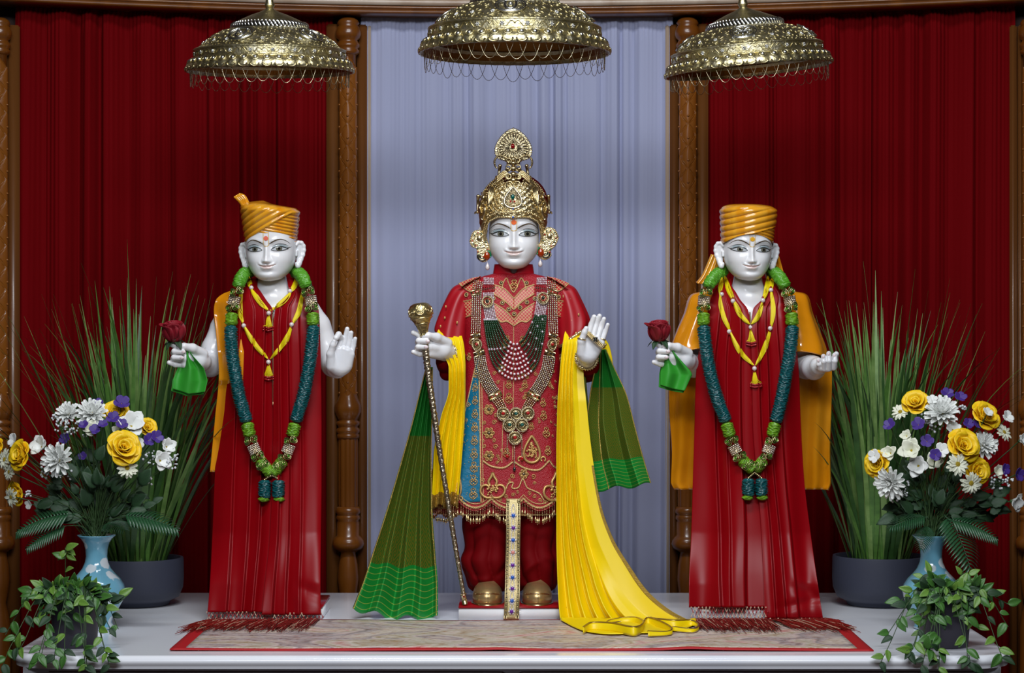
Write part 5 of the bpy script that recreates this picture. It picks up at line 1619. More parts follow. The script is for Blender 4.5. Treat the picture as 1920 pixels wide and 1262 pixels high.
def drape(fg, root, rows, nm, m, depf, foldf, thick=.002, nx=60, ny=70, uv=None):
    """General hanging cloth: rows (py, xl, xr); depf(u, v, px, py) depth in px, foldf added."""
    ys = [r[0] for r in rows]; PY = np.linspace(ys[0], ys[-1], ny)
    xl = table(ys, [r[1] for r in rows], PY); xr = table(ys, [r[2] for r in rows], PY)
    A = np.zeros((nx, ny, 3))
    for j in range(ny):
        for i in range(nx):
            u = i / (nx - 1); v = j / (ny - 1); x = xl[j] + (xr[j] - xl[j]) * u
            A[i, j] = fg.W(x, PY[j], depf(u, v, x, PY[j]) + foldf(u, v))
    b = MB(); b.sheet(A[:, ::-1], thick)
    return b.build(nm, m, root)
drape(FL, root_l, [(540, 450, 470), (546, 430, 470), (553, 414, 470), (564, 404, 470), (580, 401, 470), (620, 405, 470), (700, 411, 470), (780, 404, 470), (885, 394, 460)], 'mantle', M_ORANGE,
      lambda u, v, x, y: -28 - 26 * min(1, max(0, (y - 590) / 70)) * (1 if y < 720 else .6) + 8 * (1 - u) ** 2 + (14 * max(0, (565 - y) / 25)) + 16 * min(1, max(0, (y - 560) / 200)) * 0, lambda u, v: 2.5 * math.sin(u * 16) * min(1, v * 6), .006)
# pedestal
def pedestal(fg, root, x0, x1, y0, y1, h):
    b = MB(); b.box(((x0 + x1) / 2, (y0 + y1) / 2, h / 2 - .001), (x1 - x0, y1 - y0, h - .002), bev=.002); b.build('plinth', M_MARBLE, root)
    b = MB(); b.box(((x0 + x1) / 2, (y0 + y1) / 2, h + .0015), (x1 - x0 + .001, y1 - y0 + .001, .006), bev=.0015); b.build('plinth_top', mat('plinth_red', C(150, 12, 24), .3, coat=.3), root)
pedestal(FL, root_l, P(412, 0, -.02).x, P(604, 0, -.02).x, -.025, .24, .033)

def dep_l(x, y):
    base = table([525, 540, 560, 600, 650, 720, 850, 1000, 1080, 1150], [6, -22, -38, -52, -56, -58, -64, -84, -104, -120], y)
    return float(base) + 26 * ((x - 508) / 100.) ** 2 * (1 if y < 1000 else max(.15, 1 - (y - 1000) / 110.))
st_l = thing('red_stole', FL.W(505, 560, -40), 'red satin pleated stole with fringe worn by the palm raising statue', 'stole', 'red satin stoles of the side statues')
pl1 = stole_panel(FL, st_l, [(522, 466, 484), (535, 455, 482), (548, 440, 490), (562, 432, 499), (580, 428, 511), (620, 424, 514), (700, 415, 514), (800, 408, 514), (900, 402, 512), (1000, 398, 508), (1100, 393, 499), (1148, 389, 495)],
             [(.30, .34, 5), (.58, .62, 5), (.82, .80, 5)], dep_l, 1)
pl2 = stole_panel(FL, st_l, [(522, 538, 556), (535, 540, 566), (548, 543, 578), (562, 531, 590), (576, 517, 597), (620, 512, 600), (700, 512, 602), (800, 512, 603), (900, 510, 603), (1000, 506, 602), (1100, 496, 601), (1153, 491, 602)],
             [(.12, .18, 5), (.30, .40, 5.5), (.55, .64, 4)], lambda x, y: dep_l(x, y) - 3, 2,
             lambda u, y: 5 * np.exp(-((y - 1105 - 40 * (u - .7)) / 14) ** 2) * np.clip((u - .5) * 4, 0, 1))
b = MB(); b.tube(FL.curve([(511, 585, -56), (512, 650, -60), (512, 760, -63)], 30), 1.3 * k, 5); b.build('gold_edge', M_GOLD, st_l)
net_fringe(FL, st_l, (388, 492), lambda x: 1148, 22, 20, lambda x: -26, 1, lambda x: dep_l(x, 1148))
net_fringe(FL, st_l, (493, 602), lambda x: 1154 if x < 540 else 1150, 20, 20, lambda x: -14, 2, lambda x: dep_l(x, 1150))
# accessories
surf = MB()
for o in (pl1, pl2):
    surf.add([tuple(v.co + Vector(o['_org'])) for v in o.data.vertices], [tuple(p.vertices) for p in o.data.polygons])
SURF_L = BVHTree.FromPolygons([Vector(v) for v in np.vstack(surf.v)], surf.f)
thread_necklace(FL, 'short yellow thread necklace with pearls high on the palm raising statue', [[(466, 518), (468, 532), (473, 546), (488, 567), (504, 583)], [(558, 518), (553, 535), (545, 549), (530, 566), (507, 583)]], (505, 588), (504, 622), SURF_L, [(472, 542), (545, 548)], 1)
thread_necklace(FL, 'long yellow thread necklace with pearls low on the palm raising statue', [[(453, 545), (450, 580), (458, 610), (478, 645), (503, 673)], [(567, 545), (561, 582), (548, 608), (535, 640), (508, 673)]], (505, 679), (505, 714), SURF_L, [(459, 611), (547, 609)], 2)
GL = garland(FL, 'green and teal ribbon garland with tassels on the palm raising statue',
        [(470, 508, 25), (458, 514, -12), (450, 526, -48), (445, 545, -58), (439, 564, -54), (435, 590, -58), (433, 620, -66), (435, 660, -70), (441, 700, -73), (449, 745, -75), (461, 785, -77), (468, 815, -78), (478, 845, -79), (492, 870, -80), (510, 889, -81)],
        [(552, 508, 25), (563, 515, -12), (570, 526, -48), (577, 545, -58), (583, 564, -54), (586, 590, -58), (587, 620, -66), (583, 660, -70), (577, 700, -73), (568, 745, -75), (556, 785, -77), (549, 812, -78), (540, 843, -79), (527, 868, -80), (510, 889, -81)],
        (510, 886, -81), [(496, 920), (522, 920)], 3, 12)
held_rose(FL, 0, 0, 'dark red rose held by the palm raising statue', 1)
kerchief(FL, 0, 0, [(655, 348, 353), (668, 342, 362), (690, 334, 382), (712, 326, 389), (733, 324, 384, -4, 6, 2)], 'green cotton handkerchief hanging from the fist of the palm raising statue', 0.4)

# ------------------------------------------------------------------ statue with orange robe
FR = Fig(.12)
root_r = thing('statue', FR.W(1412, 1150, 0), 'white marble statue in painted orange robe and turban holding one cupped hand out', 'statue')
root_r.location.z = 0; root_r['_org'] = tuple(root_r.location)
DX, DY = 909, -1
body = MB()
arm = [(6 * k, FR.chain([(1322, 592, 14, 14), (1311, 625, 10, 22), (1304, 668, 4, 21), (1301, 686, -6, 21), (1289, 677, -40, 17)]))]
V, F_ = sdf_mesh(arm + holding_hand(FR, DX, DY), .0011); body.add(V, F_)
arm = [(6 * k, FR.chain([(1488, 592, 14, 14), (1500, 640, 8, 24), (1512, 684, 0, 26), (1526, 690, -50, 21), (1535, 688, -85, 15)]))]
hand = [(4 * k, FR.chain([(1533, 685, -84, 13), (1541, 688, -108, 9)]) + FR.chain([(1540, 686, -86, 13), (1551, 689, -110, 8.5)]) + FR.chain([(1548, 684, -86, 11), (1562, 687, -108, 8)])),
        (3 * k, FR.chain([(1552, 680, -88, 9), (1565, 673, -98, 6), (1568, 664, -106, 5)])),
        (1.0 * k, FR.chain([(1563, 689, -112, 6.0), (1565.5, 677, -121, 5.0), (1565, 666, -119, 4.6)])),
        (1.0 * k, FR.chain([(1554, 691, -113, 6.0), (1554.5, 677, -123, 5.1), (1554, 663, -121, 4.5)])),
        (1.0 * k, FR.chain([(1545, 691, -112, 5.8), (1544.5, 678, -122, 4.9), (1544, 668, -121, 4.4)])),
        (1.0 * k, FR.chain([(1537, 690, -108, 5.4), (1535, 683, -116, 4.5), (1534.5, 675, -117, 3.9)]))]
V, F_ = sdf_mesh(arm + hand, .0011); body.add(V, F_)
tor = [(14 * k, FR.chain([(1402, 508, 14, 25), (1402, 545, 14, 27), (1403, 580, 6, 30)]) + FR.chain([(1336, 580, 14, 14), (1404, 562, 8, 30), (1474, 580, 14, 14)]) + FR.chain([(1368, 610, 6, 42), (1440, 610, 6, 42)]) + FR.chain([(1378, 690, 2, 46), (1432, 690, 2, 46)]))]
V, F_ = sdf_mesh(tor, .0035); body.add(V, F_)
h_r = add_head(body, FR, 1401.5, 468, -6, math.radians(5), math.radians(1.5), math.radians(2), .975, .97)
for g in ear_prims(h_r.M, FR.s): V, F_ = sdf_mesh([g], .0009); body.add(V, F_)
body.build('marble_figure', M_MARBLE, root_r)
nails(FR, root_r, [(a + DX, b + DY, c, r, d, e) for a, b, c, r, d, e in HOLD_NAILS] + [(1564.5, 667, -123.5, 3.2, 0, 1), (1554, 664, -125.5, 3.2, 0, 1), (1544, 669, -125.5, 3.1, 0, 1), (1534.5, 676, -121, 2.8, 0, 1)])
paint_face(h_r, root_r, M_TILG)
turban(h_r, root_r, False, 0, top=72, R0=51, R1=56, slope=.26)
for sx, pts in ((-1, [(478, 1338, 1366), (500, 1328, 1366), (520, 1318, 1362), (532, 1309, 1352)]), (1, [(478, 1436, 1456), (500, 1438, 1463), (515, 1440, 1468), (530, 1444, 1475)])):
    drape(FR, root_r, pts, 'turban_flap', M_TURBAN, lambda u, v, x, y: 26 - 6 * v, lambda u, v: 3.2 * abs(math.sin(u * 10)), .010)
robe_column(FR, root_r, [(600, 1404, 75, 42), (650, 1404, 88, 48), (750, 1405, 92, 52), (900, 1406, 95, 54), (1050, 1408, 98, 56), (1140, 1410, 100, 56)])
# carved sleeves and back mantle
sl = [(8 * k, FR.chain([(1322, 574, 12, 26), (1308, 620, 12, 32), (1298, 655, 8, 33), (1296, 664, 0, 31)]) + FR.chain([(1300, 655, 30, 22), (1262, 640, 40, 6)])),]
def sleeve(rows, nm):
    """Wide carved sleeve: rings (px, py, dep, half width, half depth, roll)."""
    n = 90; rws = catmull(rows, 44); A = []
    for i, (x, y, d, hw, hd, sk) in enumerate(rws):
        c = FR.W(x, y, d); q = []
        for j in range(n):
            a = 2 * pi * j / n
            f = 1 + .035 * math.sin(a * 7 + i * .06) * min(1, i / 10)
            q.append((c.x + hw * k * f * math.cos(a), c.y + hd * k * f * math.sin(a), c.z + sk * k * math.cos(a) - .30 * hd * k * math.sin(a) * (i / 44) ** 2))
        A.append(q)
    A = np.array(A)
    inner = A[-1] * .88 + A[-1].mean(0) * .12 ; inner2 = (A[-6] * .80 + A[-6].mean(0) * .20)
    A = np.concatenate([A, inner[None], inner2[None]])
    b = MB(); b.grid(A, cv=True); b.f.append(tuple(range(n))); b.mi.append(0)
    return b.build(nm, M_ORANGE, root_r)
sleeve([(1334, 548, 14, 14, 16, -2), (1322, 562, 14, 28, 26, -8), (1312, 590, 12, 30, 32, -2), (1304, 620, 8, 36, 38, 0), (1297, 650, 2, 41, 42, 4), (1294, 668, -4, 42, 44, 10)], 'sleeve')
sleeve([(1476, 548, 14, 14, 16, 2), (1486, 562, 14, 28, 26, 8), (1494, 590, 12, 30, 32, 2), (1500, 620, 8, 36, 38, 0), (1506, 652, 2, 42, 42, -2), (1509, 672, -6, 42, 44, -6)], 'sleeve')
for rows in ([(640, 1272, 1345), (700, 1256, 1345), (760, 1256, 1340), (850, 1260, 1335), (905, 1258, 1330), (918, 1264, 1330)], [(640, 1470, 1540), (700, 1472, 1560), (760, 1474, 1558), (850, 1478, 1554), (905, 1480, 1555), (918, 1484, 1550)]):
    drape(FR, root_r, rows, 'mantle', M_ORANGE, lambda u, v, x, y: 18 + 10 * v, lambda u, v: 5 * math.sin(u * 14 + v * 2) * min(1, v * 3), .008)
pedestal(FR, root_r, P(1312, 0, -.02).x, P(1512, 0, -.02).x, -.025, .24, .033)
b = MB(); q = FR.W(1299, 692, -30)
b.ball(q, 4.6 * k, 12, 8); ob = b.build('wrist_pompom', mat('pompom_orange', C(240, 130, 16), .8, bump=('noise', 600, .8, .002)), root_r, label='small orange pompom at the wrist')
def dep_r(x, y):
    base = table([525, 540, 560, 600, 650, 720, 850, 1000, 1080, 1150], [6, -22, -38, -52, -56, -58, -64, -84, -104, -120], y)
    return float(base) + 26 * ((x - 1408) / 105.) ** 2 * (1 if y < 1000 else max(.15, 1 - (y - 1000) / 110.))
st_r = thing('red_stole', FR.W(1405, 560, -40), 'red satin pleated stole with fringe worn by the orange robed statue', 'stole', 'red satin stoles of the side statues')
pr1 = stole_panel(FR, st_r, [(522, 1360, 1372), (535, 1348, 1372), (548, 1338, 1380), (562, 1332, 1388), (580, 1328, 1402), (620, 1318, 1410), (700, 1305, 1412), (800, 1302, 1416), (900, 1299, 1424), (1000, 1296, 1432), (1100, 1292, 1435), (1139, 1292, 1437)],
             [(.30, .42, 5), (.52, .55, 3), (.80, .74, 5)], dep_r, 4)
pr2 = stole_panel(FR, st_r, [(522, 1430, 1446), (535, 1434, 1456), (548, 1437, 1468), (562, 1428, 1478), (580, 1412, 1484), (620, 1408, 1490), (700, 1410, 1498), (800, 1412, 1502), (900, 1420, 1508), (1000, 1428, 1520), (1100, 1432, 1534), (1160, 1434, 1543)],
             [(.15, .20, 5), (.35, .38, 5.5), (.62, .60, 3.5)], lambda x, y: dep_r(x, y) - 3, 5,
             lambda u, y: 5 * np.exp(-((y - 1108 - 40 * (u - .7)) / 13) ** 2) * np.clip((u - .4) * 4, 0, 1) + 4 * np.exp(-((y - 1135 + 25 * (u - .5)) / 8) ** 2) * np.clip((u - .15) * 4, 0, 1))
b = MB(); b.tube(FR.curve([(1406, 585, -56), (1410, 650, -60), (1412, 760, -63)], 30), 1.3 * k, 5); b.build('gold_edge', M_GOLD, st_r)
net_fringe(FR, st_r, (1296, 1436), lambda x: 1139, 26, 22, lambda x: 6, 3, lambda x: dep_r(x, 1139))
net_fringe(FR, st_r, (1437, 1540), lambda x: 1160, 10, 20, lambda x: 40, 4, lambda x: dep_r(x, 1160))
surf = MB()
for o in (pr1, pr2):
    surf.add([tuple(v.co + Vector(o['_org'])) for v in o.data.vertices], [tuple(p.vertices) for p in o.data.polygons])
SURF_R = BVHTree.FromPolygons([Vector(v) for v in np.vstack(surf.v)], surf.f)
thread_necklace(FR, 'short yellow thread necklace with pearls high on the orange robed statue', [[(1359, 518), (1366, 542), (1376, 565), (1388, 590), (1405, 608)], [(1440, 518), (1437, 542), (1430, 566), (1422, 592), (1409, 608)]], (1407, 614), (1409, 650), SURF_R, [(1376, 565), (1430, 565)], 3)
thread_necklace(FR, 'long yellow thread necklace with pearls low on the orange robed statue', [[(1354, 520), (1350, 550), (1354, 585), (1369, 621), (1388, 660), (1413, 685)], [(1448, 522), (1446, 546), (1450, 582), (1445, 616), (1433, 655), (1417, 685)]], (1415, 691), (1416, 728), SURF_R, [(1350, 552), (1446, 546), (1369, 622), (1445, 616)], 4)
garland(FR, 'green and teal ribbon garland with tassels on the orange robed statue',
        [(1356, 508, 25), (1344, 516, -12), (1333, 528, -48), (1324, 546, -58), (1320, 564, -54), (1319, 590, -58), (1320, 620, -66), (1325, 660, -70), (1332, 700, -73), (1344, 745, -75), (1359, 785, -77), (1366, 808, -78), (1376, 838, -79), (1391, 862, -80), (1414, 882, -81)],
        [(1446, 508, 25), (1458, 516, -12), (1467, 528, -48), (1476, 546, -58), (1481, 564, -54), (1484, 590, -58), (1485, 620, -66), (1481, 660, -70), (1474, 700, -73), (1466, 745, -75), (1456, 785, -77), (1450, 808, -78), (1443, 838, -79), (1432, 862, -80), (1414, 882, -81)],
        (1415, 880, -81), [(1403, 917), (1428, 917)], 4, 12)
held_rose(FR, DX, DY, 'dark red rose held by the orange robed statue', 2)
kerchief(FR, DX, DY, [(655, 1253, 1260), (670, 1243, 1272), (695, 1239, 1295), (702, 1238, 1298), (731, 1238, 1284, -9, -2, 2)], 'green cotton handkerchief hanging from the fist of the orange robed statue', 2.2)
# ------------------------------------------------------------------ central crowned statue
FC = Fig(.12); k = FC.s
root_c = thing('statue', FC.W(955, 1150, 0), 'white marble crowned statue in embroidered red tunic standing on a plinth with a raised palm', 'statue')
root_c.location.z = 0; root_c['_org'] = tuple(root_c.location)
body = MB()
arm = [(6 * k, FC.chain([(862, 575, 12, 20), (852, 640, 12, 20), (848, 672, 2, 20), (838, 664, -42, 17)]))]
V, F_ = sdf_mesh(arm + holding_hand(FC, 458, -20), .0011); body.add(V, F_)
arm = [(6 * k, FC.chain([(1066, 575, 12, 20), (1076, 650, 10, 20), (1082, 684, 2, 20), (1098, 678, -50, 17), (1102, 670, -80, 15)]))]
hand = [(4 * k, FC.chain([(1096, 666, -92, 13), (1103, 632, -95, 7.8)]) + FC.chain([(1103, 668, -91, 14), (1112, 634, -95, 7.8)]) + FC.chain([(1109, 665, -90, 12), (1120, 638, -94, 7.4)]) + FC.chain([(1115, 660, -90, 10), (1127, 643, -92, 6.8)]) + FC.chain([(1102, 668, -72, 15), (1104, 666, -88, 15)])),
        (3 * k, FC.chain([(1091, 662, -97, 9.5), (1090, 640, -105, 6.8), (1096, 623, -109, 5.0), (1099, 616, -110, 4.4)])),
        (1.1 * k, FC.chain([(1103, 630, -95, 6.2), (1109, 608, -93, 5.4), (1114, 594, -96, 4.4)])),
        (1.1 * k, FC.chain([(1112, 632, -94, 6.0), (1119, 606, -91, 5.2), (1124, 592.5, -95, 4.3)])),
        (1.1 * k, FC.chain([(1120.5, 636, -93, 5.6), (1128, 611, -90, 4.8), (1132.5, 598, -94, 4.0)])),
        (1.1 * k, FC.chain([(1128, 642, -92, 5.0), (1135.5, 621, -90, 4.2), (1139.5, 609, -93, 3.6)]))]
V, F_ = sdf_mesh(arm + hand, .0011); body.add(V, F_)
V, F_ = sdf_mesh([(14 * k, FC.chain([(963, 480, 14, 24), (963, 520, 14, 25), (963, 560, 8, 28)]) + FC.chain([(880, 572, 12, 20), (963, 562, 10, 30), (1046, 572, 12, 20)]) + FC.chain([(963, 600, 8, 45), (960, 900, 8, 45)]))], .004); body.add(V, F_)
h_c = add_head(body, FC, 963.5, 439.5, -4, math.radians(0), math.radians(0), math.radians(1.5), 1.09, .905, 1.06)
for g in ear_prims(h_c.M, FC.s): V, F_ = sdf_mesh([g], .0011); body.add(V, F_)
body.build('marble_figure', M_MARBLE, root_c)
nails(FC, root_c, [(a + 458, b - 20, c, r, d, e) for a, b, c, r, d, e in HOLD_NAILS])
paint_face(h_c, root_c, M_TILO)
pedestal(FC, root_c, P(860, 0, -.03).x, P(1062, 0, -.03).x, -.032, .25, .033)

# --- tunic
ROWS = [(513, 963, 36, 28), (516, 963, 50, 32), (522, 963, 68, 36), (534, 963, 90, 40), (544, 963, 103, 42), (558, 963, 106, 45), (590, 962, 98, 52), (640, 961, 93, 56), (700, 958, 94, 58), (760, 955, 104, 61), (850, 948, 128, 68), (955, 943, 152, 76)]
def hem_py(x):
    return 932 + 18 * np.abs(np.sin(pi * (x - 921.5) / 60.)) ** .8
ny, na = 120, 240
PYr = np.linspace(513, 955, ny)
cx, hw, hd = (table([r[0] for r in ROWS], [r[i] for r in ROWS], PYr) for i in (1, 2, 3))
A = np.zeros((ny, na, 3)); UVt = np.zeros((ny, na, 2))
for j in range(na):
    a = 2 * pi * j / na
    ca, sa = math.cos(a), math.sin(a)
    e = 2 / 2.4
    ex, ey = math.copysign(abs(ca) ** e, ca), math.copysign(abs(sa) ** e, sa)
    for i in range(ny):
        py = PYr[i]; low = max(0, (py - 660) / 290)
        px = cx[i] + hw[i] * ex * (1 + .02 * low * math.sin(9 * a))
        if py > 880:
            w_ = (py - 880) / 75; py = 880 + (float(hem_py(px)) + 3 - 880) * w_
        A[i, j] = FC.W(px, py, 10 - 0) + Vector((0, hd[i] * ey * (1 + .03 * low * math.sin(11 * a)) * k, 0))
        UVt[i, j] = (px / 100., py / 100.)
def spark(name, base, gold, scale, thr, rough=.45):
    m = bpy.data.materials.new(name); m.use_nodes = True
    nt = m.node_tree; b = nt.nodes['Principled BSDF']; N = nt.nodes.new; L = nt.links.new
    tc = N('ShaderNodeTexCoord'); v = N('ShaderNodeTexVoronoi'); v.inputs['Scale'].default_value = scale; L(tc.outputs['Object'], v.inputs[0])
    r = N('ShaderNodeMapRange'); r.inputs[1].default_value = thr; r.inputs[2].default_value = thr - .08; L(v.outputs['Distance'], r.inputs[0])
    n = N('ShaderNodeTexNoise'); n.inputs['Scale'].default_value = 40; L(tc.outputs['Object'], n.inputs[0])
    x = N('ShaderNodeMix'); x.data_type = 'RGBA'; L(r.outputs[0], x.inputs[0]); x.inputs[6].default_value = base; x.inputs[7].default_value = gold
    L(x.outputs[2], b.inputs['Base Color']); b.inputs['Roughness'].default_value = rough
    bp = N('ShaderNodeBump'); bp.inputs['Strength'].default_value = .7; bp.inputs['Distance'].default_value = .002; L(v.outputs['Distance'], bp.inputs['Height']); L(bp.outputs[0], b.inputs['Normal'])
    return m
M_TUNIC = spark('sequinned_red', C(158, 2, 24), C(206, 84, 92), 420, .20)
M_TEALP = mat('quilted_teal', C(0, 104, 138), .4, bump=('noise', 90, .5, .003))
def lattice(name, base, gold):
    m = bpy.data.materials.new(name); m.use_nodes = True
    nt = m.node_tree; b = nt.nodes['Principled BSDF']; N = nt.nodes.new; L = nt.links.new
    uv = N('ShaderNodeUVMap'); ws = []
    for ang in (.78, -.78):
        mp = N('ShaderNodeMapping'); mp.inputs['Rotation'].default_value = (0, 0, ang); L(uv.outputs[0], mp.inputs[0])
        wv = N('ShaderNodeTexWave'); wv.inputs['Scale'].default_value = 1.35; L(mp.outputs[0], wv.inputs[0]); ws.append(wv)
    mx = N('ShaderNodeMath'); mx.operation = 'MAXIMUM'; L(ws[0].outputs['Color'], mx.inputs[0]); L(ws[1].outputs['Color'], mx.inputs[1])
    r = N('ShaderNodeMapRange'); r.inputs[1].default_value = .74; r.inputs[2].default_value = .90; L(mx.outputs[0], r.inputs[0])
    x = N('ShaderNodeMix'); x.data_type = 'RGBA'; L(r.outputs[0], x.inputs[0]); x.inputs[6].default_value = base; x.inputs[7].default_value = gold
    L(x.outputs[2], b.inputs['Base Color']); b.inputs['Roughness'].default_value = .4
    bp = N('ShaderNodeBump'); bp.inputs['Strength'].default_value = .8; bp.inputs['Distance'].default_value = .002; L(r.outputs[0], bp.inputs['Height']); L(bp.outputs[0], b.inputs['Normal'])
    return m
M_LATT = lattice('gold_lattice', C(190, 26, 48), C(214, 164, 116))
M_CORD = mat('gold_cord', C(206, 172, 118), .42, .55, bump=('wavez', 300, .4, .001))
M_EMB = mat('gold_embroidery', C(204, 166, 104), .42, .6)
M_STONE = mat('mirror_stone', C(120, 106, 84), .08, .8)
M_GEM_R = mat('gem_red', C(170, 8, 16), .06, coat=1)
M_GEM_G = mat('gem_green', C(0, 84, 74), .06, coat=1)
M_GEM_B = mat('gem_blue', C(34, 90, 190), .08, coat=1)
M_GEM_P = mat('gem_purple', C(100, 20, 150), .08, coat=1)
M_GEM_K = mat('gem_black', C(20, 26, 24), .06, coat=1)
M_GEM_PK = mat('gem_pink', C(220, 140, 130), .1, coat=1)
M_CRYST = mat('crystal_bead', C(208, 196, 204), .1, .15, coat=.8)
M_EMER = mat('emerald_bead', C(10, 52, 24), .08, coat=1)
M_WBEAD = mat('white_bead', C(236, 226, 230), .25)
M_SILGOLD = mat('silver_gold', C(208, 196, 168), .22, .9)
b = MB(); b.grid(A[::-1], cv=True, uv=UVt[::-1])
tunic = b.build('tunic', M_TUNIC, root_c)
TUN = to_bvh(tunic)
def pt_on(px, py, off=.0015):
    h, n = cast(TUN, px, py, off)
    if h is None: return FC.W(px, py, -20), Vector((0, -1, 0))
    return h, n
def cord(pts, r, mb, n=None, m=0, off=.0008, twist=True):
    n = n or max(6, int(sum(math.dist(a, b_) for a, b_ in zip(pts, pts[1:])) / 1.6))
    q = [pt_on(x, y, off)[0] for x, y in catmull(pts, n)]
    rr = np.full(len(q), r * k)
    if twist: rr = rr * (1 + .16 * np.sin(np.arange(len(q)) * 2.2))
    mb.tube(q, rr, 6, m=m)
def put(me, nm, px, py, size, rot=0, off=.001, parent=None):
    h, n = pt_on(px, py, off)
    F = frame(n, Vector((math.cos(rot), 0, -math.sin(rot))))
    inst(nm, me, Matrix.Translation(h) @ F @ Matrix.Scale(size * k, 4), parent or tunic)
def region(poly_rows, mb, nu=14, nv=24, off=.0009, t=.0008):
    """poly_rows: (py_top curve, py_bot curve) as lists of (x, y) of equal param -> cloth patch on the tunic."""
    top = catmull(poly_rows[0], nv); bot = catmull(poly_rows[1], nv)
    G = np.zeros((nu, nv, 3)); UV = np.zeros((nu, nv, 2))
    for i in range(nu):
        u = i / (nu - 1)
        for j in range(nv):
            p = top[j] * (1 - u) + bot[j] * u
            G[i, j] = pt_on(p[0], p[1], off)[0]; UV[i, j] = p / 20.
    mb.sheet(G, t, uv=UV) if np.cross(G[1, 0] - G[0, 0], G[0, 1] - G[0, 0])[1] < 0 else mb.sheet(G[::-1], t, uv=UV[::-1])
MX = lambda pts: [(1927 - x, y) for x, y in pts][::-1]
# lattice yoke with gold cords
C1 = [(925, 534), (945, 541), (963.5, 560)]; C2 = [(925, 551), (947, 565), (963.5, 581)]; C3 = [(925, 568), (948, 583), (963.5, 600)]; C4 = [(930, 596), (940, 604), (950, 602.5), (963.5, 611)]
b = MB()
for lo, hi in ((C1, C2), (C3, C4)):
    region((lo, hi), b); region((MX(lo), MX(hi)), b)
S1 = [(860, 531), (874, 543), (887, 549)]; S0 = [(872, 526), (886, 521), (902, 518)]
region((S0, S1), b); region((MX(S0), MX(S1)), b)
T0 = [(858, 560), (868, 565), (886, 562)]; T1 = [(862, 589), (871, 595), (886, 590)]
region((T0, T1), b); region((MX(T0), MX(T1)), b)
b.build('lattice_yoke', M_LATT, tunic)
b = MB()
for c_ in (C1, C2, C3, C4, S1, T0, T1):
    cord(c_, 1.35, b); cord(MX(c_), 1.35, b)
cord([(940, 545), (944, 530), (950, 522), (954, 532), (963, 548), (972, 532), (977, 522), (983, 530), (987, 545)], 1.3, b)
cord([(963, 612), (963, 700), (962, 780), (961, 862)], .8, b); cord([(945, 715), (943, 780), (941, 868)], .8, b)
for x0, y0_, x1, y1_, dp in ((905, 864, 962, 866, 12), (964, 866, 1030, 864, 16), (1030, 864, 1062, 872, 10)):
    cord([(x0, y0_), (x0 * .7 + x1 * .3, (y0_ + y1_) / 2 + dp * .8), (x0 * .3 + x1 * .7, (y0_ + y1_) / 2 + dp), (x1, y1_)], 2.0, b)
HX = np.arange(818, 1096, 2.0)
cord([(x, float(hem_py(x)) + 2) for x in HX], 2.2, b, n=len(HX) * 2)
cord([(x, float(hem_py(x)) - 5) for x in HX], .9, b, n=len(HX) * 2)
b.build('gold_cord', M_CORD, tunic)
# teal side panel
PL = [(894, 676), (884, 720), (868, 790), (848, 880), (826, 944)]; PR = [(898, 676), (899, 720), (900, 790), (901, 880), (902, 941)]
b = MB(); G = np.zeros((16, 60, 3)); UVp = np.zeros((16, 60, 2)); lp = catmull(PL, 60); rp = catmull(PR, 60)
for j in range(60):
    for i in range(16):
        p = lp[j] + (rp[j] - lp[j]) * i / 15; py = min(p[1], float(hem_py(p[0])) - 1)
        G[i, j] = pt_on(p[0], py, .001)[0]
b.sheet(G[:, ::-1], .0008); b.build('side_panel', M_TEALP, tunic, label='teal quilted side panel')
b = MB(); cord(PR, 1.7, b); cord([(x + 4.5, y) for x, y in PR], 1.0, b); cord(PL, 1.3, b); b.build('gold_cord', M_CORD, tunic)
# embroidered motifs (unit size = half width)
def flower_motif():
    b = MB()
    for i in range(6):
        a = i * pi / 3
        b.tube([((.35 + .32) * math.cos(a) + .30 * math.cos(t), .67 * math.sin(a) + .30 * math.sin(t), .05) for t in np.linspace(0, 2 * pi, 9, endpoint=False)], .10, 4, closed=True)
        b.ball((.67 * math.cos(a), .67 * math.sin(a), .05), .15, 6, 4)
    b.ball((0, 0, .08), .30, 8, 5, m=1, sc=(1, 1, .6))
    return b.mesh('embroidered_flower', [M_EMB, M_STONE])
def sprig_motif():
    b = MB()
    for sx in (-1, 1):
        b.tube([(sx * (.12 + .5 * math.sin(t)), -.5 + .62 * t / 3 - .2 * math.cos(t * 1.2), .04) for t in np.linspace(0, 3.1, 9)], .085, 4)
        b.tube([(sx * (.1 + .30 * math.sin(t)), .35 + .2 * t, .04) for t in np.linspace(0, 3.1, 7)], .08, 4)
        b.ball((sx * .3, -.1, .05), .17, 6, 4); b.ball((sx * .22, .3, .05), .13, 6, 4); b.ball((sx * .35, -.55, .05), .12, 6, 4)
    b.ball((0, .1, .06), .2, 7, 4); b.ball((0, .75, .05), .14, 6, 4); b.ball((0, -.45, .05), .18, 6, 4); b.ball((0, 1.02, .04), .09, 5, 4); b.ball((0, -.85, .04), .10, 5, 4)
    return b.mesh('embroidered_sprig', M_EMB)
def curl_motif():
    b = MB(); t = np.linspace(0, 1, 26)
    b.tube([((1 - .85 * q) * math.cos(q * 9) * .8, (1 - .85 * q) * math.sin(q * 9) * .8, .04) for q in t], .13, 5)
    b.ball((-.02, .1, .06), .2, 6, 4)
    return b.mesh('embroidered_curl', M_EMB)
def drop_outline(q, w=1.0, h=1.0):
    """Tear drop: q in 0..1, point on top."""
    a = 2 * pi * q
    return (w * math.sin(a) * (math.sin(a / 2)) ** 1.2, -h * math.cos(a - pi) if False else h * math.cos(a))
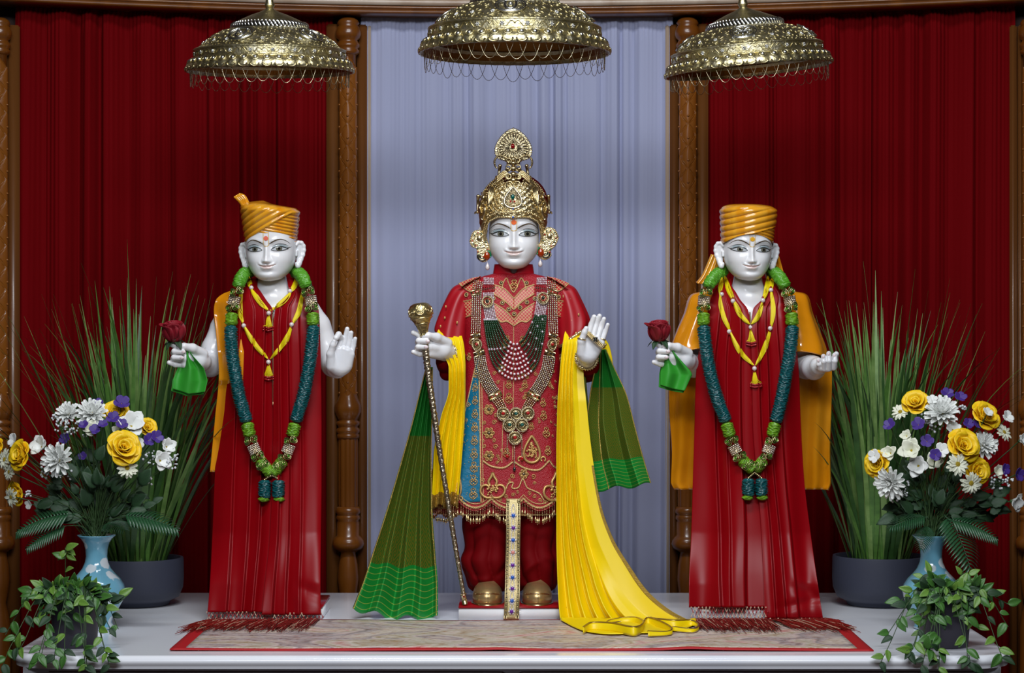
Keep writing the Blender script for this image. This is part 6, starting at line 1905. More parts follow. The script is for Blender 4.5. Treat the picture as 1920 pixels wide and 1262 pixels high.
def paisley_motif():
    b = MB(); rn = random.Random(4)
    o = [(*drop_outline(q, .82, 1.0), .04) for q in np.linspace(0, 1, 34)]
    b.tube(o, .10, 5)
    for i in range(70):
        q = rn.random(); s_ = math.sqrt(rn.random()) * .66; x, y = drop_outline(q, .82, 1.0)
        b.ball((x * s_, (y + .25) * s_ - .25, .05), .085, 5, 3)
    for sx in (-1, 1):
        b.tube([(sx * (.85 + .18 * math.cos(t)), -.75 + .18 * math.sin(t), .04) for t in np.linspace(-1, 4, 8)], .07, 4)
    return b.mesh('embroidered_paisley', M_EMB)
def lotus_motif():
    b = MB()
    for sx in (-1, 1):
        b.tube([(sx * x, y, .04) for x, y in catmull([(0, -.75), (.55, -.72), (.92, -.35), (.85, .1), (.5, .22), (.28, .05), (.42, -.12)], 24)], .095, 5)
        b.tube([(sx * x, y, .04) for x, y in catmull([(.22, .15), (.32, .5), (.12, .85), (0, 1.2)], 12)], .11, 5)
    rn = random.Random(2)
    for i in range(40):
        t = rn.random(); w_ = .42 * (1 - t) ** .7
        b.ball((rn.uniform(-w_, w_), -.55 + .75 * t, .05), .075, 5, 3)
    return b.mesh('embroidered_lotus', M_EMB)
EF, ES, EC, EP, EL = flower_motif(), sprig_motif(), curl_motif(), paisley_motif(), lotus_motif()
for x, y, s_ in ((917, 768, 10), (917, 812, 10.5), (917, 855, 10), (982, 889, 9), (940, 690, 7), (945, 650, 6)): put(EF, 'embroidered_flower', x, y, s_)
for x, y, s_ in ((954, 722, 9), (954, 748, 11), (950, 850, 10), (984, 722, 9), (986, 742, 7), (1018, 756, 9), (1019, 780, 10), (1024, 812, 11), (1027, 846, 10), (996, 800, 8), (950, 640, 11), (980, 640, 10), (1000, 690, 7), (1048, 790, 8), (1052, 830, 9), (1030, 720, 7),
                 (884, 640, 8), (880, 670, 8), (1046, 640, 8), (1050, 672, 8), (964, 535, 11)): put(ES, 'embroidered_sprig', x, y, s_)
for x, y, s_, r in ((927, 792, 6, 0), (929, 778, 5, 2), (929, 838, 6, 0), (926, 825, 5, 2), (908, 792, 5, 3), (908, 836, 5, 3), (945, 672, 5, 1), (927, 700, 5, 0), (960, 893, 6, 1), (955, 900, 4, 2.5), (1000, 893, 6, 2.2), (1002, 906, 4, 0), (932, 868, 4, 0), (962, 928, 5, 0), (948, 931, 5, 1), (970, 922, 4, 2), (1002, 930, 5, 3), (1012, 938, 5, 1), (1022, 942, 5, 0), (992, 924, 5, 2), (938, 937, 4, 1), (905, 900, 5, 1)): put(EC, 'embroidered_curl', x, y, s_, r)
rnx = random.Random(21)
for i in range(46):
    x = rnx.choice((936, 938, 975, 1008, 1036, 1040, 909, 985)) + rnx.uniform(-4, 4); y = rnx.uniform(690, 862)
    if abs(x - 967) < 26 and 760 < y < 840: continue
    put(EC, 'embroidered_curl', x, y, rnx.uniform(3, 5.5), rnx.uniform(0, 6))
put(EP, 'embroidered_paisley', 997, 842, 25)
for x, y, s_ in ((924, 915, 24), (1042, 918, 27)): put(EL, 'embroidered_lotus', x, y, s_)
b = MB(); cord([(947, 921), (953, 907), (962, 905), (960, 915), (972, 914), (980, 898), (988, 914), (1000, 920), (1012, 926), (1020, 938)], 1.5, b); b.build('gold_cord', M_CORD, tunic)
for i in range(10): put(ES, 'embroidered_sprig', 892 - .5 * i, 702 + 25 * i, 8.5 + .35 * i)
for i in range(6): put(EC, 'embroidered_curl', 879 - i * 5.5, 760 + i * 28, 5.5, i)
put(EP, 'embroidered_paisley', 856, 915, 20, .35)
rnb = random.Random(5); b = MB()
for i in range(110):
    v = rnb.random() ** .8; y = 700 + 235 * v; xl_ = np.interp(y, [p[1] for p in PL], [p[0] for p in PL])
    x = rnb.uniform(xl_ + 2, 898); h, n = pt_on(x, y, .0012); b.ball(h, 1.0 * k, 5, 3)
b.build('sequins', M_EMB, tunic, kind='stuff')
# round mirrors
mm = MB(); mm.tube([(math.cos(a), math.sin(a), .1) for a in np.linspace(0, 2 * pi, 14, endpoint=False)], .30, 5, closed=True); mm.ball((0, 0, .05), .75, 8, 4, m=1, sc=(1, 1, .4))
MIRR = mm.mesh('mirror_stud', [M_CORD, M_STONE])
for x, y in ((940, 531), (987, 531), (942, 568), (954, 580), (964, 589), (975, 577), (988, 567), (863, 547), (875, 553), (1047, 557), (1058, 556), (1066, 552), (925, 560), (1003, 560)): put(MIRR, 'mirror_stud', x, y, 3.6)
# collar
b = MB()
n = 44; Gc = np.zeros((n, 6, 3))
for i in range(n):
    for j in range(6):
        v = j / 5; gap = .03 + .26 * v; a = -pi / 2 + gap + (2 * pi - 2 * gap) * i / (n - 1); r = 37 - 3 * v; yy = 516 - 20 * v * (1 - .35 * math.exp(-((abs(a + pi / 2) if a < pi / 2 else abs(a - 1.5 * pi)) / .35) ** 2))
        Gc[i, j] = FC.W(963 + r * 1.0 * math.cos(a), yy + 3 * math.sin(a) * 0, 12) + Vector((0, 31 * math.sin(a) * k, 0))
b.sheet(Gc[::-1], .003); b.build('collar', mat('collar_silk', C(190, 10, 34), .45), tunic)
# sleeves, undersleeves and trim
def ring_cloth(rows, nm, m, root, folds=0.0, nf=7, closed_end=False, fig=FC, n=72):
    rws = catmull(rows, 40); A = []
    for i, (x, y, d, hw_, hd_, sk) in enumerate(rws):
        c = fig.W(x, y, d); q = []
        for j in range(n):
            a = 2 * pi * j / n; f = 1 + folds * math.sin(a * nf + i * .05) * min(1, i / 8)
            q.append((c.x + hw_ * k * f * math.cos(a), c.y + hd_ * k * f * math.sin(a), c.z + sk * k * math.cos(a)))
        A.append(q)
    A = np.array(A); b = MB()
    inn = A[-1] * .9 + A[-1].mean(0) * .1; inn2 = A[-8] * .85 + A[-8].mean(0) * .15
    AA = np.concatenate([A, inn[None], inn2[None]])
    b.grid(AA, cv=True); b.f.append(tuple((len(AA) - 1) * n + i for i in range(n))[::-1]); b.mi.append(0); b.f.append(tuple(range(n))); b.mi.append(0)
    return b.build(nm, m, root), A[-1]
_, e1 = ring_cloth([(880, 540, 10, 14, 18, -10), (868, 550, 10, 20, 26, -10), (858, 570, 8, 24, 32, -6), (850, 600, 4, 30, 36, -4), (846, 632, 0, 32, 38, -16), (848, 648, -2, 30, 38, -22)], 'sleeve', M_CRIMSON, tunic, .045, 7)
b = MB(); b.tube([tuple(q) for q in e1], 3.2 * k, 6, closed=True); b.build('sleeve_trim', M_GOLDFINE, tunic)
_, e2 = ring_cloth([(1046, 540, 10, 14, 18, 10), (1058, 550, 10, 20, 26, 10), (1067, 570, 8, 24, 32, 6), (1074, 595, 4, 29, 36, 4), (1076, 618, 0, 29, 38, 14), (1074, 632, -2, 28, 38, 20)], 'sleeve', M_CRIMSON, tunic, .045, 7)
b = MB(); b.tube([tuple(q) for q in e2], 3.2 * k, 6, closed=True); b.build('sleeve_trim', M_GOLDFINE, tunic)
def sdf_part(groups, vox, nm, m, root):
    V, F_ = sdf_mesh(groups, vox); return MB().add(V, F_).build(nm, m, root)
sdf_part([(6 * k, FC.chain([(852, 640, 12, 26), (846, 680, 4, 27), (836, 678, -36, 19)]) + FC.chain([(848, 695, 6, 20), (838, 700, -20, 14)]))], .003, 'undersleeve', M_REDDARK, tunic)
sdf_part([(6 * k, FC.chain([(1076, 640, 12, 26), (1086, 686, 4, 27), (1104, 686, -44, 20)]) + FC.chain([(1090, 700, 6, 20), (1106, 700, -30, 16)]))], .003, 'undersleeve', M_REDDARK, tunic)
sm = MB(); sm.ball((0, 0, 0), 1, 6, 4, sc=(.7, 1.2, .3)); SM = sm.mesh('sleeve_sequin', M_EMB)
for i, (x, y, d) in enumerate(((836, 575, -24), (834, 596, -30), (857, 605, -34), (826, 612, -26), (1085, 590, -30), (1072, 602, -34), (1095, 608, -24), (1080, 625, -38))):
    inst('sleeve_sequin', SM, Matrix.Translation(FC.W(x, y, d)) @ frame((0, -1, 0)) @ Matrix.Scale(2.6 * k, 4), tunic)
# hem tassels
tm = MB()
for i in range(7): tm.ball((0, 0, -1.5 - 3.0 * i), .95, 5, 4)
tm.lathe([(0, -21), (1.1, -22.5), (2.3, -26), (2.4, -28), (1.3, -30), (0, -30.5)][::-1], 8, m=0); tm.ball((0, 0, -32), .9, 5, 4)
TM = tm.mesh('hem_tassel', M_GOLD)
for i in range(62):
    x = 814 + i * 4.6
    h, n = pt_on(x, float(hem_py(x)), .002)
    inst('hem_tassel', TM, Matrix.Translation(h + Vector((0, -.002, 0))) @ Matrix.Rotation(rnb.uniform(-.06, .06), 4, 'Y') @ Matrix.Scale(k * rnb.uniform(.93, 1.05), 4), tunic)
# under-skirt, trousers, shoes
b = MB(); G = np.zeros((60, 5, 3))
for i in range(60):
    a = pi + pi * i / 59
    for j in range(5): G[i, j] = FC.W(945 + 132 * math.cos(a), 925 + 9 * j, 10) + Vector((0, 62 * k * math.sin(a), 0))
b.sheet(G, .002); b.build('underskirt', M_CRIMSON, tunic)
b = MB(); b.tube([tuple(q) for q in G[:, 4] + np.array((0, -.003, 0))], 1.5 * k, 6); b.build('gold_cord', M_CORD, tunic)
trs = []
for cx_, sgn in ((916, -1), (1004, 1)):
    n = 110; rws = catmull([(cx_, 930, 10, 46, 48), (cx_, 985, 6, 49, 50), (cx_ - sgn * 2, 1025, 2, 46, 48), (cx_ + sgn * 2, 1050, -2, 50, 52), (cx_, 1078, -4, 42, 48), (cx_, 1096, -4, 36, 44), (cx_, 1102, -2, 28, 36)], 70)
    A = np.zeros((70, n, 3))
    for i, (x, y, d, hw_, hd_) in enumerate(rws):
        v = i / 69
        for j in range(n):
            a = 2 * pi * j / n
            f = 1 + .16 * (abs(math.sin(a * 4 + 1.2 * math.sin(v * 4) + cx_)) ** .7 - .6) * min(1, v * 3) + .09 * math.exp(-((v - .62 - .12 * math.sin(a * 2 + sgn)) / .05) ** 2) * math.sin(a * 3 + 1)
            c = FC.W(x, y, d)
            A[i, j] = (c.x + hw_ * f * k * math.cos(a), c.y + hd_ * f * k * math.sin(a), c.z + 7 * k * math.sin(a * 2 + cx_) * v * v)
    trs.append(A)
b = MB()
for A in trs: b.grid(A[::-1], cv=True)
b.build('trousers', M_REDDARK, root_c)
M_SHOE = mat('gold_leather', C(196, 164, 112), .3, .75, bump=('noise', 200, .1, .001))
for cx_ in (914, 1007):
    x = P(cx_, 0, .03).x; z = .036
    g = [(.012, [('e', (x, .06, z + .022), (.039, .075, .036), None), ('e', (x, .028, z + .018), (.037, .05, .034), None), ('e', (x, .10, z + .035), (.034, .06, .045), None)])]
    V, F_ = sdf_mesh(g, .0022); V[:, 2] = np.maximum(V[:, 2], z - .001)
    sh = MB().add(V, F_).build('shoe', M_SHOE, root_c)
    bv = to_bvh(sh)
    def on(xx, zz):
        h, n_, _, _ = bv.ray_cast(Vector((xx, -1, zz)), Vector((0, 1, 0))); return (h + Vector((0, -.0012, 0))) if h else None
    b = MB(); pts = [on(x + e, z + .034 - 4 * e * e) for e in np.linspace(-.031, .031, 15)]
    b.tube([q for q in pts if q], .0016, 5); pts = [on(x + .002, zz) for zz in np.linspace(z + .004, z + .033, 8)]; b.tube([q for q in pts if q], .0012, 5); b.build('toe_seam', M_GOLD, sh)
    b = MB(); ring = []
    for a in np.linspace(0, 2 * pi, 40, endpoint=False): ring.append((x + .0405 * math.cos(a), .05 + .077 * math.sin(a), z + .003))
    b.tube(ring, .003, 6, closed=True); b.build('sole', M_GOLD, sh)
# jewelled sash band
band = thing('jewelled_band', FC.W(960, 1160, -110), 'narrow gold band with coloured gems hanging in front of the crowned statue', 'sash')
rowsB = [(935, 949, 976, -70), (990, 949, 976, -84), (1040, 948, 975, -92), (1090, 947, 975, -104), (1135, 945.5, 974, -116), (1162, 944, 973, -118)]
ys = [r[0] for r in rowsB]; G = np.zeros((6, 40, 3)); UVb = np.zeros((6, 40, 2))
def bandpt(u, py, off=0):
    return FC.W(np.interp(py, ys, [r[1] for r in rowsB]) * (1 - u) + np.interp(py, ys, [r[2] for r in rowsB]) * u, py, float(table(ys, [r[3] for r in rowsB], py)) - off)
for j in range(40):
    py = 935 + 227 * j / 39
    for i in range(6): G[i, j] = bandpt(i / 5, py)
b = MB(); b.sheet(G[:, ::-1], .0015); b.build('band_cloth', mat('band_gold', C(198, 180, 128), .45, .4, bump=('voronoi', 400, .5, .001)), band)
b = MB(); b2 = MB()
for e in (.04, .20, .80, .96): b.tube([bandpt(e, py, .8) for py in np.linspace(937, 1160, 30)], .9 * k, 4)
for e in (.12, .88):
    for i, py in enumerate(np.arange(940, 1160, 3.6)): b2.ball(bandpt(e, py, .8), 1.2 * k, 5, 3, m=i % 2)
b.build('band_edging', M_GOLD, band); b2.build('edge_beads', [M_GEM_K, M_GOLD], band, kind='stuff')
M_WTHREAD = mat('white_thread', C(214, 206, 206), .5)
b = MB()
for sx in (-1, 1): b.tube([bandpt(.5 + sx * .12 * math.sin((py - 968) / 23.2 * pi), py, 1.2) for py in np.linspace(945, 1150, 110)], .8 * k, 4)
b.build('white_braid', M_WTHREAD, band)
fm = MB()
for i in range(6):
    a = i * pi / 3; fm.ball((.75 * math.cos(a), .75 * math.sin(a), 0), .36, 7, 4, sc=(1, 1, .4))
FM = fm.mesh('white_petals', M_WTHREAD)
for py, m_ in ((967, M_GEM_B), (990, M_GEM_P), (1013, M_GEM_B), (1036, M_GEM_PK), (1060, M_GEM_P), (1083, M_GEM_B), (1104, M_GEM_P), (1127, M_GEM_B), (1147, M_GEM_P)):
    c_ = bandpt(.5, py, 1.5); inst('white_petals', FM, Matrix.Translation(c_) @ frame((0, -1, 0)) @ Matrix.Scale(6 * k, 4), band)
    b = MB(); b.ball(c_ + Vector((0, -.001, 0)), 3.6 * k, 8, 5, sc=(1, .6, 1)); b.build('gem', m_, band)

# --- crown -------------------------------------------------------------
crown = thing('crown', FC.W(963, 412, 0), 'tall gold filigree crown with green drop gem and fan shaped plume on the central statue', 'crown')
cw = [(336, 40), (345, 48), (365, 57), (385, 62), (404, 64), (425, 62), (450, 57), (472, 52)]
def crown_pt(a, py, o=0.0):
    """a: angle from the front; o: px outwards."""
    w_ = float(table([q[0] for q in cw], [q[1] for q in cw], py)) + o
    return FC.W(962.5 + w_ * math.sin(a), py, 6) + Vector((0, -w_ * 1.04 * math.cos(a) * k, 0))
def crown_at(px, py, o=0.0):
    w_ = float(table([q[0] for q in cw], [q[1] for q in cw], py))
    return crown_pt(math.asin(max(-1, min(1, (px - 962.5) / w_))), py, o)
nA = 120; G = np.zeros((nA, 40, 3))
for i in range(nA):
    a = -1.75 + 3.5 * i / (nA - 1); aa = abs(a)
    bot = np.interp(aa, [0, .12, .45, .75, 1.0, 1.3, 1.75], [413, 411, 410.5, 417, 432, 468, 474])
    tp = np.interp(aa, [0, .35, .55, .85, 1.15, 1.5, 1.75], [345, 345, 338, 337, 352, 372, 378])
    for j in range(40): G[i, j] = crown_pt(a, bot + (tp - bot) * j / 39, 1.2 * math.sin(j * 1.1) * math.cos(a * 22))
b = MB(); b.sheet(G, .004); b.build('crown_wall', M_GOLDFINE, crown)
b = MB()
def beads(mb, pts, r, step=None, m=0, ring=4):
    p = np.array([tuple(q) for q in pts]); d = np.append(0, np.cumsum(np.linalg.norm(np.diff(p, axis=0), axis=1)))
    n = max(2, int(d[-1] / (step or r * 2.05)))
    for u in np.linspace(0, d[-1], n): mb.ball([np.interp(u, d, p[:, i]) for i in range(3)], r, 6, ring, m=m)
for row in (0, 1):
    beads(b, [crown_pt(a, np.interp(abs(a), [0, .12, .45, .75, 1.0, 1.3], [413, 411, 410.5, 417, 432, 468]) - row * 9, 1.5) for a in np.linspace(-1.3, 1.3, 80)], (1.6 - .2 * row) * k)
for sc_ in (1.45, 1.75, 2.05, 2.4):
    beads(b, [crown_at(962 + 19 * sc_ * math.cos(t), min(402, 374 + 19 * sc_ * .92 * math.sin(t)), 1.8) for t in np.linspace(2 * pi * .52 - pi * .58, 2 * pi * .52 + pi * .52, 70) if 19 * sc_ * abs(math.cos(t)) < 52], 1.5 * k)
beads(b, [crown_pt(a, np.interp(abs(a), [.4, .55, .85, 1.15, 1.5], [342, 337, 336, 351, 371]), 2) for a in np.linspace(-1.5, -.4, 40)], 1.9 * k)
beads(b, [crown_pt(a, np.interp(abs(a), [.4, .55, .85, 1.15, 1.5], [342, 337, 336, 351, 371]), 2) for a in np.linspace(.4, 1.5, 40)], 1.9 * k)
rnc = random.Random(9)
for i in range(260):
    a = rnc.uniform(-1.25, 1.25); py = rnc.uniform(345, 408)
    b.ball(crown_pt(a, py, 1.0), rnc.uniform(.9, 1.7) * k, 5, 3)
b.build('filigree_beads', M_GOLD, crown, kind='stuff')
b = MB()   # scroll row and side plumes
for i in range(11):
    a0 = -.95 + 1.9 * i / 10; sg = 1 if i % 2 else -1
    b.tube([crown_pt(a0 + .075 * (1 - .8 * q) * math.cos(sg * q * 8), np.interp(abs(a0), [0, .45, .75, 1.0], [403, 402, 408, 421]) + 4.4 * (1 - .8 * q) * math.sin(sg * q * 8), 2) for q in np.linspace(0, 1, 16)], 1.0 * k, 5)
for sx in (-1, 1):
    X = lambda x: 962.5 + sx * x
    for w_ in range(5):
        b.tube([crown_at(X(34 + w_ * 1.8), 355 - w_, 2.5), crown_at(X(36 + w_ * 2), 370, 3.2), crown_at(X(40 + w_), 384, 3.0), crown_at(X(46 - w_ * .5), 392, 2)], 1.3 * k, 5)
    b.tube(catmull([tuple(crown_at(X(x), y, 3)) for x, y in ((56, 404), (60, 392), (57, 380), (52, 370), (57, 362))], 16), np.linspace(4.5, 2, 16) * k, 7)
    b.tube(catmull([tuple(crown_at(X(x), y, 3)) for x, y in ((55, 412), (50, 396), (54, 384))], 12), np.linspace(4, 1.5, 12) * k, 7)
    # wings under the plume
    for w_ in range(4):
        b.tube(catmull([tuple(FC.W(X(x), y - w_ * 2.4, -40)) for x, y in ((8, 336), (16, 331 - w_), (25, 337 - w_), (31, 342 - w_))], 10), np.linspace(2.4, 1.4, 10) * k, 6)
b.build('scrollwork', M_GOLD, crown)
b = MB()
for sx in (-1, 1):
    X = lambda x: 962.5 + sx * x
    for x, y0_, y1_, dp in ((66, 368, 397, -4), (27, 311, 330, -26)):
        b.tube([FC.W(X(x - (2 if x < 40 else 0)), y0_, dp), FC.W(X(x + 1), y1_, dp)], [3.2 * k, 2.2 * k], 8)
        b.ball(FC.W(X(x - (2 if x < 40 else 0)), y0_, dp), 3.6 * k, 8, 5); b.ball(FC.W(X(x + 1), y1_ + 1, dp), 4.4 * k, 8, 5, sc=(1.4, 1.4, .6))
        for e in (-5, 0, 5): b.ball(FC.W(X(x + 1 + e), y1_ + 3, dp), 1.7 * k, 6, 4)
    b.tube(catmull([tuple(FC.W(X(x), y, -26)) for x, y in ((10, 297), (20, 292), (29, 293), (35, 301), (34.5, 310), (30, 316))], 22), np.linspace(2.6, 1.5, 22) * k, 7)
    beads(b, [FC.W(X(x), y, -29) for x, y in catmull([(12, 297), (21, 292), (29, 293), (34, 301), (34, 310)], 22)], 1.3 * k)
    b.tube([crown_at(X(58), 369, 2), FC.W(X(66), 369, -4)], 2.2 * k, 6)
b.build('side_pendants', M_GOLD, crown)
b = MB()   # stem of the plume
for x, y, r, dp in ((962.5, 348, 6.5, -44), (962.5, 338, 7, -42), (962.5, 327, 6.5, -38), (962.5, 316, 7, -34), (962.5, 306, 6.5, -30), (962.5, 299, 6, -28)):
    b.ball(FC.W(x, y, dp), r * k, 12, 8, sc=(1, .7, .8))
for sx in (-1, 1):
    for x, y, r, dp in ((9, 342, 4, -42), (12, 330, 4.5, -38), (11, 318, 4.5, -34), (13, 322, 3, -34), (9, 306, 4, -30), (13, 300, 4, -29), (15, 326, 3, -36), (7, 352, 4, -46)):
        b.ball(FC.W(962.5 + sx * x, y, dp), r * k, 8, 6)
for sx in (-1, 1):
    for x, y, r0_, dp, ph in ((9, 330, 7, -41, 0), (10, 314, 7, -36, 1.5), (8, 346, 7, -47, 3), (9, 301, 6, -31, 2)):
        b.tube([FC.W(962.5 + sx * (x + r0_ * (1 - .8 * q_) * math.cos(ph + q_ * 8)), y + r0_ * (1 - .8 * q_) * math.sin(ph + q_ * 8), dp - 2) for q_ in np.linspace(0, 1, 16)], 1.5 * k, 5)
b.build('plume_stem', M_GOLD, crown)
outl = [(963, 241), (972, 245), (983, 254), (991, 265), (996, 277), (996, 288), (990, 297), (976, 301), (962, 303), (948, 301), (935, 297), (929, 288), (929, 277), (934, 265), (942, 254), (953, 245)]
oc = catmull(outl + outl[:1], 80)[:-1]
b = MB(); v = []; f = []
for dp in (-26, -21):
    v.append(tuple(FC.W(962.5, 276, dp))); v += [tuple(FC.W(x, y, dp)) for x, y in oc]
n = len(oc)
f += [(0, 1 + (i + 1) % n, 1 + i) for i in range(n)] + [(n + 1, n + 2 + i, n + 2 + (i + 1) % n) for i in range(n)] + [(1 + i, 1 + (i + 1) % n, n + 2 + (i + 1) % n, n + 2 + i) for i in range(n)]
b.add(v, f)
b.build('plume_plate', M_GOLDFINE, crown, smooth=False)
b = MB(); beads(b, [FC.W(x, y, -24) for x, y in oc] , 2.0 * k); beads(b, [FC.W(962.5 + (x - 962.5) * .86, 276 + (y - 276) * .86, -27) for x, y in oc], 1.2 * k)
for i in range(0, n, 3):
    x, y = oc[i]; b.tube([FC.W(962.5 + (x - 962.5) * q, 276 + (y - 276) * q, -27) for q in (.22, .8)], [.6 * k, 1.4 * k], 5)
b.build('plume_ribs', M_SILGOLD, crown)
b = MB(); b.ball(FC.W(961.5, 274, -29), 4.4 * k, 12, 8, sc=(.8, .6, 1.1)); b.build('plume_gem', M_GEM_R, crown, label='red oval gem')
tear = lambda s_, o: [crown_at(962 + s_ * x, 374 - s_ * y, o) for x, y in (drop_outline(q, 1.12, 1.05) for q in np.linspace(0, 1, 46))]
b = MB(); b.tube(tear(19, 2.2)[:-1], 1.9 * k, 6, closed=True); beads(b, tear(15, 2.5), 1.3 * k); beads(b, tear(11, 3), 1.2 * k); beads(b, tear(7.5, 3.2), 1.1 * k); b.build('drop_frame', M_SILGOLD, crown)
b = MB(); b.ball(crown_at(961.5, 373.5, 3.5), 4.4 * k, 12, 8, sc=(.8, .6, 1.15)); b.build('drop_gem', M_GEM_G, crown, label='green drop gem')
b = MB()
for x in (957.5, 964.5): b.ball(crown_at(x, 382, 3.5), 1.9 * k, 8, 5)
b.build('small_gems', M_GEM_R, crown)
b = MB(); b.ball(crown_at(962, 411, 2.5), 2.2 * k, 8, 5); b.ball(crown_at(962, 396, 2.5), 1.6 * k, 8, 5); b.build('brow_gem', M_GEM_B, crown)
b = MB(); b.ball(FC.W(966, 380, 14), 1, 24, 16, sc=(62 * k, 50 * k, 56 * k)); b.build('red_cap', M_REDDARK, crown, label='red cloth cap inside the crown')
# --- earrings
def earring(outl, c, drop, pearl, label, sx):
    t = thing('earring', FC.W(*c, -14), label, 'earring', 'gold peacock earrings of the central statue')
    oc = catmull(outl + outl[:1], 70)[:-1]; n = len(oc); b = MB(); v = []; f = []
    cc = np.mean(oc, 0)
    for dp, s_ in ((-16, .9), (-14, 1), (-9, 1)): v += [tuple(FC.W(cc[0] + (x - cc[0]) * s_, cc[1] + (y - cc[1]) * s_, dp)) for x, y in oc]
    for r in (0, 1): f += [(r * n + i, r * n + (i + 1) % n, (r + 1) * n + (i + 1) % n, (r + 1) * n + i) for i in range(n)]
    f += [tuple(range(n))[::-1], tuple(2 * n + i for i in range(n))]
    b.add(v, f); b.build('earring_plate', M_GOLDFINE, t, smooth=False)
    b = MB(); beads(b, [FC.W(x, y, -14) for x, y in np.vstack([oc, oc[:1]])], 1.5 * k); beads(b, [FC.W(c[0] + (x - c[0]) * .62, c[1] + (y - c[1]) * .62, -17) for x, y in oc], 1.0 * k)
    b.ball(FC.W(c[0], c[1] - 3, -16), 5 * k, 10, 6, sc=(1, .5, 1.3)); b.build('bead_border', M_GOLD, t)
    for nm, m_, of in (('red_gems', M_GEM_R, 0), ('green_gems', M_GEM_G, 1)):
        b = MB()
        for i in range(of * 5, n, 10):
            x, y = oc[i]; b.ball(FC.W(c[0] + (x - c[0]) * .76, c[1] + (y - c[1]) * .76, -17), 1.5 * k, 7, 5)
        b.build(nm, m_, t)
    b = MB(); b.ball(FC.W(drop[0] + sx * 5, drop[1] - 4, -17), 1, 12, 8, sc=(6 * k, 4 * k, 8 * k)); b.build('enamel_body', mat('enamel_orange', C(150, 48, 8), .15, coat=1), t)
    b = MB(); b.tube([FC.W(drop[0] + sx * (5 + 7 * math.cos(q)), drop[1] - 5 - 9 * math.sin(q), -17) for q in np.linspace(-.4, 1.4, 10)], 2.0 * k, 6); b.build('enamel_neck', mat('enamel_green', C(0, 120, 70), .15, coat=1), t)
    b = MB()
    for w_ in range(3): b.tube([FC.W(drop[0] + sx * (-4 + (8 - w_ * 2) * math.cos(q)), drop[1] - 3 + (8 - w_ * 2) * math.sin(q), -16 - w_) for q in np.linspace(.8, 3.6, 12)], 1.5 * k, 6, m=w_ % 2)
    b.build('enamel_tail', [M_GEM_K, M_GOLD], t)
    b = MB(); b.lathe([(0, -7), (3.0, -5.5), (4.2, -2.5), (3.6, 1.5), (1.6, 5), (0, 7)], 14, (0, 0, 0))
    b.v[-1] = b.v[-1] * k + np.array(FC.W(*pearl, -14)); b.tube([FC.W(pearl[0], pearl[1] - 6, -14), FC.W((pearl[0] + drop[0]) / 2, drop[1], -14)], .7 * k, 5)
    b.build('pearl_drop', M_PEARL, t)
earring([(881, 452), (887, 436), (898, 432), (908, 438), (912, 447), (919, 471), (921, 479), (908, 491), (896, 485), (895, 476), (894, 466), (885, 462)], (899, 450), (908, 484), (914, 500), 'gold peacock earring on the side of the staff hand', 1)
earring([(1047, 446), (1041, 432), (1030, 427), (1020, 432), (1017, 446), (1008, 465), (1007, 476), (1016, 485), (1025, 486), (1033, 479), (1032, 470), (1041, 460)], (1030, 446), (1019, 478), (1013, 494), 'gold peacock earring on the side of the raised palm', -1)

# --- long crystal necklace
haar = thing('long_necklace', FC.W(967, 795, -64), 'long silver and gold beaded necklace with six round pendants on the central statue', 'necklace')
def bead_band(path, w0, w1, cols, mb, r=1.75, off=.0035, step=3.4):
    p = catmull(path, 200); d = np.append(0, np.cumsum(np.linalg.norm(np.diff(p, axis=0), axis=1))); n = int(d[-1] / step)
    for i in range(n):
        u = d[-1] * (i + .5) / n; q = np.array([np.interp(u, d, p[:, j]) for j in (0, 1)]); q2 = np.array([np.interp(min(u + 2, d[-1]), d, p[:, j]) for j in (0, 1)]) - np.array([np.interp(max(u - 2, 0), d, p[:, j]) for j in (0, 1)])
        q2 /= np.linalg.norm(q2); w_ = w0 + (w1 - w0) * u / d[-1]
        for c_ in range(cols):
            e = ((c_ + .5) / cols - .5) * w_; x, y = q[0] - q2[1] * e, q[1] + q2[0] * e
            h, n_ = pt_on(x, y, off + .0006 * ((i + c_) % 2)); mb.ball(h, r * k, 6, 4, m=(i + c_) % 3 == 0)
def plaque(px, py, ang, w_, nm='clasp', gem=M_GEM_K):
    h, n_ = pt_on(px, py, .005); F = frame(n_, Vector((math.cos(ang), 0, -math.sin(ang)))); T = Matrix.Translation(h) @ F
    b = MB()
    for e in (-1, 1):
        b.tube([T @ Vector((x * w_ * k / 2, e * 4 * k, 0)) for x in (-1, 1)], 1.6 * k, 6)
    b.box(tuple(h), (w_ * k, 7 * k, 1.5 * k), M=F); o = b.build(nm, M_GOLD, haar)
    b = MB()
    for x in (-.25, .05, .3): b.ball(T @ Vector((x * w_ * k, 0, 1.2 * k)), 2.0 * k, 7, 5)
    b.build('clasp_gems', gem, o)
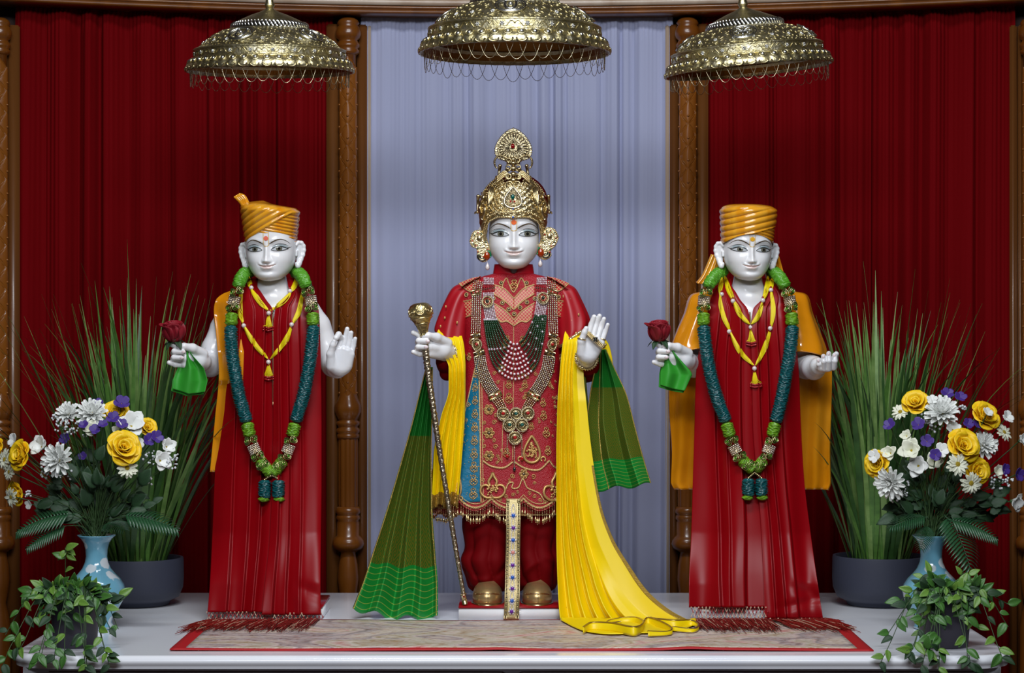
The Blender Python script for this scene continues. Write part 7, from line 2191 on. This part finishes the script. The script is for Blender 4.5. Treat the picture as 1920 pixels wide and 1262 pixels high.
def pendant(px, py, r, gem, parent, off=.006, nm='round_pendant'):
    h, n_ = pt_on(px, py, off); T = Matrix.Translation(h) @ frame(n_, (1, 0, 0)) @ Matrix.Scale(r * k, 4)
    b = MB(); pts = [T @ Vector((math.cos(a), math.sin(a) * (1 if math.sin(a) > 0 else 1.12), 0)) for a in np.linspace(0, 2 * pi, 28, endpoint=False)]
    for q in pts: b.ball(q, .13 * r * k, 6, 4)
    for i in range(18):
        a = 2 * pi * i / 18; b.tube([T @ Vector((math.cos(a) * s_, math.sin(a) * s_, .05)) for s_ in (.42, .85)], .065 * r * k, 4, m=1)
    b.tube([T @ Vector((.9 * math.cos(a), .9 * math.sin(a), 0)) for a in np.linspace(0, 2 * pi, 24, endpoint=False)], .06 * r * k, 5, m=1, closed=True)
    b.tube([T @ Vector((.38 * math.cos(a), .38 * math.sin(a), .1)) for a in np.linspace(0, 2 * pi, 16, endpoint=False)], .07 * r * k, 5, m=1, closed=True)
    b.lathe([(0, -.06), (.95, -.06), (.95, -.02), (0, .0)], 24, tuple(h), m=2, M=T)
    o = b.build(nm, [M_SILGOLD, M_GOLD, M_STONE], parent)
    b = MB(); b.ball(T @ Vector((0, 0, .15)), .30 * r * k, 10, 6); b.build('gem', gem, o)
for sd in (0, 1):
    X = (lambda p: p) if sd == 0 else (lambda p: [(1929 - x, y) for x, y in p])
    b = MB(); bead_band(X([(898, 528), (895, 550), (894, 590), (893, 626)]), 19, 19, 5, b); b.build('bead_band', [M_SILGOLD, M_SILVER], haar)
    b = MB(); bead_band(X([(900, 667), (905, 695), (917, 722), (929, 740)]), 23, 24, 7, b); b.build('bead_band', [M_SILGOLD, M_SILVER], haar)
    b = MB(); bead_band(X([(930, 746), (938, 758), (946, 772)]), 20, 16, 5, b); b.build('bead_band', [M_SILGOLD, M_GOLD], haar)
    sg = 1 if sd == 0 else -1
    for (x, y), a, w_, g in (((893, 549), -.2, 18, M_GEM_R), ((894, 630), -.25, 20, M_GEM_K), ((900, 662), -.35, 22, M_GEM_K), ((929, 742), -.45, 26, M_GEM_R)):
        q = X([(x, y)])[0]; plaque(q[0], q[1], a * sg, w_, gem=g)
    q = X([(896, 646)])[0]; pendant(q[0], q[1], 10, M_GEM_R, haar)
for x, y, r, g in ((944, 776, 11.5, M_GEM_R), (967, 776, 11, M_GEM_G), (989, 775, 11.5, M_GEM_R), (955.5, 797, 11.5, M_GEM_G), (978, 797, 11.5, M_GEM_G), (965, 821, 11.5, M_GEM_R)): pendant(x, y, r, g, haar, .008)
for x, y0_, y1_, g in ((951, 815, 852, M_GEM_R), (964, 834, 876, M_GEM_K), (978, 814, 856, M_GEM_R)):
    b = MB(); beads(b, [pt_on(x, y, .005)[0] for y in np.linspace(y0_, y1_, 12)], 1.25 * k); o = b.build('bead_string', M_SILGOLD, haar)
    b = MB(); b.ball(pt_on(x, y1_ + 4, .006)[0], 3.4 * k, 8, 6, sc=(.9, .8, 1.2)); b.build('drop_bead', g, o)
# --- green mala
mala = thing('emerald_necklace', FC.W(967, 660, -60), 'many stranded necklace of green beads, clear crystals and white pearls on the central statue', 'necklace')
for sd in (0, 1):
    X = (lambda p: p) if sd == 0 else (lambda p: [(1932 - x, y - (6 if y > 560 else 0)) for x, y in p])
    b = MB(); bead_band(X([(917, 522), (917, 535)]), 19, 20, 7, b, 1.45, .004, 2.9); bead_band(X([(916, 549), (917, 575), (921, 598)]), 21, 21, 7, b, 1.45, .004, 2.9); b.build('crystal_strap', [M_CRYST, M_WBEAD], mala)
    b = MB()
    for yy, m_ in ((538, 0), (542, 1), (546, 0)):
        beads(b, [pt_on(*X([(x, yy - (x - 917) * .15)])[0], .0045)[0] for x in np.linspace(907, 927, 8)], 1.5 * k, m=m_)
    b.build('bead_stripe', [M_RBEAD, M_EMER], mala)
    q = X([(915, 567)])[0]; q = (q[0], 567 if sd == 0 else 560); pendant(q[0], q[1], 10.5, M_GEM_K, mala, .009, 'flower_medallion')
    h, n_ = pt_on(*q, .011); b = MB()
    for i in range(10): a = 2 * pi * i / 10; b.ball(h + Vector((5.6 * k * math.cos(a), 0, 5.6 * k * math.sin(a))), 1.7 * k, 6, 4)
    b.build('medallion_gems', M_GEM_R, mala)
NS = 8
for i in range(NS):
    q = i / (NS - 1)                      # 0 = outermost, lowest
    xl_, xr_ = 909 + 22 * q, 1023 - 20 * q
    yb = 711 - 65 * q; hwp = 30 - 21 * q       # half width of the pearl part
    yl = 598; yr = 591
    pts = [(xl_, yl), (xl_ + 7 + 3 * q, yl + (yb - yl) * .42), (966 - hwp - 6, yl + (yb - yl) * .80), (966, yb), (966 + hwp + 6, yl + (yb - yl) * .80), (xr_ - 7 - 3 * q, yr + (yb - yr) * .42), (xr_, yr)]
    p = catmull(pts, 160); d = np.append(0, np.cumsum(np.linalg.norm(np.diff(p, axis=0), axis=1)))
    b = MB(); b2 = MB(); n = int(d[-1] / 3.3); ct = 0
    for j in range(n):
        u = d[-1] * (j + .5) / n; x, y = np.interp(u, d, p[:, 0]), np.interp(u, d, p[:, 1])
        h, _ = pt_on(x, y, .0062 + .0012 * q)
        if abs(x - 966) < hwp:
            ct += 1
            if ct % 2: b2.ball(h, 2.4 * k, 8, 5, m=0)
            else: b2.ball(h, 1.9 * k, 6, 4, m=1)
        else: b.ball(h, 2.25 * k, 6, 4, m=0 if j % 17 else 1)
    b.build('green_strand', [M_EMER, M_CRYST], mala, kind='stuff'); b2.build('pearl_strand', [M_WBEAD, M_RBEAD], mala)

# --- shawls -------------------------------------------------------------
M_YSILK = mat('yellow_silk', C(240, 210, 0), .42, sheen=.1, bump=('noise', 600, .04, .0004))
def brocade():
    m = bpy.data.materials.new('green_brocade'); m.use_nodes = True
    nt = m.node_tree; b = nt.nodes['Principled BSDF']; N = nt.nodes.new; L = nt.links.new
    uv = N('ShaderNodeUVMap'); sp = N('ShaderNodeSeparateXYZ'); L(uv.outputs[0], sp.inputs[0])
    mp = N('ShaderNodeMapping'); mp.inputs['Scale'].default_value = (9, 16, 1); L(uv.outputs[0], mp.inputs[0])
    v = N('ShaderNodeTexVoronoi'); v.distance = 'MANHATTAN'; v.inputs['Randomness'].default_value = .15; v.inputs['Scale'].default_value = 1; L(mp.outputs[0], v.inputs[0])
    sn = N('ShaderNodeMath'); sn.operation = 'SINE'; mu = N('ShaderNodeMath'); mu.operation = 'MULTIPLY'; mu.inputs[1].default_value = 22; L(v.outputs['Distance'], mu.inputs[0]); L(mu.outputs[0], sn.inputs[0])
    r = N('ShaderNodeMapRange'); r.inputs[1].default_value = -.2; r.inputs[2].default_value = .5; L(sn.outputs[0], r.inputs[0])
    x = N('ShaderNodeMix'); x.data_type = 'RGBA'; L(r.outputs[0], x.inputs[0]); x.inputs[6].default_value = C(112, 106, 26); x.inputs[7].default_value = C(52, 104, 30)
    # lower border and plain top
    g1_ = N('ShaderNodeMath'); g1_.operation = 'GREATER_THAN'; g1_.inputs[1].default_value = .80; L(sp.outputs[1], g1_.inputs[0])
    ln = N('ShaderNodeMath'); ln.operation = 'PINGPONG'; ln.inputs[1].default_value = .012; L(sp.outputs[1], ln.inputs[0])
    l2 = N('ShaderNodeMath'); l2.operation = 'LESS_THAN'; l2.inputs[1].default_value = .0013; L(ln.outputs[0], l2.inputs[0])
    xb = N('ShaderNodeMix'); xb.data_type = 'RGBA'; L(l2.outputs[0], xb.inputs[0]); xb.inputs[6].default_value = C(22, 140, 52); xb.inputs[7].default_value = C(150, 170, 70)
    x2 = N('ShaderNodeMix'); x2.data_type = 'RGBA'; L(g1_.outputs[0], x2.inputs[0]); L(x.outputs[2], x2.inputs[6]); L(xb.outputs[2], x2.inputs[7])
    g0 = N('ShaderNodeMath'); g0.operation = 'LESS_THAN'; g0.inputs[1].default_value = .28; L(sp.outputs[1], g0.inputs[0])
    x3 = N('ShaderNodeMix'); x3.data_type = 'RGBA'; L(g0.outputs[0], x3.inputs[0]); L(x2.outputs[2], x3.inputs[6]); x3.inputs[7].default_value = C(24, 112, 34)
    L(x3.outputs[2], b.inputs['Base Color']); b.inputs['Roughness'].default_value = .45; b.inputs['Metallic'].default_value = .15
    return m
M_BROC = brocade()
M_ZARI = mat('gold_braid', C(188, 160, 84), .35, .85, bump=('wavez', 160, .6, .002))
def shawl(rows, parent, nm, m, depf, foldf, nx=90, ny=110, thick=.0012):
    ys = [r[0] for r in rows]; PY = np.linspace(ys[0], ys[-1], ny)
    xl = table(ys, [r[1] for r in rows], PY); xr = table(ys, [r[2] for r in rows], PY)
    A = np.zeros((nx, ny, 3)); UV = np.zeros((nx, ny, 2))
    for j in range(ny):
        for i in range(nx):
            u = i / (nx - 1); v = j / (ny - 1)
            bot = rows[-1][3](u) if len(rows[-1]) > 3 else 0
            x = xl[j] + (xr[j] - xl[j]) * u; py = PY[j] + bot * v ** 3
            A[i, j] = FC.W(x, py, depf(u, v, x, py) + foldf(u, v)); UV[i, j] = (u, v)
    b = MB(); b.sheet(A[:, ::-1], thick, uv=UV[:, ::-1])
    o = b.build(nm, m, parent)
    return o, A
def zig(u, n, sharp=.75):
    """Pleats: -1..1 sawtooth-like wave."""
    t = (u * n) % 1
    return (t / sharp if t < sharp else (1 - t) / (1 - sharp)) * 2 - 1
def edge_trim(parent, pts, w_, nm='gold_border', m=None):
    b = MB(); p = np.array([tuple(q) for q in pts]); G = np.stack([p + np.array((w_ * k * e, -.0018, 0)) for e in (-1, -.4, .4, 1)])
    b.sheet(G[:, ::-1], .001); b.build(nm, m or M_ZARI, parent)
yl = thing('yellow_shawl', FC.W(845, 690, -50), 'yellow silk shawl draped over the forearm that holds the staff', 'shawl', 'silk shawls of the central statue')
_, A = shawl([(612, 832, 850), (618, 822, 860), (630, 818, 866), (655, 826, 871), (690, 842, 873), (730, 842, 873), (780, 828, 872), (850, 813, 867), (950, 808, 858, lambda u: 4 * math.sin(u * 14))], yl, 'shawl_cloth', M_YSILK,
         lambda u, v, x, y: -44 - 22 * min(1, v * 4) + 26 * max(0, .08 - v) / .08 + 10 * u * (1 - v), lambda u, v: 8 * zig(u + .04 * math.sin(v * 6), 4.3) * min(1, v * 3) + 1.5 * math.sin(u * 20 + v * 9) * v)
G = A[:, -9:]; b = MB(); b.sheet((G + np.array((0, -.0016, 0)))[:, ::-1], .001); b.build('gold_border', M_ZARI, yl)
b = MB()
for i in range(0, 90, 6):
    q = Vector(A[i, -1]); b.tube([q, q + Vector((0, 0, -.016))], .0008, 4); b.ball(q + Vector((0, 0, -.020)), .0035, 7, 5, sc=(.8, .8, 1.4))
b.build('hem_beads', mat('amber_bead', C(96, 52, 22), .2, .4), yl)
gl = thing('green_shawl', FC.W(805, 700, -62), 'green and olive brocade shawl fanning down beside the staff', 'shawl', 'silk shawls of the central statue')
_, A = shawl([(688, 799, 811), (740, 786, 811), (800, 771, 810), (850, 757, 809), (950, 728, 810), (1040, 699, 816), (1096, 681, 820), (1150, 661, 820, lambda u: -10 + 20 * min(1, u * 2.2) + 6 * math.sin(u * 17))], gl, 'shawl_cloth', M_BROC,
         lambda u, v, x, y: -50 - 26 * v, lambda u, v: (5 + 12 * v) * zig(u + .02 * math.sin(v * 5), 4.0, .7) + 3 * v * v * math.sin(u * 15 + 1))
edge_trim(gl, A[1, :], .9); edge_trim(gl, A[-2, :], .9)
yr_ = thing('yellow_shawl', FC.W(1080, 690, -50), 'yellow silk shawl draped over the raised forearm and trailing onto the rug', 'shawl', 'silk shawls of the central statue')
def fdep(u, v, x, y):
    return -44 - 20 * min(1, v * 4) + 24 * max(0, .05 - v) / .05 - 60 * v ** 3 - 12 * v * u
_, A = shawl([(613, 1068, 1092), (620, 1060, 1100), (640, 1056, 1100), (690, 1051, 1094), (760, 1046, 1100), (850, 1044, 1110), (950, 1044, 1128), (1010, 1044, 1150), (1060, 1045, 1180), (1110, 1047, 1216), (1145, 1049, 1258), (1166, 1052, 1298, lambda u: 12 * math.sin(min(1, u * 1.6) * pi) * 1.0)], yr_, 'shawl_cloth', M_YSILK, fdep,
         lambda u, v: (8 + 4 * v) * zig(min(u, .55 + .0 * v) * (1.0 + .3 * v), 7.0, .72) * min(1, v * 4) * (1 if u < .55 else max(0, 1 - (u - .55) * 6)) + 2.5 * math.sin(u * 11 + v * 13) * v * v, nx=120, ny=150)
b = MB(); G = A[-8:, 70:]; b.sheet((G + np.array((0, -.0018, 0)))[:, ::-1], .001); b.build('gold_border', M_ZARI, yr_)
# the part lying on the rug in loose folds
nx, nv = 90, 16; G = np.zeros((nx, nv, 3)); base = A[np.linspace(0, 119, nx).astype(int), -1]
fr = catmull([(1052, 1168), (1075, 1180), (1100, 1189), (1140, 1194), (1190, 1193), (1240, 1191), (1285, 1183), (1310, 1172)], nx)
for i in range(nx):
    d_ = FPX * (CAMZ - .004) / (fr[i][1] - HORY); y = d_ - CAMD
    f0 = Vector(((fr[i][0] - 960) * d_ / FPX, y, .008)); b0 = Vector(base[i])
    for j in range(nv):
        v = j / (nv - 1); q = b0.lerp(f0, v)
        q.z = max(b0.z * (1 - v) ** 2 + .007 * v + .006 * math.sin(v * pi) * (1 + math.sin(i * .22 + v * 3)), rug_top(q.x, q.y) + .003); G[i, j] = q
b = MB(); b.sheet(G[:, ::-1] if np.cross(G[1, 0] - G[0, 0], G[0, 1] - G[0, 0])[2] > 0 else G, .0014); b.build('trailing_end', M_YSILK, yr_)
def ruffle(pts, hgt, nm):
    """A hem standing up in a loop on the rug: px ground points + height px."""
    p = catmull(pts, 60); R_ = np.zeros((60, 5, 3)); top = []
    for i, (x, y) in enumerate(p):
        d_ = FPX * (CAMZ - .012) / (y - HORY); q = Vector(((x - 960) * d_ / FPX, d_ - CAMD, .010))
        for j in range(5): R_[i, j] = q + Vector((0, .010 * (j / 4) ** 2, hgt * k * j / 4 * (.7 + .3 * math.sin(i * .1))))
        top.append(R_[i, 4])
    b = MB(); b.sheet(R_, .0012); o = b.build(nm, M_YSILK, yr_)
    b = MB(); b.tube([tuple(q) for q in top], .0022, 5); b.build('hem_braid', M_ZARI, o)
ruffle([(1094, 1186), (1110, 1181), (1150, 1184), (1190, 1191), (1207, 1180), (1195, 1168), (1165, 1166), (1140, 1170), (1143, 1175), (1165, 1174)], 15, 'hem_ruffle')
ruffle([(1206, 1178), (1215, 1172), (1240, 1178), (1260, 1186), (1250, 1190), (1215, 1192)], 14, 'hem_ruffle')
ruffle([(1220, 1166), (1235, 1172), (1265, 1175), (1295, 1172), (1310, 1176), (1300, 1184), (1262, 1182)], 12, 'hem_ruffle')
shawl([(625, 1112, 1128), (650, 1118, 1143), (680, 1126, 1149), (696, 1132, 1150)], yr_, 'shawl_fold', M_YSILK, lambda u, v, x, y: -32, lambda u, v: 3 * math.sin(u * 6), nx=24, ny=24)
gr = thing('green_shawl', FC.W(1130, 660, -60), 'green and olive brocade shawl hanging short below the raised palm', 'shawl', 'silk shawls of the central statue')
_, A = shawl([(655, 1124, 1136), (690, 1116, 1152), (740, 1106, 1175), (800, 1099, 1191), (850, 1101, 1204), (910, 1114, 1221, lambda u: 10 - 12 * u + 4 * math.sin(u * 12))], gr, 'shawl_cloth', M_BROC,
         lambda u, v, x, y: -46 - 8 * v, lambda u, v: (6 + 12 * v) * zig(u + .03 * math.sin(v * 4), 2.6, .68) + 3 * v * v * math.sin(u * 13))
edge_trim(gr, A[1, :], .9); edge_trim(gr, A[-2, :], .9); edge_trim(gr, A[int(90 / 2.6 * .68), :], .8)
shawl([(655, 1088, 1094), (700, 1086, 1098), (760, 1090, 1103), (810, 1098, 1106)], gr, 'shawl_fold', M_BROC, lambda u, v, x, y: -42, lambda u, v: 3 * math.sin(u * 6), nx=16, ny=24)

# --- staff, bracelets, hand ornament
staff = thing('staff', FC.W(872, 1134, -88), 'gold topped staff with silver shaft held by the central statue', 'staff')
ax = catmull([(790, 592, -90), (794, 618, -90), (803, 700, -90), (822, 830, -91), (848, 990, -92), (872, 1132, -92)], 200)
c0 = FC.W(795, 628, -90); axd = (FC.W(789, 588, -90) - c0).normalized(); Ms = frame(axd)
b = MB(); b.lathe([(r * k, z * k) for r, z in [(0, -2), (7.5, -2), (8, 0), (7, 2), (8, 5), (10, 12), (12, 18), (13, 20), (12, 21.5), (14.5, 22.5), (15.5, 25), (18.5, 29), (21.5, 36), (22.4, 43), (21, 50), (17.5, 55.5), (12, 58.5), (5, 59.5), (0, 59.6)]], 48, tuple(c0), M=Ms,
                  fn=lambda r, z, a: r * (1 + .03 * np.sin(12 * a) * (z < 20 * k)))
kn = b.build('staff_knob', mat('staff_gold', C(206, 188, 130), .3, 1.0, bump=('noise', 130, .6, .004)), staff)
b = MB()
for i in range(8):
    a = 2 * pi * i / 8; n_ = Ms.to_3x3() @ Vector((math.cos(a), math.sin(a), .1)); c_ = c0 + Ms.to_3x3() @ Vector((21.6 * k * math.cos(a), 21.6 * k * math.sin(a), 43 * k)); F = frame(n_)
    for rr in (7, 4): b.tube([c_ + F.to_3x3() @ Vector((rr * k * math.cos(t), rr * .8 * k * math.sin(t), 0)) for t in np.linspace(0, 2 * pi, 14, endpoint=False)], .9 * k, 5, closed=True)
    b.ball(c_, 2 * k, 6, 4)
for z in (21, 31): b.tube([c0 + Ms.to_3x3() @ Vector(((13.6 if z == 21 else 20) * k * math.cos(t), (13.6 if z == 21 else 20) * k * math.sin(t), z * k)) for t in np.linspace(0, 2 * pi, 40, endpoint=False)], 1.1 * k, 5, closed=True)
b.build('knob_relief', M_GOLD, kn)
m_ = [i for i in range(200) if ax[i][1] >= 622]
pts = [FC.W(*ax[i]) for i in m_]; q = np.linspace(0, len(pts) - 1, 700); pa = np.array([tuple(p) for p in pts]); pf = np.stack([np.interp(q, np.arange(len(pts)), pa[:, j]) for j in range(3)], 1)
ang = np.linspace(0, 2 * pi, 12, endpoint=False); tt = np.linspace(0, 1, 700); rb = np.interp(tt, [0, .08, .85, 1], [4.6, 6.4, 4.4, 3.6]) * k
G = pf[:, None] + (rb[:, None] * (1 + .07 * np.sin(3 * ang[None] + tt[:, None] * 260) + .05 * np.sin(tt[:, None] * 420 + 2 * ang[None])))[..., None] * np.stack([np.cos(ang), np.sin(ang), 0 * ang], 1)[None]
b = MB(); b.grid(G[::-1], cv=True); b.build('staff_shaft', mat('staff_silver', C(178, 164, 140), .3, 1.0, bump=('voronoi', 300, .5, .002)), staff)
b = MB(); b.tube([FC.W(869, 1115, -92), FC.W(872, 1133, -92)], [4.4 * k, 5 * k], 12); b.tube([FC.W(868.5 , 1113, -92), FC.W(869.2, 1116, -92)], 5.8 * k, 12); b.build('staff_ferrule', M_GOLD, staff)
def bracelet(c, d, r, label):
    F = frame(d); t = thing('bracelet', FC.W(*c), label, 'bracelet', 'gold bracelets of the central statue'); o = FC.W(*c); b = MB()
    b.tube([o + F.to_3x3() @ Vector((r * k * math.cos(a), r * k * math.sin(a), 0)) for a in np.linspace(0, 2 * pi, 40, endpoint=False)], 2.6 * k, 7, closed=True); b.build('bangle', M_GOLDFINE, t)
    b = MB()
    for a in np.linspace(0, 2 * pi, 30, endpoint=False): b.ball(o + F.to_3x3() @ Vector(((r + 2.2) * k * math.cos(a), (r + 2.2) * k * math.sin(a), 0)), 1.7 * k, 6, 4)
    b.build('bangle_beads', M_GOLD, t)
bracelet((838, 664, -44), (.35, 1, .05), 19, 'gold bracelet on the wrist of the staff hand')
bracelet((1100, 672, -66), (-.1, 1, -.1), 19.5, 'gold bracelet on the wrist of the raised palm')
orn = thing('hand_ornament', FC.W(1117, 640, -106), 'gold flowered chain with a dark gem across the raised palm', 'jewellery')
b = MB(); cv = fg_c = FC.curve([(1099, 624, -106), (1104, 626, -110), (1110, 632, -111), (1117, 638, -110.5), (1124, 645, -108), (1131, 650, -103), (1135, 648, -97)], 40)
for i in range(0, 40, 2):
    for e in (-2.2, 2.2): b.ball(cv[i] + Vector((e * .6 * k, 0, e * k)), 2.1 * k, 6, 4)
    b.ball(cv[i] + Vector((0, -.001, 0)), 1.6 * k, 6, 4)
b.build('flower_chain', M_GOLD, orn)
b = MB(); c_ = FC.W(1116.5, 636.5, -114); b.ball(c_, 2.6 * k, 8, 5); b.build('gem', M_GEM_K, orn)
b = MB()
for i in range(8): a = i * pi / 4; b.ball(c_ + Vector((4 * k * math.cos(a), .001, 4 * k * math.sin(a))), 1.6 * k, 6, 4, m=i % 2)
b.build('gem_setting', [M_SILGOLD, M_GEM_K], orn)
def finger_ring(c, d, r, label):
    F = frame(d); o = FC.W(*c); b = MB(); b.tube([o + F.to_3x3() @ Vector((r * k * math.cos(a), r * k * math.sin(a), 0)) for a in np.linspace(0, 2 * pi, 24, endpoint=False)], 1.5 * k, 6, closed=True)
    tag(b.build('finger_ring', M_GOLD), label, 'ring', 'gold finger rings of the central statue')
finger_ring((1090.5, 636, -106), (.25, 0, 1), 7.0, 'gold ring round the thumb of the raised palm')
finger_ring((1129.5, 636, -91.5), (.3, 0, 1), 5.2, 'gold ring round the little finger of the raised palm')
